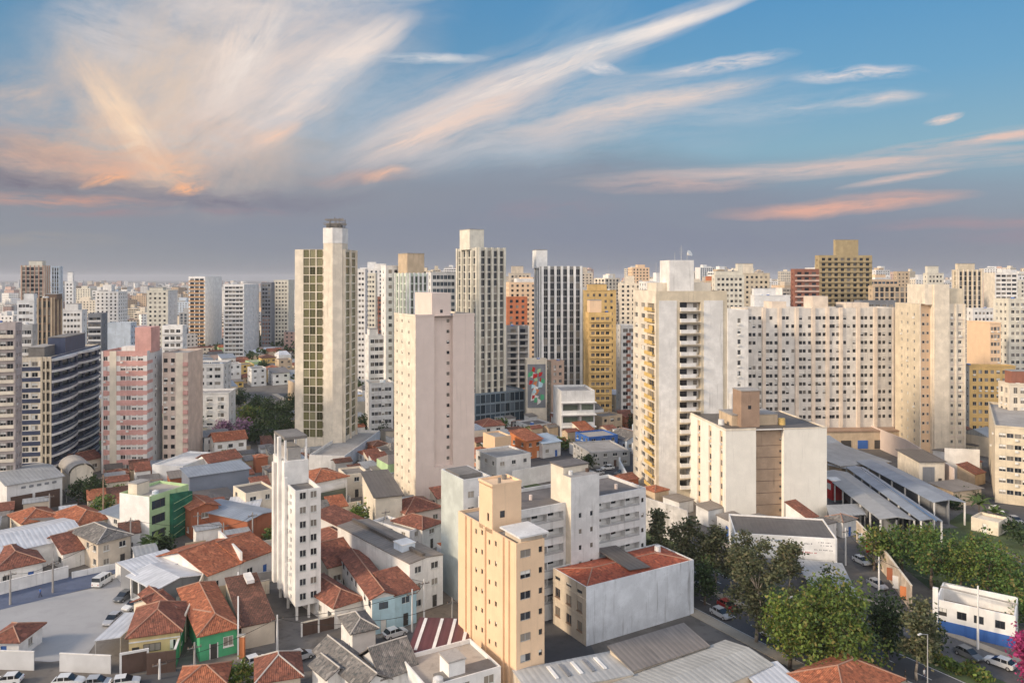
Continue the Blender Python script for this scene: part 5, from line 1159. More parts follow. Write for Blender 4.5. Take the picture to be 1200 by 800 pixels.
# foreground roofs
hs('house', 'grey tile gable with white verges at the bottom edge', (384,795), (408,786), (372,778), 4.6, 'gable_y', GREY_T, WHITE, seed=35, pitch=.5, ridge=RIDGEG, group=HG, wins=False)
hs('house', 'large weathered grey gable roof nearest the bottom edge', (424,808), (455,796), (405,752), 4.8, 'gable_y', GREY_T, GREYW, seed=36, pitch=.62, ridge=RIDGEG, group=HG, wins=False, lm='the large grey gable')
hs('house', 'steep grey tile roof turned sideways, right of the large grey gable', (448,795), (487,782), (440,765), 5.0, 'gable_x', GREY_T, GREYW, seed=37, pitch=.7, ridge=RIDGEG, group=HG, wins=False)
hs('house', 'small grey tile roof behind the large grey gable', (413,742), (440,736), (405,722), 4.6, 'hip', GREY_T, WHITE, seed=38, pitch=.5, ridge=RIDGEG, group=HG, wins=False)
gwall('boundary_wall', 'white courtyard wall left of the large grey gable', [G(375,792), G(374,782), G(408,772)], 2.6, WHITE2)
h = hs('warehouse', 'dark maroon metal roof with white skylight strips behind the foreground flat roof', (478,764), (547,766), (457,748), 4.2, 'mono', MET_M, BROWNP, cat='warehouse', pitch=.06, wins=False, ridge=None, over=.1, lm='the maroon metal roof', depth=10)
for q in (.12,.42,.66,.9): h.part('skylight', lambda m: m.hexa([(h.W*q-.25,.3,4.42),(h.W*q+.25,.3,4.42),(h.W*q+.25,h.D-.3,4.42+h.D*.058),(h.W*q-.25,h.D-.3,4.42+h.D*.058),(h.W*q-.25,.3,4.5),(h.W*q+.25,.3,4.5),(h.W*q+.25,h.D-.3,4.5+h.D*.058),(h.W*q-.25,h.D-.3,4.5+h.D*.058)], WHITE2))
h = hs('house', 'flat-roofed white building with a tank box, bottom edge left of the slim peach block', (500,805), (587,780), (491,783), 6.0, 'flat', BEIGEROOF, WHITE2, seed=39, depth=9.5, storeys=2, parapet=.6, lm='the foreground flat roof')
h.block('tank_box', h.W*.33, h.W*.55, 1.0, 4.0, 5.4, 7.8, WHITE2, CONC)
h.part('roof_sheet', lambda m: m.box(h.W*.2,h.W*.96,.5,3.0,5.45,5.9,CONCD)); roof_clutter(h, 3, 5.4, 12)
# right of the peach block
h = hs('warehouse', 'pale grey metal roof with slatted skylights right of the slim peach block', (622,815), (742,790), None, 5.0, 'mono', MET_G2, BEIGE, cat='warehouse', pitch=.02, depth=6.5, wins=False, ridge=None, over=.1, lm='the slatted-skylight roof')
for k in range(5): h.part('skylight', lambda m: m.hexa([(h.W*(.30+.12*k),h.D*.35,5.17+.1),(h.W*(.30+.12*k)+.5,h.D*.35,5.27),(h.W*(.30+.12*k)+.5,h.D*.85,5.27+.05),(h.W*(.30+.12*k),h.D*.85,5.27+.05),(h.W*(.30+.12*k),h.D*.35,5.42),(h.W*(.30+.12*k)+.5,h.D*.35,5.42),(h.W*(.30+.12*k)+.5,h.D*.85,5.42+.05),(h.W*(.30+.12*k),h.D*.85,5.42+.05)], SLATE if k % 2 else WHITE2))
hs('warehouse', 'brown-grey corrugated roof in front of the red-roofed white hall', (741,786), (829,757), (724,765), 5.0, 'mono', FIB, BEIGE, cat='warehouse', pitch=.22, wins=False, ridge=None, over=.3, lm='the brown corrugated roof')
BL_, BR_, FR_ = G(748,790,4.6), G(855,749,4.6), G(906,779,4.6)
hs('warehouse', 'large pale grey low-pitched metal roof at the bottom edge by the avenue', FR_+(BL_-BR_)*1.35, FR_, None, 4.6, 'gable_x', sheet('pale_grey_sheet', (.50,.49,.455), .6), BEIGE, cat='warehouse', pitch=.14, wins=False, ridge=None, over=.1, depth=(BR_-FR_).length, lm='the large pale metal roof', px=False)
G31x, G31y = Vector((cos(R(31)), sin(R(31)))), Vector((-sin(R(31)), cos(R(31))))
_c = G(928,791,4.2); _a = _c-G31y*8.5
hs('house', 'orange tile roof cut by the bottom edge under the big leafy tree', _a, _a+G31x*12, None, 4.2, 'hip', BRICK_T, WHITE, group=HG, seed=41, pitch=.42, lm='the orange roof by the avenue', depth=8.5, px=False)
hs('house', 'little white sheet roof corner left of the orange roof by the avenue', (893,806), (932,798), None, 4.0, 'mono', MET_W, CREAM, depth=4, seed=42, pitch=.1, wins=False, ridge=None)
# sign shop, awning
a, c_ = G(858,634,5.4), G(981,632,5.4)
h = hs('shop', 'white shop with a painted sign board at the foot of the broad cream block', (861,624), (981,631), None, 7.6, 'flat', FIB_D, WHITE2, cat='shop', wins=False, depth=13, parapet=.3, lm='the painted-sign shop')
def board(m): h.fbox(m,'F',.4,h.W-.3,.02,.14,3.2,7.5,WHITE2)
sb = h.part('sign_board', board)
LET = simple('sign_black', (.22,.22,.24), .6); LETR = simple('sign_red', (.5,.16,.16), .6); LETB = simple('sign_blue', (.25,.32,.45), .6)
# the lettering on the board is too small to read: rows of dashes in its colours
rr = random.Random(4)
def dashes(rows, mat):
    m = MB()
    for u0, u1, z, hh in rows:
        u = u0
        while u < u1:
            w_ = rr.uniform(.12,.3); h.fbox(m,'F',u,u+w_*.8,.142,.155,z,z+.55*hh*rr.choice([.7,1,1]),mat); u += w_+rr.choice([.06,.06,.3])
    return m
for i,(rows, mat) in enumerate((([(h.W*.62,h.W*.76,6.2,.5),(h.W*.82,h.W*.95,6.6,.35),(h.W*.84,h.W*.95,6.0,.35),(h.W*.78,h.W*.95,5.1,.4),(h.W*.06,h.W*.25,6.2,.6)], LET), ([(h.W*.58,h.W*.8,4.4,.6)], LETR), ([(h.W*.3,h.W*.5,6.4,.7),(h.W*.32,h.W*.46,5.2,.5)], LETB))):
    dashes(rows, mat).build('lettering', sb)
h.part('roller_door', lambda m: h.fbox(m,'F',h.W*.1,h.W*.4,.02,.1,0,2.9,SLATE)); h.part('roller_door', lambda m: h.fbox(m,'F',h.W*.5,h.W*.9,.02,.1,0,2.9,MET_BL))
gwall('boundary_wall', 'blue boarded fence at the left of the painted-sign shop', [G(851,632), G(862,648)], 3.2, BLUEP)
carport('broad grey sheet awning in front of the painted-sign shop', (950,687), (1008,703), (987,660), (930,655), 3.6, MET_G)
# market sheds at right
def market(label, A, B, C, z, mat, pitch=.12, kind='gable_y', lm=None, depth=None):
    m = hs('market_hall', label, A, B, C, z, kind, mat, GREYW, cat='market shed', wins=False, pitch=pitch, ridge=None, over=.4, lm=lm, depth=depth); return m
def mkt_strip(label, p0, p1, wd, z, mat, lm=None):
    """long open shed between two points of its near eave, posts under it"""
    a, c = G(*p0, z), G(*p1, z); d = (c-a); L = d.length; r_ = empty('market_shed', (a.x,a.y,0), atan2(d.y,d.x), label, 'market shed')
    if lm: LAND.append((p0[0], a.y, lm))
    mb = MB(); roof_mesh(mb, 'gable_x', 0, L, 0, wd, z, .16, mat, None); mb.build('roof', r_, uv=True)
    n = int(L/6)
    for i in range(n+1):
        for y in (.3, wd-.3): mb = MB(); mb.box(L*i/n-.15,L*i/n+.15,y-.15,y+.15,0,z-.16,WHITE); mb.build('post', r_)
    mb = MB(); mb.box(.2,L-.2,wd*.5-.1,wd*.5+.1,0,z-.2,SLATE); mb.build('partition', r_)
    FOOT.append((a, d.normalized(), Vector((-d.y,d.x)).normalized(), L, wd)); return r_
mkt_strip('grey-roofed open market shed nearest the parked cars', (1073,609), (994,553), 8, 5.0, MET_G, lm='the open market shed')
mkt_strip('long blue-edged market roof, second from the parked cars', (1105,610), (1012,547), 5, 5.6, MET_B)
carport('long blue translucent gutter roof between two market sheds', (1096,608), (1098,611), (1012,550), (1009,548), 6.2, MET_BL)
mkt_strip('blue-grey market shed roof beside the white ramp wall', (1132,588), (1035,540), 8, 5.6, MET_B)
hs('market_hall', 'low grey flat market hall behind the open market shed', (985,546), (1042,541), None, 5.0, 'mono', MET_G, TAN, cat='market shed', wins=False, depth=22, pitch=.04, ridge=None)
carport('grey sheet roof beside the red delivery booth', (970,545), (1004,552), (1000,535), (968,528), 4.6, MET_G)
carport('grey sheet roof on the yard behind the painted-sign shop', (972,605), (1015,603), (1008,590), (968,592), 4.0, MET_G)
bo = empty('kiosk', (G(975,586).x, G(975,586).y, 0), R(6), 'bright red booth in the market yard beside the broad cream block', 'kiosk'); mb = MB(); mb.box(0,3.2,0,3,0,5.2,REDP); mb.build('body', bo); mb = MB(); mb.box(-.2,3.4,-.2,3.2,5.2,5.4,GREYW); mb.build('roof', bo); mb = MB(); mb.box(-.06,-.003,.6,2.4,2.6,4.2,WHITE2); mb.build('panel', bo)
gwall('ramp_wall', 'white ramp wall rising beside the market roofs', [G(1118,578), G(1062,540), G(1018,520)], 7.0, PINKISH)
h = hs('house', 'cream gatehouse with dark roof and open porch at the end of the ramp wall', (1077,541), (1107,541), None, 8.2, 'mono', FIB_D, CREAM, depth=12, pitch=.05, seed=44, wins=False, ridge=None, lm='the cream gatehouse')
h.part('porch', lambda m: h.fbox(m,'F',1,h.W*.6,.02,.1,.4,6.8,SLATE)); h.part('doorway', lambda m: h.fbox(m,'F',h.W*.75,h.W*.88,.02,.1,.2,3.6,FRD))
gwall('boundary_wall', 'high blank white wall between the cream gatehouse and the sand loggia block', [G(1107,560), G(1148,562)], 9.0, WHITE2)
hs('house', 'low tan brick store with grey roof below the high blank white wall', (1117,576), (1150,572), None, 4.0, 'mono', FIB, TAN, depth=7, pitch=.06, seed=45, wins=False, ridge=None)
hs('house', 'small cream house among garden palms at the right', (1138,605), (1170,612), None, 3.2, 'flat', CREAM, CREAM, depth=6, seed=46)
# long street wall and blue-white wall
gwall('boundary_wall', 'long flaking cream wall with faded posters along the lane', [G(1068,716), G(1040,676), G(1018,650), G(1004,634)], 4.6, plaster('flaking_wall', (.60,.50,.40), 1.0, .9, .9, .35), cap=CREAM)
for i, (px, py, mt) in enumerate(((1062,708,ORANGE),(1053,695,WHITE2),(1046,685,BRICKW),(1030,664,WHITE2),(1021,653,REDP),(1012,642,LBLUE))):
    p = G(px, py); q = p + Vector((-.235,-.0)); mb = MB(); r_ = empty('poster', (p.x,p.y,0), atan2(.62,-.78), ['orange faded bill low on the long flaking wall, nearest the avenue','white peeling bill, second along the long flaking wall from the avenue','brick-coloured patch panel midway along the long flaking wall','white torn bill beyond the brick-coloured panel on the flaking wall','red bill towards the far end of the long flaking wall','pale blue bill at the far end of the long flaking wall'][i], 'poster')
    mb.box(-1.0,1.0,.20,.26,.9,3.3,mt); mb.build('sheet', r_)
o = G(1097,738); e2 = G(1190,760); dd = e2-o
h = Bld('boundary_building', 'white roofless building with a blue base stripe and four small windows along the side street', 'building', o, math.degrees(atan2(dd.y,dd.x)), dd.length, 9.0, lm='the blue-based white building')
h.walls(WHITE2, 5.3, {'F': [(h.u_at('F',p)-.7,h.u_at('F',p)+.7,2.7,4.0,.15,'W',('plain',FRD,GLD)) for p in (1104,1127,1147,1172)]}, parapet=3.0, roof=EARTH, mats={'L': PINKISH}); h.place_windows()
h.part('blue_base', lambda m: h.fbox(m,'F',-.02,h.W,0,.06,0,1.9,BLUEP)); h.part('end_pillar', lambda m: h.fbox(m,'F',-.5,.3,-.4,.2,0,7.2,WHITE2))
h.part('roof_frame', lambda m: (m.tube((0,6,5.5),(h.W,5,5.5),.15,.15,CONC,6)))
h.part('brick_side', lambda m: h.fbox(m,'L',1.0,5,0,.05,.5,4.6,BRICKW))
# middle-left yards
hs('warehouse', 'long blue-grey ribbed wall and roof building behind the green-fronted block', (222,559), (292,549), None, 7.0, 'mono', MET_B, sheet('bluegrey_cladding', (.25,.29,.37), .7), cat='warehouse', depth=9, pitch=.05, wins=False, ridge=None, lm='the blue-grey ribbed building')
hs('house', 'white flat terrace with round skylights beside the salmon striped tower wing', (214,546), (256,530), None, 6.0, 'flat', GREYW, WHITE2, depth=10, seed=51, wins=False)
hs('house', 'rust roof strip behind the blue-grey ribbed building', (245,543), (282,536), None, 5.0, 'gable_x', RUST_T, WHITE, depth=8, group=HG, seed=52)
hs('warehouse', 'diagonal blue-grey metal roof running down to a white end', (225,596), (290,610), None, 5.4, 'gable_x', MET_B, BRICKW, depth=8, cat='warehouse', pitch=.12, wins=False, ridge=None, over=.6, lm='the diagonal blue-grey roof')
h = hs('house', 'red brick house with an arched white window right of the green-fronted block', (224,598), (256,592), None, 6.6, 'gable_y', BRICK_T, BRICKW, depth=9, group=HG, seed=54, storeys=2, pitch=.3)
hs('open_shed', 'white long-roofed shed left of the beige flat house', (267,596), (302,594), None, 4.4, 'mono', MET_W, GREYP, depth=7, cat='shed', wins=False, ridge=None, pitch=.08)
hs('house', 'beige flat-topped house with dark roof left of the slim stilt tower', (288,578), (322,572), (282,568), 7.0, 'flat', FIB_D, CREAM, storeys=2, depth=9, seed=56, lm='the beige flat house')
# little houses of the market street, centre
hs('house', 'peach narrow rooftop house in the market street, right of the blank pinkish tower', (580,512), (599,510), None, 9.0, 'flat', CONC, PEACH, depth=9, seed=61, wins=False)
hs('house', 'grey flat block with two dark openings in the market street', (582,536), (622,530), None, 8.0, 'flat', CONC, GREYW, depth=12, seed=62)
hs('house', 'orange-fronted hut beside a pale blue awning in the market street', (617,517), (635,514), None, 6.0, 'mono', BRICK_T, ORANGE, depth=9, seed=63, ridge=None, pitch=.2)
hs('shop', 'pale blue awning shop next to the orange-fronted hut', (636,520), (657,517), None, 4.8, 'mono', sheet('pale_blue_sheet', (.45,.55,.66), .3), GREYW, depth=8, cat='shop', seed=64, ridge=None, pitch=.15)
hs('house', 'orange-tiled hut hidden among shrubs right of the blank pinkish tower', (561,533), (580,530), None, 4.0, 'hip', BRICK_T, ORANGE, depth=7, group=HG, seed=65)
hs('house', 'white and rust gabled house before the blue glass podium', (566,500), (590,498), None, 6.0, 'hip', RUST_T, WHITE, depth=9, group=HG, seed=66)
hs('shop', 'long flat grey shop roof right of the terraced white-grey building', (692,530), (738,527), None, 5.0, 'flat', CONC, GREYP, depth=16, cat='shop', seed=67)
hs('shop', 'blue-fronted low shop at the foot of the golden yellow tower', (690,512), (724,509), None, 6.0, 'flat', CONC, BLUEP, depth=10, cat='shop', seed=68)
gwall('boundary_wall', 'long grey wall with pink drums behind the white gallery block', [G(600,572), G(662,560)], 5.0, GREYW)
gwall('overpass_parapet', 'white curved parapet beside the balcony tower with beige borders', [G(757,598), G(738,574), G(726,550), G(727,536)], 3.0, WHITE2, .5)
gwall('boundary_wall', 'white arched screen wall between the balcony tower and the avenue trees', [G(757,622), G(806,640)], 8.0, plaster('mural_white', (.62,.60,.58), .9, .9, .8, .3))
# ------------------------------------------------------------------ trees
BARK = flat('bark', (.16,.12,.09), .6, 3); BARKP = flat('pale_bark', (.45,.37,.29), .5, 3)
LF = {'green': leafy('leaf_green', (.035,.075,.014), (.20,.28,.045), (.27,.21,.055)), 'dark': leafy('leaf_dark', (.018,.038,.014), (.06,.10,.028)), 'gum': leafy('leaf_gum', (.045,.06,.026), (.16,.17,.08), (.22,.18,.10)), 'park': leafy('leaf_park', (.028,.075,.016), (.15,.25,.05), (.24,.18,.05)),
      'pink': leafy('leaf_magenta', (.30,.02,.10), (.55,.06,.22)), 'lilac': leafy('leaf_lilac', (.20,.10,.20), (.42,.26,.40), (.06,.09,.03)), 'palm': leafy('leaf_palm', (.03,.06,.015), (.10,.15,.03))}
def crown_mesh(lobes, n, size, mat, seed, droop=0.0, hollow=.45):
    """leaf-sized faces in clumps through the volume of several uneven lobes: (x,y,z,rx,ry,rz)"""
    r = np.random.default_rng(seed); vol = np.array([l[3]*l[4]*l[5] for l in lobes])**.8; pick = r.choice(len(lobes), n//9+1, p=vol/vol.sum()); L = np.array(lobes)[pick]
    d = r.normal(size=(len(pick),3)); d /= np.linalg.norm(d,axis=1)[:,None]; rad = hollow+(1-hollow)*r.random(len(pick))**.6
    cc = L[:,:3] + d*L[:,3:]*rad[:,None]*(.85+.3*r.random((len(pick),1)))
    c = np.repeat(cc, 9, 0)[:n] + r.normal(size=(n,3))*np.array([1,1,.7])*size*1.15
    nrm = r.normal(size=(n,3))+np.array([0,0,.6]); nrm /= np.linalg.norm(nrm,axis=1)[:,None]
    t = np.cross(nrm, r.normal(size=(n,3))+np.array([0,0,-droop*3])); t /= np.linalg.norm(t,axis=1)[:,None]; b = np.cross(nrm,t)
    s = size*(.55+.8*r.random((n,1)))
    v = np.stack([c-t*s*.5-b*s*.28, c+t*s*.5-b*s*.28, c+t*s*.45+b*s*.3, c-t*s*.45+b*s*.3],1).reshape(-1,3)
    me = bpy.data.meshes.new('crown'); me.vertices.add(4*n); me.vertices.foreach_set('co', v.ravel().astype(np.float32)); me.loops.add(4*n); me.loops.foreach_set('vertex_index', np.arange(4*n,dtype=np.int32)); me.polygons.add(n); me.polygons.foreach_set('loop_start', np.arange(0,4*n,4,dtype=np.int32)); me.update(); me.validate(); me.materials.append(mat); return me
def trunk_mb(H, r, lobes, mat, seed, lean=.0):
    q = random.Random(seed); mb = MB(); top = Vector((q.uniform(-lean,lean)*H, q.uniform(-lean,lean)*H, H*.55)); p = Vector((0,0,-.1)); n = 5
    for k in range(n):
        a = p.lerp(top, k/n); c = p.lerp(top, (k+1)/n); j = Vector((q.uniform(-.12,.12), q.uniform(-.12,.12), 0))*r*4*(k < n-1)
        mb.tube(a if k == 0 else prev, c+j, r*(1-.14*k), r*(1-.14*(k+1)), mat, 7); prev = c+j
    for l in lobes[:7]:
        mid = prev.lerp(Vector(l[:3]), .5)+Vector((0,0,.3)); mb.tube(prev-Vector((0,0,q.uniform(0,.25)*H*.4)), mid, r*.35, r*.22, mat, 5); mb.tube(mid, Vector(l[:3]), r*.22, r*.07, mat, 5)
    return mb
TREE_PROTO = {}
def tree(label, px, yb, yt, wpx, kind='green', style='broad', name='tree', group='street and park trees', seed=1, dens=1.0, at_=None, cat='tree'):
    if at_ is None: g = G(px, yb); d = g.y; H = zat(yt, d); W = wpx*d/FPX
    else: g, H, W = at_; d = g.y
    q = random.Random(seed); R_ = W/2; mat = LF[kind]; root = tag(empty(name, (g.x, g.y, 0), q.uniform(0, 6.28)), label, cat, group)
    lobes = []
    if style == 'broad':
        for k in range(9): a = q.uniform(0,6.28); rr_ = R_*q.uniform(.25,.72); lobes.append((rr_*cos(a), rr_*sin(a), H*q.uniform(.26,.76), R_*q.uniform(.34,.55), R_*q.uniform(.34,.55), H*q.uniform(.16,.25)))
        lobes.append((0,0,H*.70,R_*.6,R_*.6,H*.30)); lobes.append((0,0,H*.42,R_*.7,R_*.7,H*.26)); r0 = max(.15,H*.028); bk = BARK
    elif style == 'gum':
        for k in range(18): a = q.uniform(0,6.28); h_ = q.uniform(.30,.95); rr_ = R_*q.uniform(.1,.75)*(1.15-h_*.5); lobes.append((rr_*cos(a), rr_*sin(a), H*h_, R_*q.uniform(.2,.36), R_*q.uniform(.2,.36), H*q.uniform(.06,.12)))
        r0 = max(.14,H*.02); bk = BARKP
    elif style == 'cypress':
        for k in range(6): lobes.append((0,0,H*(.2+.13*k),R_*(1-.12*k),R_*(1-.12*k),H*.12))
        r0 = .12; bk = BARK
    elif style == 'bush':
        for k in range(7): a = q.uniform(0,6.28); rr_ = R_*q.uniform(.1,.7); lobes.append((rr_*cos(a), rr_*sin(a), H*q.uniform(.25,.7), R_*.42, R_*.42, H*.3))
        r0 = .07; bk = BARK
    size = .62 if d > 220 else .5 if d > 150 else .42
    if style == 'palm':
        mb = MB(); prev = Vector((0,0,0))
        for k in range(6): nx = Vector((.12*sin(k*.7), .1*k*.3, H*.62*(k+1)/6)); mb.tube(prev, nx, .17-.01*k, .16-.01*k, BARK, 7); prev = nx
        mb.build('trunk', root)
        for k in range(11):
            a = 6.28*k/11+q.uniform(-.2,.2); fm = MB(); L = W*.5*q.uniform(.85,1.1); p0 = prev; n = 6; el0 = q.uniform(.3,1.1); pts = [p0]
            for j in range(n): e_ = el0-1.5*(j/n); pts.append(pts[-1]+Vector((cos(a)*cos(e_), sin(a)*cos(e_), sin(e_)))*L/n)
            side = Vector((-sin(a), cos(a), 0))
            for j in range(n):
                w0, w1 = .28*(1-(j/n)**2)+.04, .28*(1-((j+1)/n)**2)+.02
                for sg in (-1,1): fm.poly([pts[j], pts[j+1], pts[j+1]+side*sg*w1*1.6-Vector((0,0,w1*.8)), pts[j]+side*sg*w0*1.6-Vector((0,0,w0*.8))], LF['palm'])
            fm.build('frond', root)
        return root
    n = int(min(24000, max(400, 6.0*W*H/size**2*dens)))
    me = crown_mesh(lobes, n, size, mat, seed, droop=.8 if style == 'gum' else 0, hollow=.35)
    c = bpy.data.objects.new('crown', me); COL.objects.link(c); c.parent = root
    trunk_mb(H, r0, lobes, bk, seed, .05 if style == 'gum' else .02).build('trunk', root, smooth=True)
    return root
T_ = tree
T_('big bushy light green tree spreading beside the avenue, largest of all', 972, 790, 678, 138, 'green', 'broad', seed=3, dens=1.2)
T_('bushy green tree joined to the left flank of the largest tree', 925, 782, 694, 70, 'green', 'broad', seed=4)
T_('tall gum tree with a bare pale trunk beside the silver car on the avenue', 886, 752, 634, 74, 'gum', 'gum', name='gum_tree', seed=5, dens=.9)
T_('grey-green gum tree in front of the painted-sign shop', 922, 716, 632, 52, 'gum', 'gum', name='gum_tree', seed=6)
T_('small dark gum against the white gallery block end', 772, 676, 598, 40, 'gum', 'gum', name='gum_tree', seed=7)
T_('broad gum crown before the white arched screen wall', 803, 684, 604, 50, 'gum', 'gum', name='gum_tree', seed=8)
T_('gum tree in front of the ribbed flank of the broad cream block', 838, 692, 608, 58, 'gum', 'gum', name='gum_tree', seed=9)
T_('gum tree hiding the blue boarded fence', 868, 702, 622, 52, 'gum', 'gum', name='gum_tree', seed=10)
T_('low dark tree by the avenue behind the red-roofed white hall', 786, 694, 640, 36, 'dark', 'broad', seed=11)
T_('low dark tree between gum trunks on the avenue verge', 826, 708, 652, 34, 'dark', 'broad', seed=12)
T_('drooping brownish gum at the lower right between avenue and side street', 1074, 796, 705, 62, 'gum', 'gum', name='gum_tree', seed=13, dens=1.1)
T_('dark tree just left of the drooping brownish gum', 1040, 772, 690, 52, 'dark', 'broad', seed=14)
T_('dark green tree right of the drooping brownish gum, before the blue-based building', 1092, 768, 716, 30, 'dark', 'broad', seed=15)
T_('thin dark cypress above the largest tree, beside the grey awning', 971, 716, 662, 13, 'dark', 'cypress', name='cypress', seed=16)
for i,(px,yb,yt,w_,lb) in enumerate(((1024,668,618,52,'park tree nearest the lane wall, left end of the park grove'),(1058,674,616,56,'tall park tree second from the lane wall'),(1092,690,622,58,'dark park tree behind the brick end of the blue-based building'),(1126,694,628,60,'broad park tree above the first window of the blue-based building'),(1158,702,640,60,'park tree with reddish tips above the white utility pole'),(1188,712,646,58,'park tree touching the right edge above the blue-based building'),(1078,656,612,50,'rear park tree beneath the market roofs'),(1112,660,618,52,'rear park tree below the blue gutter roof end'),(1146,668,620,50,'rear park tree before the small garden house'),(1178,680,634,52,'rear park tree at the right side of the grove'),(1210,735,690,50,'low park tree beyond the right edge by the magenta bush'),(1040,655,612,40,'small rear park tree behind the lane wall'))):
    T_(lb, px, yb, yt+(-5,4,-8,2,-3,6,0,5,-6,3,0,4)[i], w_*(.9,1.1,.85,1.05,1.1,.9,.8,1,.85,1,1,.8)[i], 'park' if i % 3 else 'green', 'broad', group='park grove', seed=30+i, dens=.6)
T_('magenta bougainvillea at the right edge by the blue-based building', 1197, 798, 737, 44, 'pink', 'bush', name='bougainvillea', seed=50, cat='bush')
T_('tall garden palm left of the small cream garden house', 1148, 612, 576, 40, 'palm', 'palm', name='palm_tree', seed=51); T_('smaller garden palm right of the small cream garden house', 1166, 618, 588, 34, 'palm', 'palm', name='palm_tree', seed=52)
T_('short palm thicket before the green netted front', 180, 652, 618, 34, 'palm', 'palm', name='palm_tree', seed=53); T_('second short palm at the foot of the white flank of the green-fronted block', 170, 655, 625, 26, 'palm', 'palm', name='palm_tree', seed=54)
T_('leafy garden bush behind the green house palm, dark', 196, 650, 622, 22, 'dark', 'bush', name='bush', seed=55, cat='bush')
T_('round green garden bush at the bottom edge right of the orange gable roof', 284, 806, 768, 38, 'green', 'bush', name='bush', seed=56, cat='bush')
T_('little green tree in the courtyard below the maroon metal roof', 487, 790, 762, 24, 'green', 'bush', name='bush', seed=57, cat='bush')
for i,(px,yb,yt,w_,lb) in enumerate(((92,590,558,26,'dark tree in the yard behind the grey arched hall'),(108,592,556,24,'darkest yard tree left of the green-fronted block'),(118,586,562,16,'small yard tree beside the salmon striped tower'))): T_(lb, px, yb, yt, w_, 'dark', 'broad', group='yard trees', seed=60+i)
wood = [(282,478,456,30),(300,486,462,32),(318,492,464,32),(334,498,470,28),(290,500,474,34),(312,508,480,34),(332,514,486,30),(300,520,496,30),(322,526,500,26),(342,486,460,22),(430,510,484,28),(446,512,488,26),(456,506,486,22),(438,500,482,22),(240,500,478,22),(232,512,488,20),(570,534,512,20),(563,520,502,14),(1142,590,572,22),(1118,596,580,16),(1200,640,615,30),(1185,628,606,22),(690,548,530,14),(672,560,536,12),(680,558,534,12),(28,520,502,24),(8,524,504,22)]
WP = ['nearest the tallest tower','by the white balcony-row tower','left of the tallest tower podium']
wl = ['upper left tree of the dark grove left of the tallest tower','second tree along the top of the dark grove','third tree along the top of the dark grove','top right tree of the dark grove by the tallest tower','middle left tree of the dark grove','central tree of the dark grove','middle right tree of the dark grove beside the tallest tower','lower left tree of the dark grove','lowest tree of the dark grove near the podium','small tree squeezed against the tallest tower','large tree right of the tallest tower podium','second tree right of the tallest tower, near the blank pinkish tower','small tree touching the blank pinkish tower at left','pale tree behind the two right of the tallest tower','tree beside the plain white block left','tree below the plain white block left','shrub tree among huts right of the blank pinkish tower','small shrub tree before the ivory tower podium','garden tree right of the tan brick store','small garden tree below the tan brick store','street tree at the right edge below the sand loggia block','second street tree left of the right edge','thin street tree before the terraced white-grey building','conifer behind the gallery block lift house','second conifer behind the gallery block lift house','tree below the brown tower at the left edge','leftmost tree below the brown tower']
for i,(px,yb,yt,w_) in enumerate(wood): T_(wl[i], px, yb, yt, w_, 'dark' if i not in (4,13) else 'green', 'broad' if i not in (23,24) else 'cypress', group='town trees', seed=80+i)
T_('lilac flowering tree in front of the arcaded house left of the dark grove', 262, 512, 490, 26, 'lilac', 'broad', name='flowering_tree', seed=120); T_('pinkish-brown flowering tree beside the lilac one', 288, 516, 488, 26, 'lilac', 'broad', name='flowering_tree', seed=121)
for i,(px,yb) in enumerate(((1105,780),(1120,786),(1138,788),(1092,774),(1150,796))):
    T_(['low shrub on the verge under the drooping gum','second verge shrub facing the blue stripe','verge shrub before the white blurred car','verge shrub nearest the dark tree','verge shrub at the bottom right edge'][i], px, yb, yb-9, 20, 'green', 'bush', name='bush', group='verge shrubs', seed=130+i, cat='bush')

# ------------------------------------------------------------------ vehicles, poles, people
TYRE = BLACK; LAMP = simple('headlamp_lens', (.75,.75,.72), .15); TAIL = simple('tail_lamp', (.35,.02,.02), .2); CGL = glass('car_glass', (.015,.018,.022), (.03,.03,.03), .1)
def car_paint(n, c): return simple('car_paint_'+n, c, .28, .1, .6)
PAINT = {'white': car_paint('white',(.78,.78,.77)), 'silver': car_paint('silver',(.45,.46,.48)), 'black': car_paint('black',(.015,.015,.018)), 'red': car_paint('red',(.38,.03,.03)), 'grey': car_paint('grey',(.14,.15,.16))}
def loft(mb, secs, mat):
    """cross sections (x, half-width, z0, z1) joined along the length"""
    for (xa,wa,a0,a1),(xb,wb,b0,b1) in zip(secs[:-1], secs[1:]):
        mb.poly([(xa,-wa,a0),(xb,-wb,b0),(xb,-wb*.96,b1),(xa,-wa*.96,a1)], mat); mb.poly([(xb,wb,b0),(xa,wa,a0),(xa,wa*.96,a1),(xb,wb*.96,b1)], mat); mb.poly([(xa,-wa*.96,a1),(xb,-wb*.96,b1),(xb,wb*.96,b1),(xa,wa*.96,a1)], mat); mb.poly([(xb,-wb,b0),(xa,-wa,a0),(xa,wa,a0),(xb,wb,b0)], mat)
    for (x,w,z0,z1),fl in ((secs[0],1),(secs[-1],0)):
        p = [(x,-w,z0),(x,w,z0),(x,w*.96,z1),(x,-w*.96,z1)]; mb.poly(p[::-1] if fl == 0 else p, mat)
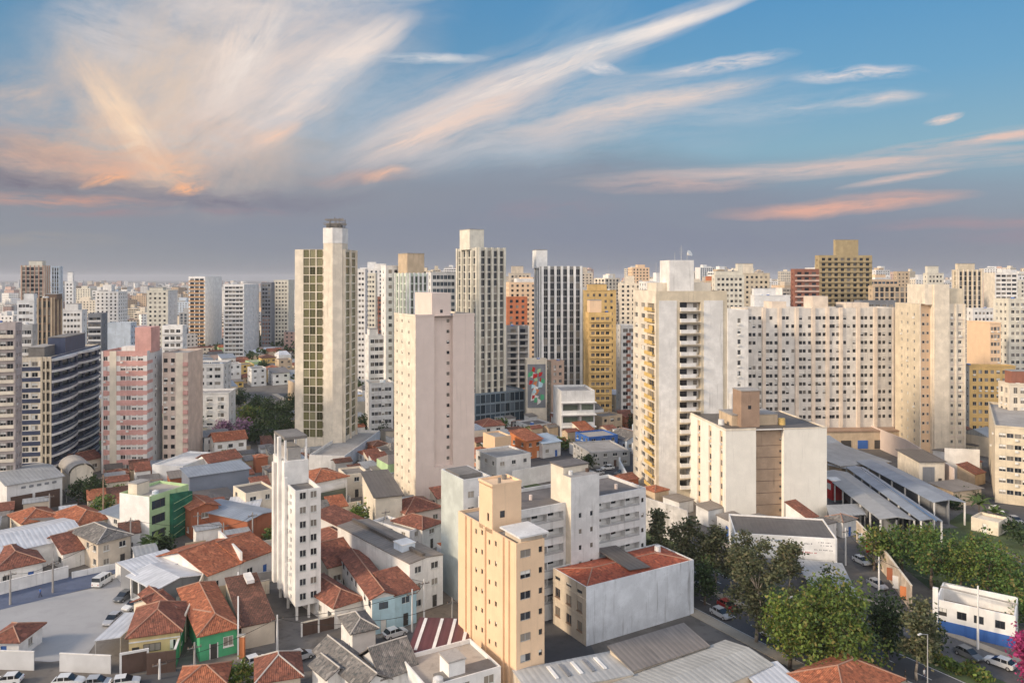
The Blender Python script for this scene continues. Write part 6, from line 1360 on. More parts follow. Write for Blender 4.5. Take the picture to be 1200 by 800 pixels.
def make_car(kind, paint, label, name='parked_car'):
    r_ = tag(empty(name), label, 'van' if kind == 'van' else 'car'); P_ = PAINT[paint]; L = 4.9 if kind == 'van' else 4.2; hw = .88
    mb = MB()
    if kind == 'van': loft(mb, [(-L/2,.82,.45,1.2),(-L/2+.1,.88,.32,1.25),(1.5,.9,.3,1.25),(L/2-.15,.86,.32,1.0),(L/2,.78,.42,.85)], P_)
    else: loft(mb, [(-L/2,.76,.5,.88),(-L/2+.12,.84,.34,.98),(-1.3,.88,.28,.98),(.9,.88,.28,.95),(L/2-.35,.84,.3,.78),(L/2,.74,.42,.66)], P_)
    body = mb.build('body', r_)
    mb = MB()
    if kind == 'van': secs = [(-L/2+.12,.82,1.25,1.85),(-L/2+.3,.84,1.25,1.98),(1.0,.84,1.25,1.98),(1.25,.82,1.25,1.9),(2.1,.8,1.02,1.06)]
    else: secs = [(-L/2+.25,.74,.97,1.0),(-1.35,.74,.97,1.40),(-.9,.74,.96,1.46),(.15,.74,.95,1.45),(1.05,.76,.93,.96)]
    loft(mb, secs, CGL); mb.build('windows', r_)
    mb = MB()
    if kind == 'van': mb.box(-L/2+.25,1.1,-.8,.8,1.98,2.03,P_); [mb.box(x-.06,x+.06,-.852,.852,1.25,1.98,P_) for x in (-2.1,-.9,.2,1.1)]
    else: mb.box(-1.32,.2,-.7,.7,1.44,1.485,P_); [mb.box(x-.05,x+.05,-.745,.745,.95,1.42,P_) for x in (-1.25,-.35)]
    mb.build('roof', r_)
    for sx in (-1.35, 1.35):
        for sy in (-1, 1):
            mb = MB(); mb.tube((sx,sy*.70,.31),(sx,sy*.90,.31),.31,.31,TYRE,14); wh = mb.build('wheel', r_); mb = MB(); mb.tube((sx,sy*.901,.31),(sx,sy*.915,.31),.18,.16,STEEL,10); mb.build('rim', wh)
    for sy in (-1,1):
        mb = MB(); x = L/2; mb.hexa([(x-.16,sy*.5-.16,.56),(x+.012,sy*.5-.16,.56),(x+.012,sy*.5+.16,.56),(x-.16,sy*.5+.16,.56),(x-.2,sy*.5-.16,.7),(x-.03,sy*.5-.16,.68),(x-.03,sy*.5+.16,.68),(x-.2,sy*.5+.16,.7)], LAMP); mb.build('headlight', r_)
        mb = MB(); mb.box(-L/2-.02,-L/2+.08,sy*.6-.1,sy*.6+.1,.68,.86,TAIL); mb.build('tail_light', r_)
    return r_
PROTO = {}
def put_car(kind, paint, label, p, toward, name='parked_car', z=.008, group='cars'):
    g = G(*p); t = G(*toward); k = (kind, paint)
    if k in PROTO: c = copy_tree(PROTO[k])
    else: c = PROTO[k] = make_car(kind, paint, label, name)
    tag(c, label, 'van' if kind == 'van' else 'car', group); c.name = name if name not in bpy.data.objects else c.name; c.location = (g.x, g.y, z); c.rotation_euler = (0,0,atan2(t.y-g.y, t.x-g.x)); return c
put_car('van','white','white van parked by itself at the top of the parking lot',(121,684),(134,676),'parked_van')
put_car('car','grey','dark grey car parked by the white lot wall, first below the white van',(145,702),(135,708))
put_car('car','white','white car parked below the dark grey one by the lot wall',(157,712),(144,718))
put_car('car','silver','silver car half under the tilted carport roof',(132,729),(122,737))
put_car('car','silver','silver car at the foot of the white lot wall, last of the row',(168,721),(156,727))
put_car('car','white','white car leaving the frame at the lower left corner',(8,801),(-4,802))
put_car('car','white','white car parked in front of the box shed roof, lower left street',(80,802),(94,801))
put_car('car','silver','silver car between two white cars on the lower left street',(114,804),(128,803))
put_car('car','white','white car before the brown gate on the lower left street',(146,803),(160,801))
put_car('car','silver','silver car driving down the near lanes of the avenue',(845,722),(862,731),'moving_car')
put_car('car','red','dark red car on the avenue just behind the silver car',(853,713),(870,722),'moving_car')
put_car('car','grey','dark car on the far lanes of the avenue among the trees',(866,694),(850,686),'moving_car')
put_car('car','white','white car further down the near lanes, by the bare gum trunk',(905,748),(920,756),'moving_car')
put_car('car','white','white car on the side street below the blue-based building',(1172,780),(1150,772),'moving_car')
put_car('car','black','black car parked in the dirt yard behind the slim peach block',(521,737),(510,740))
put_car('car','grey','dark car in the brown yard below the grey arched hall',(40,597),(30,599))
for i,(p,c,l) in enumerate((((1000,606),'white','white car nearest the grey yard roof in the market yard'),((1010,596),'silver','silver car second in the market yard row'),((1003,584),'white','white car third in the market yard row'),((996,574),'silver','silver car fourth in the market yard row'),((1030,607),'grey','dark car beside the market yard wall'),((1040,612),'white','white car at the open end of the market yard'),((988,566),'black','black car behind the red booth'),((1020,602),'silver','silver car before the dark market car'))): put_car('car',c,l,p,(p[0]+9,p[1]+5),z=.012)
for i,(p,c,l) in enumerate((((640,552),'white','white car left of the market street junction'),((700,556),'silver','silver car on the market street behind the gallery block'),((712,550),'white','white car on the market street by the curved parapet'),((728,556),'grey','dark car at the curved white parapet'))): put_car('car',c,l,p,(p[0]-10,p[1]+1),z=.012)

def pole(label, px, yb, yt, mat=None, arms=True):
    g = G(px, yb); H = zat(yt, g.y); r_ = tag(empty('utility_pole', (g.x,g.y,0), R(31)), label, 'utility pole', 'utility poles'); mt = mat or GREYW
    mb = MB(); mb.tube((0,0,0),(0,0,H),.2,.12,mt,8); mb.build('shaft', r_)
    if arms:
        mb = MB(); mb.box(-1.0,1.0,-.06,.06,H-.9,H-.76,CONCD); mb.build('crossarm', r_)
        for x in (-.9,-.3,.3,.9): mb = MB(); mb.tube((x,0,H-.76),(x,0,H-.5),.05,.04,BROWNP,6); mb.build('insulator', r_)
    return r_
pole('tall white pole in front of the blue-based white building', 1146, 760, 686, WHITE, False)
pole('white pole beside the long flaking wall, halfway up the lane', 1030, 704, 652, WHITE)
pole('pale pole at the top of the lane by the painted-sign shop', 991, 662, 618, GREYW)
pole('white pole by the dirt yard, between cyan house and slim peach block', 497, 728, 678, WHITE)
pole('thin pole in front of the cyan shutters', 483, 740, 690, GREYW)
pole('pale pole in front of the long dark brown roof', 325, 762, 720, GREYW)
pole('short pale pole on the lower left street', 187, 795, 772, GREYW)
pole('grey pole behind the diagonal blue-grey roof', 262, 650, 612, CONC)
pole('grey pole in the street left of the stilt tower', 296, 640, 600, CONC)
pole('brown pole at the edge of the dark yard trees', 121, 620, 556, BROWNP)
pole('pole beside the beige pyramid-roof house', 153, 652, 606, CONC)
for lb_, px_, yb_, yt_ in (('pole at the kerb of the left street, nearest the left edge',12,708,668),('pole at the kerb of the left street, halfway along the white low wall',62,694,656),('pole at the corner of the green house street',228,790,752),('pole above the large grey gable',424,764,724),('pole behind the maroon metal roof',530,738,700),('pole between the rust roofs right of the slim stilt tower',437,690,650),('pole in front of the cream dark-roofed building',452,632,596),('pole behind the large orange roof',232,636,600),('pole among orange hip roofs at left',58,612,578)): pole(lb_, px_, yb_, yt_, CONC)
def street_lamp(label, s, t, fl):
    g = AV(s, t); r_ = tag(empty('street_lamp', (g.x,g.y,.12), atan2(AB.y,AB.x)+(pi if fl else 0)), label, 'street lamp', 'avenue street lamps'); mb = MB(); mb.tube((0,0,0),(0,0,8.5),.09,.06,STEEL,8); mb.tube((0,0,8.5),(1.8,0,9),.05,.04,STEEL,6); mb.build('pole', r_); mb = MB(); mb.box(1.6,2.3,-.12,.12,8.93,9.08,GREYW); mb.build('lamp_head', r_)
street_lamp('street lamp on the near pavement by the large pale metal roof', -20, -.6, False); street_lamp('street lamp on the median right of the bare gum trunk', -38, 8.5, True); street_lamp('street lamp on the median behind the silver car', 8, 8.5, True)

SKIN = simple('skin', (.32,.19,.13), .6); HAIR = simple('dark_hair', (.02,.015,.012), .7)
def skin_obj(name, joints, edges, mat, parent):
    me = bpy.data.meshes.new(name); me.from_pydata([j[0] for j in joints], edges, []); o = bpy.data.objects.new(name, me); COL.objects.link(o); o.parent = parent
    m = o.modifiers.new('skin', 'SKIN'); lay = me.skin_vertices[0].data if me.skin_vertices else None
    if lay is None:
        bpy.context.view_layer.objects.active = o; me.attributes.new; lay = None
    if lay:
        for i, j in enumerate(joints): lay[i].radius = j[1]; lay[i].use_root = (i == 0)
    o.modifiers.new('sub', 'SUBSURF').levels = 1; o.modifiers['sub'].render_levels = 1; me.materials.append(mat); return o
def tubes_body(parent, name, chains, mat):
    """one welded figure surface: tapering rings through joints"""
    mb = MB()
    for ch in chains:
        n = 8; i0 = len(mb.v); k = mb.mi(mat)
        for (p, r1, r2) in ch: mb.v += [(p[0]+r1*cos(6.2832*j/n), p[1]+r2*sin(6.2832*j/n), p[2]) for j in range(n)]
        for a in range(len(ch)-1):
            for j in range(n): l = (j+1) % n; mb.f.append((i0+a*n+j, i0+a*n+l, i0+(a+1)*n+l, i0+(a+1)*n+j)); mb.m.append(k)
        mb.f.append(tuple(i0+(len(ch)-1)*n+j for j in range(n))); mb.m.append(k); mb.f.append(tuple(i0+j for j in reversed(range(n)))); mb.m.append(k)
    return mb.build(name, parent, smooth=True)
def person(label, p, rz, top, legs, z=.012, stride=.22):
    g = G(*p); r_ = tag(empty('person', (g.x,g.y,z), rz), label, 'person'); s = stride
    legc = lambda sy, sx: [((sx+.08,sy,.0),.05,.04),((sx+.02,sy,.06),.05,.05),((sx*.55,sy,.48),.06,.06),((0,sy*.9,.86),.085,.085)]
    body = [[((0,0,.84),.10,.15),((0,0,1.0),.09,.13),((0,0,1.25),.11,.17),((0,0,1.40),.09,.19),((0,0,1.47),.05,.06),((.01,0,1.53),.05,.05),((.02,0,1.56),.07,.06),((.02,0,1.64),.095,.075),((.01,0,1.71),.08,.065),((0,0,1.75),.03,.03)], legc(.09,s), legc(-.09,-s)]
    for sy, sx in ((.2,-.18),(-.2,.18)): body.append([((sx*1.3+.06,sy*1.15,.74),.02,.03),((sx*1.2+.03,sy*1.12,.84),.035,.045),((sx*.5,sy*1.12,1.1),.04,.04),((0,sy*.95,1.38),.05,.05)])
    tubes_body(r_, 'body', body, SKIN)
    sh = [[((0,0,.86),.125,.175),((0,0,1.05),.115,.16),((0,0,1.25),.13,.19),((0,0,1.41),.11,.21),((0,0,1.46),.065,.075)]]
    for sy, sx in ((.2,-.18),(-.2,.18)): sh.append([((sx*.6,sy*1.12,1.06),.06,.06),((0,sy*.95,1.40),.07,.07)])
    tubes_body(r_, 'shirt', sh, top)
    tubes_body(r_, 'trousers', [[((c[0][0]*1.0-(.08 if i == 0 else 0),c[0][1],max(c[0][2],.09)),c[1]+.025,c[2]+.025) for i, c in enumerate(legc(sy,sx))] for sy,sx in ((.09,s),(-.09,-s))] + [[((0,0,.8),.12,.16),((0,0,.94),.115,.165)]], legs)
    tubes_body(r_, 'hair', [[((-.02,0,1.60),.07,.07),((-.01,0,1.68),.09,.082),((0,0,1.74),.075,.07),((0,0,1.775),.03,.03)]], HAIR)
    tubes_body(r_, 'shoe', [[((s-.06+.02,.09,.0),.06,.05),((s+.06,.09,.02),.11,.055),((s+.02,.09,.09),.06,.055)]], BLACK); tubes_body(r_, 'shoe', [[((-s-.06+.02,-.09,.0),.06,.05),((-s+.06,-.09,.02),.11,.055),((-s+.02,-.09,.09),.06,.055)]], BLACK)
    return r_
person('person in blue walking along the left street beside the parking lot', (47,699), R(40), BLUEP, NAVY, .016)
person('person in black on the avenue median at the bottom edge', (1061,799), R(120), simple('black_shirt',(.03,.03,.03),.8), FRD, .14)
person('person in a white shirt at the avenue kerb, bottom edge', (1083,797), R(300), WHITE2, NAVY, .14)
person('person in a red shirt on the pavement by the painted-sign shop', (938,672), R(200), REDP, FRD)
# ------------------------------------------------------------------ the rest of the town
EXCL = [[G(640,800),G(655,700),G(700,690),G(760,760),G(740,800)], [G(318,778),G(318,722),G(345,712),G(398,720),G(398,772)], [G(735,800),G(800,690),G(830,690),G(950,790),G(900,830)], [G(484,745),G(484,690),G(515,680),G(545,720),G(545,745)], [G(-60,722),G(118,684),G(140,664),G(172,690),G(190,715),G(120,746),G(100,790),G(-60,800)], [G(-160,745),G(-160,712),G(0,690),G(150,650),G(205,640),G(210,655),G(140,672),G(0,718)],
        [G(965,515),G(1070,515),G(1160,585),G(1140,625),G(1010,640),G(965,610)], [G(1000,620),G(1130,612),G(1300,690),G(1300,800),G(1000,800),G(1010,690)], [G(850,640),G(1010,630),G(1100,745),G(860,720)],
        [G(-100,850),G(340,850),G(340,765),G(-100,778)], [G(330,800),G(330,768),G(470,735),G(560,722),G(560,745)], [G(500,740),G(548,740),G(520,678),G(495,690)], [G(1110,612),G(1128,580),G(1300,620),G(1300,700)], [G(620,830),G(640,690),G(720,790),G(720,830)],
        [G(262,530),G(270,455),G(345,450),G(345,530)], [G(420,520),G(424,478),G(462,478),G(462,515)], [G(20,600),G(20,575),G(60,570),G(70,600)], [G(82,596),G(84,556),G(124,556),G(126,596)], [G(625,568),G(632,540),G(745,530),G(750,570)], [G(162,665),G(165,640),G(205,640),G(205,660)]]
def inside(p, poly):
    c = False; n = len(poly)
    for i in range(n):
        a, b = poly[i], poly[(i+1) % n]
        if (a.y > p.y) != (b.y > p.y) and p.x < (b.x-a.x)*(p.y-a.y)/(b.y-a.y)+a.x: c = not c
    return c
def clear(p, m):
    q = p-AO; s, t = q.dot(AA), q.dot(AB)
    if -75 < s < 110 and -4-m < t < 33+m: return False
    for o, ex, ey, W, D in FOOT:
        d = p-o; u, v = d.dot(ex), d.dot(ey)
        if -m < u < W+m and -m < v < D+m: return False
    return not any(inside(p, e) for e in EXCL)
def hidden(px, d, z):
    y = HORIZ + FPX*(CAMZ-z)/d
    return any(a+1 < px < b-1 and d > dd+4 and y > yt for a, b, dd, yt in OCC)
rr = random.Random(21)
cand = []
gx, gy = Vector((cos(R(31)), sin(R(31)))), Vector((-sin(R(31)), cos(R(31))))
for i in range(-48, 60):
    for j in range(-30, 60):
        if i % 7 == 0 or j % 9 == 0: continue
        p = gx*(i*12.5+rr.uniform(-1.5,1.5)) + gy*(j*13.5+rr.uniform(-1.5,1.5)) + Vector((0,120))
        if p.y < 118 or p.y > 760: continue
        px = 600+FPX*p.x/p.y
        if px < -60 or px > 1270: continue
        m = 6.5
        if clear(p, m): cand.append((p.y, px, p))
cand.sort(key=lambda c: c[0])
RM = [(BRICK_T,'orange'),(RUST_T,'rust'),(RUST_T,'rust'),(BROWN_T,'dark brown'),(BRICK_T,'orange'),(GREY_T,'grey tile'),(MET_G,'grey sheet'),(MET_W,'white sheet'),(FIB,'brown-grey sheet'),(FIB_D,'dark sheet'),(MET_B,'blue-grey sheet')]
WM = [(WHITE,'white'),(WHITE2,'bright white'),(CREAM,'cream'),(BEIGE,'beige'),(GREYW,'pale grey'),(SALMONL,'salmon'),(LBLUE,'pale blue'),(YELLOW,'ochre'),(TAN,'tan'),(LGREEN,'pale green')]
USED = set()
def where(px, d, k=0):
    """a phrase that places something by the named buildings around it"""
    L = sorted(LAND, key=lambda l: abs(l[0]-px)+abs(l[1]-d)*.25)
    a = L[k % 5]; dp, dd = px-a[0], d-a[1]
    rel = ('far behind' if dd > 60 else 'behind') if abs(dp) < 14 and dd > 0 else ('in front of' if abs(dp) < 14 else ('right of' if dp > 0 else 'left of'))
    if rel in ('right of','left of') and dd > 45: rel = 'back '+rel
    return rel+' '+a[2]
SIZES = ['small','little','low','modest','plain','worn','stained','tidy','patched','faded','compact','narrow','squat','pale-fronted','sun-bleached','weathered']
def unique(base, px, d):
    for k in range(5):
        for ad in ['']+SIZES:
            s = (ad+' '+base+' '+where(px, d, k)).strip()
            if len(s.split()) <= 16 and s not in USED: USED.add(s); return s
    return base
n_ind = 0; far_h = MB()
for d, px, p in cand:
    r = random.Random(int(p.x*13+p.y*7)); W, D = r.uniform(7.5,11), r.uniform(8,12); sty = 1 if r.random() < .62 else 2; z = 3.3*sty+r.uniform(-.2,.6)
    if r.random() < .06: z = r.uniform(8,12); sty = 3
    rf = 'flat' if sty == 3 or r.random() < .2 else r.choice(['hip','hip','gable_x','gable_y','mono'])
    rm, rn = r.choice(RM); wm, wn = r.choice(WM)
    if rf == 'flat': rm, rn = r.choice([(CONC,'concrete'),(CONCD,'dark flat'),(BEIGEROOF,'screed'),(BITU,'bitumen')])
    tiled = rm in (BRICK_T,RUST_T,BROWN_T,GREY_T)
    hid = hidden(px, d, z+1.5)
    if d > 235 and r.random() < .10 and not hid and d < 520:
        T_(unique(('dark' if r.random() < .6 else 'leafy green')+' tree among houses', px, d), 0,0,0,0, 'dark' if r.random() < .6 else 'park', 'broad', group='town trees', seed=int(d*10), at_=(p, r.uniform(6,10), r.uniform(6,10))); continue
    if n_ind < 230 and not hid and d < 520:
        rzj = R(31)+R(r.choice([0,0,0,90 if False else 0]))
        a = p-gx*W/2-gy*D/2
        house('house', unique(f'{wn} house with {rn} roof' if sty < 3 else f'{wn} three-storey house with {rn} roof', px, d), a, a+gx*W, None, z, rf, rm, wm, pitch=.42 if tiled else .14, depth=D, group=HG if tiled else 'town houses', storeys=sty, px=False, seed=int(d*3), ridge=RIDGE if tiled else None, win=('plain',FRD,GLD), wfaces='F' if px < 60 else 'FL', door=d < 260, clutter=1 if rf == 'flat' and d < 300 else 0)
        n_ind += 1
    else:
        c = [p-gx*W/2-gy*D/2, p+gx*W/2-gy*D/2, p+gx*W/2+gy*D/2, p-gx*W/2+gy*D/2]
        far_h.hexa([(q.x,q.y,0) for q in c]+[(q.x,q.y,z) for q in c], wm, skip=(0,))
        if rf == 'flat': far_h.poly([(q.x,q.y,z+.02) for q in c], rm)
        else:
            m0, m1 = (c[0]+c[3])/2, (c[1]+c[2])/2; k = z+D*.2; e = .2 if rf == 'hip' else 0; v = m1-m0; m0, m1 = m0+v*e, m1-v*e
            far_h.poly([(c[0].x,c[0].y,z+.05),(c[1].x,c[1].y,z+.05),(m1.x,m1.y,k),(m0.x,m0.y,k)], rm); far_h.poly([(c[2].x,c[2].y,z+.05),(c[3].x,c[3].y,z+.05),(m0.x,m0.y,k),(m1.x,m1.y,k)], rm); far_h.poly([(c[3].x,c[3].y,z+.05),(c[0].x,c[0].y,z+.05),(m0.x,m0.y,k)], rm); far_h.poly([(c[1].x,c[1].y,z+.05),(c[2].x,c[2].y,z+.05),(m1.x,m1.y,k)], rm)
# sheds, lean-tos and yard walls squeezed between the houses
r2 = random.Random(99); ns = 0; nwall = 0; nyt = 0
c2 = []
for i in range(-60, 60):
    for j in range(-30, 40):
        p = gx*(i*6.5+r2.uniform(-1.5,1.5)) + gy*(j*6.5+r2.uniform(-1.5,1.5)) + Vector((0,120))
        if p.y < 112 or p.y > 330: continue
        px = 600+FPX*p.x/p.y
        if -30 < px < 1230: c2.append((p.y, px, p))
c2.sort(key=lambda c: c[0])
for d, px, p in c2:
    if ns > 170: break
    W, D = r2.uniform(3.2,5.6), r2.uniform(3.4,6.5)
    if not clear(p, max(W,D)*.56) or hidden(px, d, 3.5): continue
    q = r2.random(); a = p-gx*W/2-gy*D/2
    if q < .10:
        T_(unique(r2.choice(['dark','leafy','small','bright green'])+' yard tree', px, d), 0,0,0,0, r2.choice(['dark','green','park']), 'broad', group='yard trees', seed=int(d*10), at_=(p, r2.uniform(4,7), r2.uniform(4,6.5))); FOOT.append((a, gx, gy, W, D)); continue
    z = r2.uniform(2.5,4.6); rm, rn = r2.choice(RM+[(FIB,'brown-grey sheet'),(RUST_T,'rust'),(MET_G,'grey sheet')]); wm, wn = r2.choice(WM[:5]+[(BRICKW,'brick'),(GREYP,'grey'),(TAN,'tan')]); tiled = rm in (BRICK_T,RUST_T,BROWN_T,GREY_T)
    house('outbuilding', unique(f'{wn} outbuilding with {rn} roof', px, d), a, a+gx*W, None, z, r2.choice(['mono','mono_x' if False else 'mono','gable_x','hip']) , rm, wm, pitch=.35 if tiled else .1, depth=D, cat='outbuilding', group='outbuildings', px=False, seed=int(d*7), ridge=RIDGE if tiled else None, wins=r2.random() < .4, win=('plain',FRD,GLD), wfaces='FL', over=.25); ns += 1
for k in range(900):
    if nwall >= 60: break
    d = r2.uniform(116, 290); px = r2.uniform(-20, 760); p = Vector(((px-600)*d/FPX, d)); L = r2.uniform(4,9); dr_ = gx if r2.random() < .5 else gy; e_ = p+dr_*L
    if all(clear(p+dr_*L*t, .5) for t in (0,.25,.5,.75,1)) and not hidden(px, d, 2):
        mt, mn = r2.choice([(WHITE,'white'),(CONC,'concrete'),(BRICKW,'brick'),(CREAM,'cream'),(WHITE_D,'stained'),(TAN,'tan')]); gwall('yard_wall', unique(f'{mn} yard wall', px, d), [p, e_], r2.uniform(1.8,2.8), mt, .2, CONC if r2.random() < .5 else None); nwall += 1
# cars at the kerbs of the lesser streets
for i,(p,c,l) in enumerate((((230,790),'grey','dark car on the lower street under the bright green house'),((300,778),'white','white car on the lower street by the orange gate post'),((352,772),'silver','silver car before the cream framed brown gates'),((420,755),'black','black car on the street above the large grey gable'),((463,745),'white','white car on the street below the pale cyan house'),((1135,770),'grey','dark car under the blue stripe of the blue-based building'),((1010,660),'white','white car parked up the lane'),((1028,688),'silver','silver car parked lower down the lane'),((1168,600),'white','white car on the right-hand back street'),((1190,612),'silver','silver car on the right-hand back street'))): put_car('car',c,l,p,(p[0]+10,p[1]-3.2 if p[0] < 600 else p[1]+5),z=.02)
# wires strung between the poles
def wire(label, a, b, z0, z1, sag=.8):
    mb = MB(); n = 10; pts = [Vector((a.x+(b.x-a.x)*k/n, a.y+(b.y-a.y)*k/n, z0+(z1-z0)*k/n-4*sag*(k/n)*(1-k/n))) for k in range(n+1)]
    for p_, q_ in zip(pts[:-1], pts[1:]): mb.tube(p_, q_, .04, .04, BLACK, 4)
    tag(mb.build('power_line'), label, 'power line', 'power lines')
PO = [o for o in bpy.data.objects if o.name.startswith('utility_pole')]
def ptop(px): 
    o = min(PO, key=lambda o: abs(600+FPX*o.location.x/o.location.y-px)); sh = [c for c in o.children if c.name.startswith('shaft')][0]; return o.location.copy(), max(v.co.z for v in sh.data.vertices)-.5
for a_, b_, l_ in ((12,62,'wire along the left street above the white low wall'),(62,153,'wire from the left street to the beige pyramid-roof house'),(187,228,'wire from the lower street to the green house corner'),(325,424,'wire crossing before the slim stilt tower to the grey gable pole'),(424,530,'wire from the grey gable pole to the maroon roof pole'),(437,452,'wire over the rust roofs right of the slim stilt tower'),(232,262,'wire behind the large orange roof'),(437,497,'wire from the rust roofs to the dirt yard pole'),(187,325,'wire from the lower street pole to the pole before the dark brown roof'),(325,483,'wire from the dark brown roof pole to the cyan shutters pole'),(483,497,'short wire between the two poles by the pale cyan house'),(991,1030,'wire along the upper lane'),(1030,1146,'wire crossing to the tall pole of the blue-based building'),(153,262,'wire from the beige pyramid-roof house to the diagonal blue-grey roof'),(262,296,'wire between the two poles left of the stilt tower')):
    (p0,h0),(p1,h1) = ptop(a_), ptop(b_); wire(l_, p0, p1, h0, h1)
tag(far_h.build('distant_houses', uv=True), 'low roofs packed between and behind the towers', 'houses', kind='stuff')

# far towers of the skyline, one by one
PAL = [(WHITE2,'white'),(WHITE,'off-white'),(CREAM2,'ivory'),(CREAM,'cream'),(SAND,'sand'),(BEIGE,'beige'),(GREYW,'pale grey'),(LBLUE,'pale blue'),(PEACH,'peach'),(SALMONL,'salmon'),(TAN,'tan'),(REDBR,'red-brown'),(GREYP,'grey'),(ORB,'brick orange')]
PW = [16,14,14,12,10,8,10,6,5,5,6,3,4,2]
rr = random.Random(77); nt = 0; tries = 0; spots = []
while nt < 205 and tries < 4000:
    tries += 1
    left = rr.random() < .2
    px = rr.uniform(-30,345) if left else rr.uniform(420,1230)
    d = rr.uniform(480, 1900) if not left else rr.uniform(650, 2300)
    yt = rr.uniform(327,350) if not left else rr.uniform(335,388)
    if rr.random() < .18 and not left: yt = rr.uniform(313,327)
    H = zat(yt, d)
    if H < 16 or H > 82: continue
    W = rr.uniform(13,26); wp = W*FPX/d
    if hidden(px, d, H-3) and rr.random() < .9: continue
    if any(abs(px-a) < (wp+b)*.40 and abs(d-c) < 160 for a,b,c in spots): continue
    x = (px-600)*d/FPX; pc = Vector((x, d))
    if not clear(pc, W*.8): continue
    spots.append((px, wp, d)); nt += 1
    mat, cn = rr.choices(PAL, PW)[0]; side = 'R' if px < 560 else 'L'; rz = rr.choice([-4,4,10,20,31,31]) if px > 560 else rr.choice([-4,2,6,12])
    st = rr.choices(['grid','strips','bands'], [6,2,2])[0]
    ad = rr.choice(['slender','broad','tall','stepped','plain','distant','hazy','small-windowed','flat-topped','blocky'])
    lb = unique(f'{ad} {cn} '+{'grid':'tower','strips':'tower with vertical fins','bands':'tower with balcony bands'}[st], px, d)
    b = Bld('apartment_tower', lb, 'tower', pc-Vector((W/2,0)), rz, W, rr.uniform(12,18), 'skyline towers')
    fh = 3.0; n = max(3, int((H-1)/fh)); fz = [H-.8-fh*(k+1) for k in range(n)]; fz = [z for z in fz if z > .1 and H-z < 70]
    nc = max(3, int(W/3.4)); gm = rr.choice([GL,GLD,GLB]); ops = {}
    for f, k in (('F', nc), (side, max(2, int(b.D/4)))):
        L = b.fw(f); ww = {'grid':1.5,'strips':L/k*.55,'bands':L/k*.8}[st]
        if rr.random() < .12 and f != 'F': continue
        ops[f] = grid(.6, L-.6, k, min(ww,(L-1.2)/k*.85), fz, 1.5 if st != 'strips' else 2.2, .8 if st != 'strips' else .4, .25, 'M', gm)
    b.walls(mat, H, ops, parapet=.6, roof=CONC, mats={side: rr.choice([mat,mat,WHITE,CREAM])})
    x0 = W*rr.uniform(.2,.45); b.block('lift_house', x0, x0+W*rr.uniform(.25,.45), 2, 8, H-.6, H+rr.uniform(2.5,6), mat, None)
    if rr.random() < .5: x1 = W*rr.uniform(.05,.3); b.block('roof_room', x1, x1+W*rr.uniform(.3,.6), 1, 9, H-.6, H+rr.uniform(1.2,3), rr.choice([mat,WHITE,TAN,GREYP]), None)
    if rr.random() < .35: b.part('antenna', lambda m: m.tube((x0+1,5,H),(x0+1,5,H+rr.uniform(8,14)),.18,.08,STEEL,5))
    if rr.random() < .4: b.part('water_tank', lambda m: m.tube((W*.8,6,H-.6),(W*.8,6,H+1.8),1.3,1.3,rr.choice([GREYW,LBLUE,CONC]),10))

# the mass of the far city and its trees, out to the horizon
rng2 = np.random.default_rng(5)
def mass(name, n, d0, d1, hfun, wfun, mats, label, excl_near=True):
    mb = MB(); k = 0
    while k < n:
        d = d0*(d1/d0)**rng2.random(); px = rng2.uniform(-120,1320); x = (px-600)*d/FPX
        p = Vector((x,d))
        if d < 1100 and not clear(p, 12): continue
        W, D = wfun(), wfun(); h = hfun(d, px); a = rng2.uniform(0,1.5); ex, ey = Vector((cos(a),sin(a)))*W/2, Vector((-sin(a),cos(a)))*D/2
        c = [p-ex-ey,p+ex-ey,p+ex+ey,p-ex+ey]; mw, mr = mats[rng2.integers(len(mats))]
        mb.hexa([(q.x,q.y,0) for q in c]+[(q.x,q.y,h) for q in c], mw, skip=(0,1)); mb.poly([(q.x,q.y,h) for q in c], mr); k += 1
    return tag(mb.build(name, uv=True), label, 'city', kind='stuff')
def farwall(name, c):
    m, t, b = new_mat(name); g = t.add('ShaderNodeNewGeometry'); sp = t.add('ShaderNodeSeparateXYZ'); t.l.new(g.outputs['Position'], sp.inputs[0])
    fz = t.m('FRACT', t.m('DIVIDE', sp.outputs[2], 3.0)); fx = t.m('FRACT', t.m('DIVIDE', t.m('ADD', sp.outputs[0], t.m('MULTIPLY', sp.outputs[1], .7)), 3.6))
    win = t.m('MULTIPLY', t.m('MULTIPLY', t.m('GREATER_THAN', fz, .35), t.m('LESS_THAN', fz, .75)), t.m('MULTIPLY', t.m('GREATER_THAN', fx, .3), t.m('LESS_THAN', fx, .72)))
    rnd = t.m('MULTIPLY_ADD', g.outputs['Random Per Island'], .5, .7)
    col = t.mix(win, c, (.03,.035,.04)); v = t.add('ShaderNodeVectorMath', operation='SCALE'); t.l.new(col, v.inputs[0]); t.l.new(rnd, v.inputs['Scale']); t.l.new(v.outputs[0], b.inputs['Base Color']); b.inputs['Roughness'].default_value = .9; return m
FW = [farwall('far_'+n, c) for n, c in (('white',(.70,.69,.67)),('cream',(.66,.58,.47)),('grey',(.45,.45,.46)),('tan',(.5,.38,.27)),('pink',(.55,.38,.32)))]
mts = [(FW[0],CONC),(FW[0],RUST_T),(FW[1],RUST_T),(FW[2],CONC),(FW[1],BRICK_T),(FW[3],CONCD),(FW[0],MET_G),(FW[4],CONC),(FW[0],MET_W)]
mass('distant_city', 5200, 560, 7000, lambda d, px: rng2.uniform(4,9)+(rng2.random() < .22)*rng2.uniform(4,16), lambda: rng2.uniform(9,20), mts, 'low white and terracotta city reaching to the horizon')
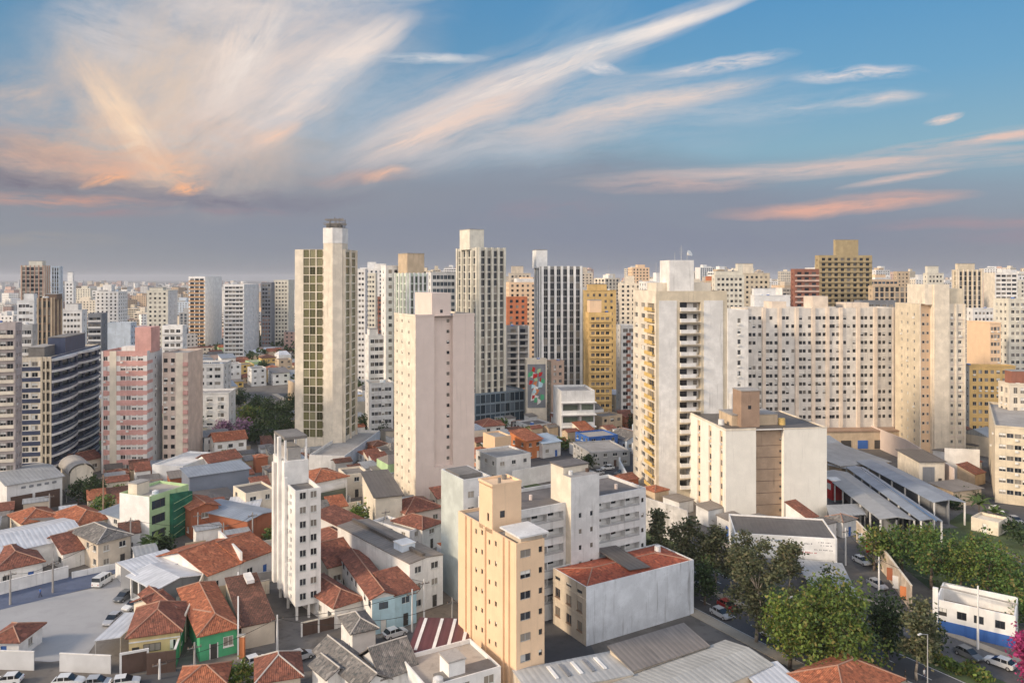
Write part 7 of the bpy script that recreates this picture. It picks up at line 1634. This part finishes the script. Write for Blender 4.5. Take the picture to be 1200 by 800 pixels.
mass('distant_city_blocks', 1100, 1100, 6500, lambda d, px: rng2.uniform(22,64) if px > 400 else rng2.uniform(12,42), lambda: rng2.uniform(14,26), mts[:1]+mts[2:4]+mts[5:6]+mts[7:], 'far crowd of small tower blocks along the horizon')
def far_trees(name, n, fn, label, size=(3,5.5)):
    C_ = np.array([fn() for _ in range(n)]); m = 26; N = n*m
    s = rng2.uniform(*size, (n,1)); c = np.repeat(C_, m, 0)+rng2.normal(size=(N,3))*np.repeat(s, m, 0)*np.array([.62,.62,.45]); c[:,2] = np.abs(c[:,2])
    a = rng2.normal(size=(N,3)); a /= np.linalg.norm(a,axis=1)[:,None]; b = np.cross(a, rng2.normal(size=(N,3))); b /= np.linalg.norm(b,axis=1)[:,None]; q = np.repeat(s, m, 0)*.34
    v = np.stack([c-a*q-b*q*.6, c+a*q-b*q*.6, c+a*q+b*q*.6, c-a*q+b*q*.6],1).reshape(-1,3)
    me = bpy.data.meshes.new(name); me.vertices.add(4*N); me.vertices.foreach_set('co', v.ravel().astype(np.float32)); me.loops.add(4*N); me.loops.foreach_set('vertex_index', np.arange(4*N,dtype=np.int32)); me.polygons.add(N); me.polygons.foreach_set('loop_start', np.arange(0,4*N,4,dtype=np.int32)); me.update(); me.validate(); me.materials.append(LF['dark'])
    o = bpy.data.objects.new(name, me); COL.objects.link(o); tag(o, label, 'trees', kind='stuff')
def f1():
    while True:
        d = 420*(6500/420)**rng2.random(); px = rng2.uniform(-120,1320); p = Vector(((px-600)*d/FPX, d))
        if d > 900 or clear(p, 6): return (p.x, p.y, rng2.uniform(3,6))
far_trees('distant_trees', 2600, f1, 'dark street trees scattered through the far city')
def f2():
    px = rng2.uniform(100,150); d = rng2.uniform(1500,2300); return ((px-600)*d/FPX, d, rng2.uniform(5,14))
far_trees('distant_wood', 420, f2, 'dark wooded hill in the far city at left', (5,9))
def f3():
    px = rng2.uniform(298,336); d = rng2.uniform(600,760); return ((px-600)*d/FPX, d, rng2.uniform(3,7))
far_trees('distant_grove', 70, f3, 'dark grove beside the white balcony-row tower', (3,5))

# the air
HAZE = bpy.data.materials.new('haze_air'); HAZE.use_nodes = True; t = NT(HAZE.node_tree); t.n.clear(); om = t.add('ShaderNodeOutputMaterial'); pv = t.add('ShaderNodeVolumePrincipled'); t.l.new(pv.outputs[0], om.inputs['Volume'])
pv.inputs['Color'].default_value = (.86,.87,.92,1); pv.inputs['Density'].default_value = .00009; pv.inputs['Anisotropy'].default_value = .1
hb = MB(); hb.box(-9800,9800,-320,14600,-1.0,104,HAZE); tag(hb.build('haze'), kind='stuff')
